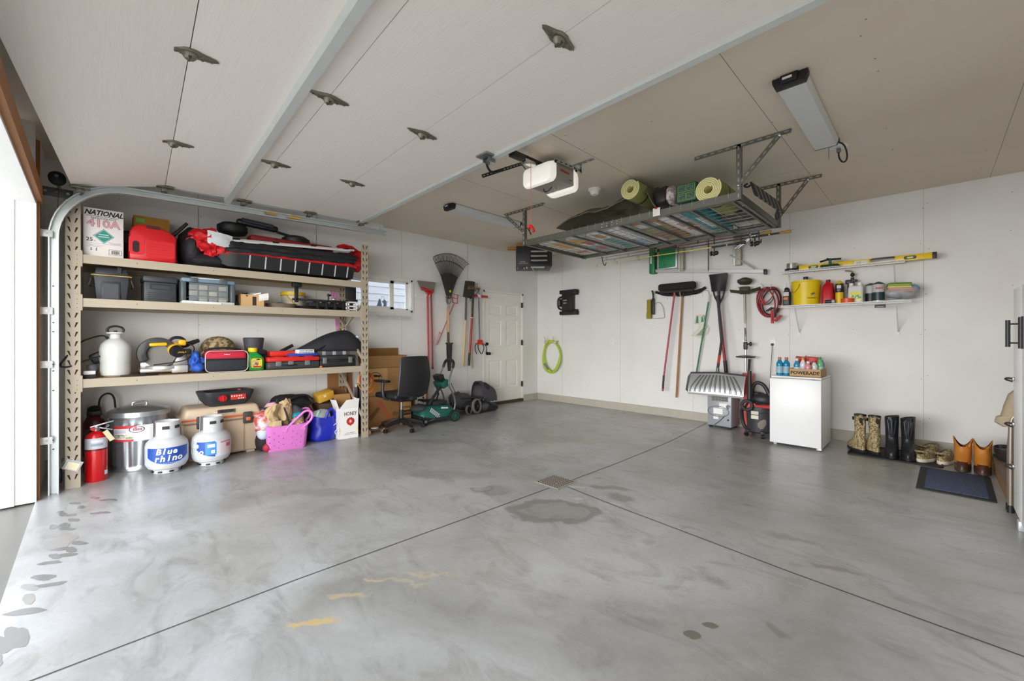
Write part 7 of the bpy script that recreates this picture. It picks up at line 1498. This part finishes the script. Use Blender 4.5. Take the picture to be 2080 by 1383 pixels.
g = G(); g.bx(-.06, .02, -.168, -.155, .28, .32, M('cfc9b8', .6)); g.bx(-.06, .02, -.166, -.153, .225, .27, M('d8d2c0', .6)); g.done('label_patch', t)
for a in (-2.3, -1.2, .5, 2.3):
    g = G(); c, s = cos(a), sin(a); g.box((c * .155, s * .155, .065), (.07, .05, .04), VB, rot=(0, 0, a), bev=.012); g.cyl((c * .18 - s * .015, s * .18 + c * .015, .025), (c * .18 + s * .015, s * .18 - c * .015, .025), .025, BLK, seg=16); g.done('caster', t)
t = BT('mini_fridge', 'white mini fridge with drinks on top by the boot mat', 'fridge', 4.49, -.56, 0)
FW = M('e9eaec', .32, var=.01); g = G(); g.bx(-.232, .24, -.22, .28, .02, .755, FW, bev=.006); g.bx(-.232, .24, -.25, .28, .757, .778, M('e2e3e5', .4), bev=.006); g.done('cabinet', t)
g = G(); g.bx(-.238, .24, -.285, -.225, .03, .752, FW, bev=.008); g.bx(-.1, .16, -.288, -.26, .748, .756, M('d8d9dc', .3), bev=.003); g.done('door', t)
g = G(); g.box((.225, -.25, .765), (.03, .06, .012), WHT, bev=.003); g.box((.225, -.25, .02), (.03, .05, .02), WHT, bev=.003); g.done('hinge', t)
for x in (-.2, .2):
    for y in (-.2, .24): g = G(); g.cyl((x, y, 0), (x, y, .022), .018, M('c8c8ca', .5), seg=12); g.done('foot', t)
FT = .780
def bottle(name, label, x, y, liquid, cap, h=.20, lab='dfe6ee', grp='drink bottles on the mini fridge', z=FT, r=.034):
    t = BT(name, label, 'bottle', x, y, z, grp)
    g = G(); g.lathe([(.001, 0), (r * .9, 0), (r, .01), (r, h * .45), (r * .92, h * .5), (r, h * .55), (r * .95, h * .68), (r * .45, h * .84), (r * .42, h * .88), (.001, h * .88)], M(liquid, .15, var=.03, coat=.4), seg=22); g.done('bottle_body', t)
    g = G(); g.lathe([(r * .48, h * .87), (r * .5, h * .88), (r * .5, h), (.001, h)], M(cap, .4), seg=16); g.done('cap', t)
    g = G(); g.lathe([(r * 1.012, h * .14), (r * 1.012, h * .5)], M(lab, .5, var=.2, sc=40), seg=22, caps=False); g.done('label_band', t)
    return t
bottle('drink_bottle', 'blue sports drink bottle at the fridge edge, farther from the tray', 4.325, -.73, '0d7ea8', 'b07048', .205, '8fb0c0')
bottle('drink_bottle', 'blue sports drink bottle standing right against the cardboard drink tray', 4.388, -.715, '0d7ea8', 'b07048', .205, '8fb0c0')
t = BT('drink_tray', 'low brown cardboard drink tray with black lettering on the mini fridge', 'tray', 4.575, -.62, FT)
g = G(); CBX = M('b5936a', .8)
for q in ((-.145, .145, -.17, -.167), (-.145, .145, .147, .15), (-.145, -.142, -.17, .15), (.142, .145, -.17, .15)): g.bx(*q, 0, .085, CBX)
g.bx(-.145, .145, -.17, .15, 0, .003, CBX); g.done('carton', t); g = G(); g.text('POWERADE', (0, -.1706, .04), .048, M('2a1f18', .7), bold=.0016, sx=1.02); g.done('lettering', t)
ZT = FT + .0035
for i, (x, y, c, cap, lb, h, lab) in enumerate(((4.485, -.70, '2a86b0', 'd8e0e8', 'c8dcea', .19, 'blue drink bottle with white cap at the tray corner'), (4.545, -.715, 'd8d4d6', 'd8882e', 'b8c4d4', .205, 'white milky bottle with orange cap in the drink tray'), (4.598, -.75, 'd88a94', 'e8e4e0', 'e0a8ae', .165, 'pink drink bottle at the front of the drink tray'), (4.645, -.70, 'cfd4da', 'c03a34', 'e6e8ea', .175, 'pale drink bottle with red cap in the drink tray'), (4.682, -.63, '6fc08a', '3a8a50', 'b8e0c4', .21, 'green drink bottle at the far end of the drink tray'), (4.685, -.545, '4a9ab4', 'cfe0e8', 'a8ccd8', .20, 'teal drink bottle at the rear of the drink tray'))):
    bottle('drink_bottle', lab, x, y, c, cap, h, lb, z=ZT, r=.031)
t = BT('snack_packets', 'red and black snack packets piled at the back of the drink tray', 'packets', 4.53, -.535, ZT)
for i in range(5): g = G(); g.box((-.04 + .03 * i, R.uniform(-.02, .04), .10 + R.uniform(0, .05)), (.10, .06, .13), M(('b8281e', '1d1a1c', 'c8402e', '8a1c1a', 'c8281e')[i], .4), rot=(R.uniform(-.3, .3), R.uniform(-.5, .5), R.uniform(-.5, .5)), bev=.008); g.done('packet', t)
# ---------------------------------------------------------------- boots, mats, step and white cabinet at the right end
t = BT('boot_tray', 'thin black rubber boot tray along the foot of the back wall', 'tray', 5.28, -.47, 0)
g = G(); P, Q = rrect(.70, .56, .05, 5), rrect(.67, .53, .04, 5)
g.loft([[(x, y, .0) for x, y in P], [(x, y, .014) for x, y in P], [(x, y, .014) for x, y in Q], [(x, y, .005) for x, y in Q]], M('222224', .7)); g.done('tray_body', t)
TZ = .0056
def foot(u, L, w, toe=0):
    """outline of a sole: u angle; heel at +y, toe at -y."""
    c, s = cos(u), sin(u)
    return (w / 2 * c * (1 - .12 * (s > 0)) * (1 + .05 * (s < 0)), (L * .36 if s > 0 else L * .64) * s * (abs(s) ** -.08 if abs(s) > .01 else 1))
def boot(label, x, y, rz, h, L, w, mat, sole, shaft_r, grp, name='rubber_boot', cat='boot', scallop=0, toe_mat=None, z=TZ, lean=0):
    t = BT(name, label, cat, x, y, z, grp, rz)
    n = 28; A = [2 * PI * i / n for i in range(n)]
    g = G(); g.loft([[(foot(a, L, w)[0] * k, foot(a, L, w)[1] * k, zz) for a in A] for zz, k in ((0, .97), (.005, 1.02), (.024, 1.02), (.03, 1.0))], sole); g.bx(-w * .38, w * .38, L * .1, L * .33, 0, .02, sole); g.done('sole', t)
    g = G(); rings = []
    rx, ry = shaft_r; yc = L * .12
    for f, zz in ((0, .028), (0, .05), (.12, .075), (.4, .10), (.72, .13), (.93, .165), (1, .21)) + tuple((1, .21 + (h - .21) * k) for k in (.25, .5, .75, .9, 1)):
        if zz > h: continue
        rg = []
        fl = max(0, (zz - .21) / max(.01, h - .21)); r1 = 1 + .12 * fl
        for a in A:
            fx, fy = foot(a, L * .98, w * .98); sx, sy = cos(a) * rx * r1, yc + sin(a) * ry * r1
            n_ = noise.noise(Vector((cos(a) * 2 + x * 9, sin(a) * 2, zz * 22))) * .006 * (1 if zz > .1 else .2)
            px, py = fx + (sx - fx) * f, fy + (sy - fy) * f
            dz = 0
            if scallop and zz > h - .04: dz = scallop * cos(2 * a) * min(1, (zz - h + .04) / .04)
            rg.append((px * (1 + n_ * 8) , py + n_ * 3 + lean * zz, zz + dz + (0 if zz < h - .001 or scallop else .012 * cos(a))))
        rings.append(rg)
    top = rings[-1]; c = Vector((0, yc + lean * h, 0))
    inner = [[Vector((c.x + (p[0] - c.x) * k, c.y + (p[1] - c.y) * k, p[2] - d)) for p in top] for k, d in ((.9, 0), (.86, min(.1, h * .5)))]
    g.loft(rings + inner[:1], mat, caps=False); g.loft([inner[0], inner[1]], M('2a2320', .9), caps=False); g.quad(inner[1], M('1d1917', .9)); g.done('boot_upper', t)
    if toe_mat:
        g = G(); g.loft([[(foot(a, L * 1.0, w * 1.03)[0] * k, min(-L * .2, foot(a, L, w)[1] * k), zz) for a in A] for zz, k in ((.028, 1.02), (.055, 1.0), (.085, .86), (.098, .5))], toe_mat); g.done('toe_cap', t)
    return t
CMO = M('b3a077', .7, col2='6d5f3e', sc=75); OLV = M('76663c', .7); SOL = M('1d1d22', .7); BKB = M('202226', .42, bump=.25, bsc=30)
for i, (x, lab) in enumerate(((5.0, 'tan camouflage rubber boot, the outer one at the tray end'), (5.115, 'tan camouflage rubber boot standing against the black boots'))):
    t = boot(lab, x, -.52, -2.55, .385, .27, .09, CMO, SOL, (.044, .048), 'camouflage boots on the tray'); 
    g = G(); g.box((.02, -.03, .34), (.02, .05, .035), BLK, bev=.004); g.done('pull_tab', t)
    g = G(); g.lathe([(.0505, .38), (.052, .385), (.0515, .394)], BLK, (0, .032, 0), seg=24, sy=1.08, caps=False); g.done('top_band', t)
for x, y, lab in ((5.265, -.53, 'tall black rubber boot next to the camouflage pair'), (5.385, -.53, 'tall black rubber boot beside the clogs')):
    t = boot(lab, x, y, .05, .40, .27, .108, BKB, SOL, (.050, .06), 'black rubber boots on the tray')
    g = G(); 
    for s in (-.03, 0, .03): g.tube([(s, -.055, .37), (s * .7, -.062, .26), (s * .3, -.055, .2)], .006, BKB, smooth=1, seg=6)
    g.done('shaft_rib', t)
def clog(label, x, y, rz, z=TZ, tilt=0):
    t = thing('foam_clog', label, 'clog', (x, y, z), rz, 'camouflage clogs', rot=(0, tilt, rz)); n = 28; A = [2 * PI * i / n for i in range(n)]; L, w = .27, .10
    g = G(); g.loft([[(foot(a, L, w)[0] * k, foot(a, L, w)[1] * k, zz) for a in A] for zz, k in ((0, .96), (.006, 1), (.03, 1.02), (.034, .98))], M('e0d6c6', .6)); g.done('sole', t)
    g = G(); g.loft([[(foot(a, L, w)[0] * k, foot(a, L, w)[1] * k * (1 if sin(a) < 0 else 1.0), zz + (.04 * max(0, -sin(a)) * (zz > .05))) for a in A] for zz, k in ((.032, 1.0), (.055, 1.0), (.075, .93), (.078, .84))], CMO, caps=False); g.loft([[(foot(a, L, w)[0] * .84, foot(a, L, w)[1] * .84, .074 + .04 * max(0, -sin(a))) for a in A], [(foot(a, L, w)[0] * .78, foot(a, L, w)[1] * .78, .036) for a in A]], M('7d6a4e', .8), caps=False); g.quad([(foot(a, L, w)[0] * .78, foot(a, L, w)[1] * .78, .036) for a in A], M('8a765a', .8))
    g.sph((0, -.09, .055), (.046, .075, .05), CMO, 20); g.done('upper', t)
    g = G(); g.tube([(-.05, .0, .08), (-.05, .06, .10), (0, .105, .105), (.05, .06, .10), (.05, .0, .08)], .009, CMO, smooth=2, seg=8); g.done('heel_strap', t)
clog('camouflage foam clog leaning on the other clog beside the black boots', 5.50, -.55, 2.75)
clog('camouflage foam clog nearer the cowboy boots, pale sole showing', 5.635, -.52, 2.9)
clog('camouflage foam clog squeezed behind the front pair at the black boots', 5.50, -.25, 2.6)
COW = M('c07828', .55, bump=.3, bsc=60, var=.15); CTOE = M('4a2c20', .4)
boot('short tan cowboy boot with dark toe, beside the clogs', 5.755, -.60, -.05, .245, .28, .104, COW, M('4a3a30', .6), (.058, .062), 'cowboy boots', 'cowboy_boot', scallop=.042, toe_mat=CTOE, z=0)
boot('short tan cowboy boot with dark toe, beside the wooden step', 5.876, -.62, -.05, .245, .28, .104, COW, M('4a3a30', .6), (.056, .062), 'cowboy boots', 'cowboy_boot', scallop=.042, toe_mat=CTOE, z=0)
t = BT('door_mat', 'dark blue ribbed floor mat with black border before the wooden step', 'mat', 5.685, -1.215, 0, rz=-.02)
g = G(); g.box((0, 0, .004), (.43, .80, .008), M('2a2a2c', .8), bev=.003); g.done('rubber_border', t); g = G(); g.box((.005, .005, .0085), (.345, .71, .007), M('56617f', .95, col2='3b4562', sc=90, stretch=(1, 2, 1), bump=.6, bsc=140), bev=.002); g.done('carpet_pile', t)
t = BT('wooden_step', 'low timber entry step by the white cabinet', 'step', 6.24, -.87, 0)
ST = M('6d5a48', .75, stretch=(20, 2, 20), var=.2); g = G()
for k in range(4): g.bx(-.30 + k * .15, -.155 + k * .15, -.83, .83, .105, .14, ST, bev=.003)
g.done('tread', t); g = G(); g.bx(-.295, -.26, -.83, .83, 0, .105, M('8a6a42', .7, stretch=(20, 2, 20), var=.2)); g.bx(.26, .295, -.83, .83, 0, .105, ST); g.done('stringer', t); g = G(); g.bx(-.26, .26, -.83, -.80, 0, .105, M('b88a52', .7, var=.2)); g.done('riser', t)
for x, y, lab in ((6.0, -.60, 'black shoe on the wooden step, outer one'), (6.13, -.58, 'black shoe on the wooden step, inner one')):
    boot(lab, x, y, .2, .10, .28, .10, M('2a2528', .6), SOL, (.05, .085), 'black shoes on the step', 'black_shoe', 'shoe', z=.1405)
t = BT('tube_frame_stool', 'folded step stool with bent tan tube legs between step and cabinet', 'stool', 5.95, -1.80, 0)
TT = M('8f8478', .35, .5)
for y, h, x1 in ((.0, .67, .5), (.055, .54, .5)):
    g = G(); g.tube([(-.012, y, .02), (-.012, y, h - .06), (.0, y, h), (.06, y, h + .02), (x1 - .05, y, h + .02), (x1, y, h - .05), (x1, y, .02)], .014, TT, smooth=2, seg=10); g.done('tube_leg', t)
    for x in (-.012, x1): g = G(); g.cyl((x, y, 0), (x, y, .05), .018, BLK, seg=12); g.done('rubber_foot', t)
g = G(); g.bx(.04, .46, .01, .045, .45, .49, TT, bev=.01); g.done('tread', t)
t = BT('tan_coat', 'tan coat sleeve hanging over the folded stool beside the cabinet', 'coat', 5.955, -1.76, .60)
TC = M('a3947c', .85, bump=.4, bsc=30); g = G()
g.loft([[(o + w * cos(a) * (1 + .12 * noise.noise(Vector((cos(a) * 2, sin(a) * 2, z * 8)))), .0 + .05 * sin(a) * (1 + .1 * noise.noise(Vector((z * 9, a, 0)))), z + .02 * cos(a)) for a in [2 * PI * i / 20 for i in range(20)]] for z, w, o in ((.0, .05, -.0), (.03, .078, -.01), (.07, .075, -.005), (.075, .062, .0), (.15, .055, .01), (.23, .045, .02), (.26, .03, .03))], TC); g.done('sleeve', t)
t = thing('storage_cabinet', 'tall white storage cabinet with black bar handles at the picture edge', 'cabinet', (6.26, -2.55, 0))
g = G(); CW = M('e9ecec', .35, var=.01); g.bx(-.295, .30, -.65, .65, .06, 1.53, CW, bev=.004); g.done('carcass', t)
for y0, y1, hy in ((.27, .647, .38), (-.24, .266, -.185), (-.648, -.244, -.3)):
    g = G(); g.bx(-.318, -.297, y0, y1, .065, 1.528, CW, bev=.003); d = g.done('door', t)
    g = G(); g.cyl((-.365, hy, 1.145), (-.365, hy, 1.315), .011, BLK, seg=10)
    for z in (1.17, 1.29): g.cyl((-.365, hy, z), (-.317, hy, z), .005, BLK, seg=8)
    g.done('bar_handle', d)
    g = G()
    for z in (.06,): g.box((-.31, hy, .03), (.03, .06, .06), M('c8ccd0', .4, .4), bev=.004)
    g.done('levelling_foot', t)
for z in (.93, .63, .35):
    g = G(); g.tube([(-.32, .62, z), (-.35, .62, z + .005), (-.36, .61, z - .005), (-.33, .58, z - .015)], .006, M('4a4a4e', .35, .6), smooth=1); g.box((-.322, .61, z), (.012, .05, .02), M('8a8a8e', .3, .7), bev=.002); g.done('latch', t)
# drain grate in the slab
t = BT('floor_drain', 'square perforated metal floor drain where the slab joints cross', 'drain', 3.33, -3.535, .001)
g = G(); g.bx(-.125, .125, -.125, .125, 0, .0025, M('a29b90', .6, 0, .2, 30)); g.done('frame', t)
g = G(); k = M('2a2725', .8)
for i in range(9):
    for j in range(9): x, y = -.1 + i * .025, -.1 + j * .025; g.cyl((x, y, .0025), (x, y, .0031), .0085, k, seg=6)
g.done('grate', t)
# ---------------------------------------------------------------- light and camera
w = bpy.data.worlds.new('sky'); SC.world = w; w.use_nodes = True
bg = w.node_tree.nodes['Background']; tcw = w.node_tree.nodes.new('ShaderNodeTexCoord')
sp = w.node_tree.nodes.new('ShaderNodeSeparateXYZ'); rmp = w.node_tree.nodes.new('ShaderNodeValToRGB')
w.node_tree.links.new(tcw.outputs['Generated'], sp.inputs[0]); w.node_tree.links.new(sp.outputs['Z'], rmp.inputs[0]); w.node_tree.links.new(rmp.outputs[0], bg.inputs['Color'])
rmp.color_ramp.elements[0].color = (1, .99, .97, 1); rmp.color_ramp.elements[1].color = (.23, .25, .28, 1); rmp.color_ramp.elements[1].position = .5
bg.inputs['Strength'].default_value = SKY
la = bpy.data.lights.new('door_daylight', 'AREA'); la.shape = 'RECTANGLE'; la.size = OX1 - OX0; la.size_y = OZ; la.cycles.is_portal = True
lo = bpy.data.objects.new('door_daylight', la); COL.objects.link(lo); lo.location = ((OX0 + OX1) / 2, FY - .2, OZ / 2); lo.rotation_euler = (-PI / 2, 0, PI)
cam = bpy.data.cameras.new('camera'); co = bpy.data.objects.new('camera', cam); COL.objects.link(co)
co.location = CAM; co.rotation_euler = (PI / 2, 0, PI / 4); cam.sensor_width = 36; cam.lens = FPX / 2080 * 36; cam.shift_y = -4.5 / 2080; cam.clip_start = .03
SC.camera = co
SC.view_settings.view_transform = 'Standard'; SC.view_settings.look = 'None'; SC.view_settings.gamma = 1; SC.view_settings.exposure = EXPO
SC.cycles.diffuse_bounces = 8; SC.cycles.max_bounces = 14; SC.cycles.use_denoising = True
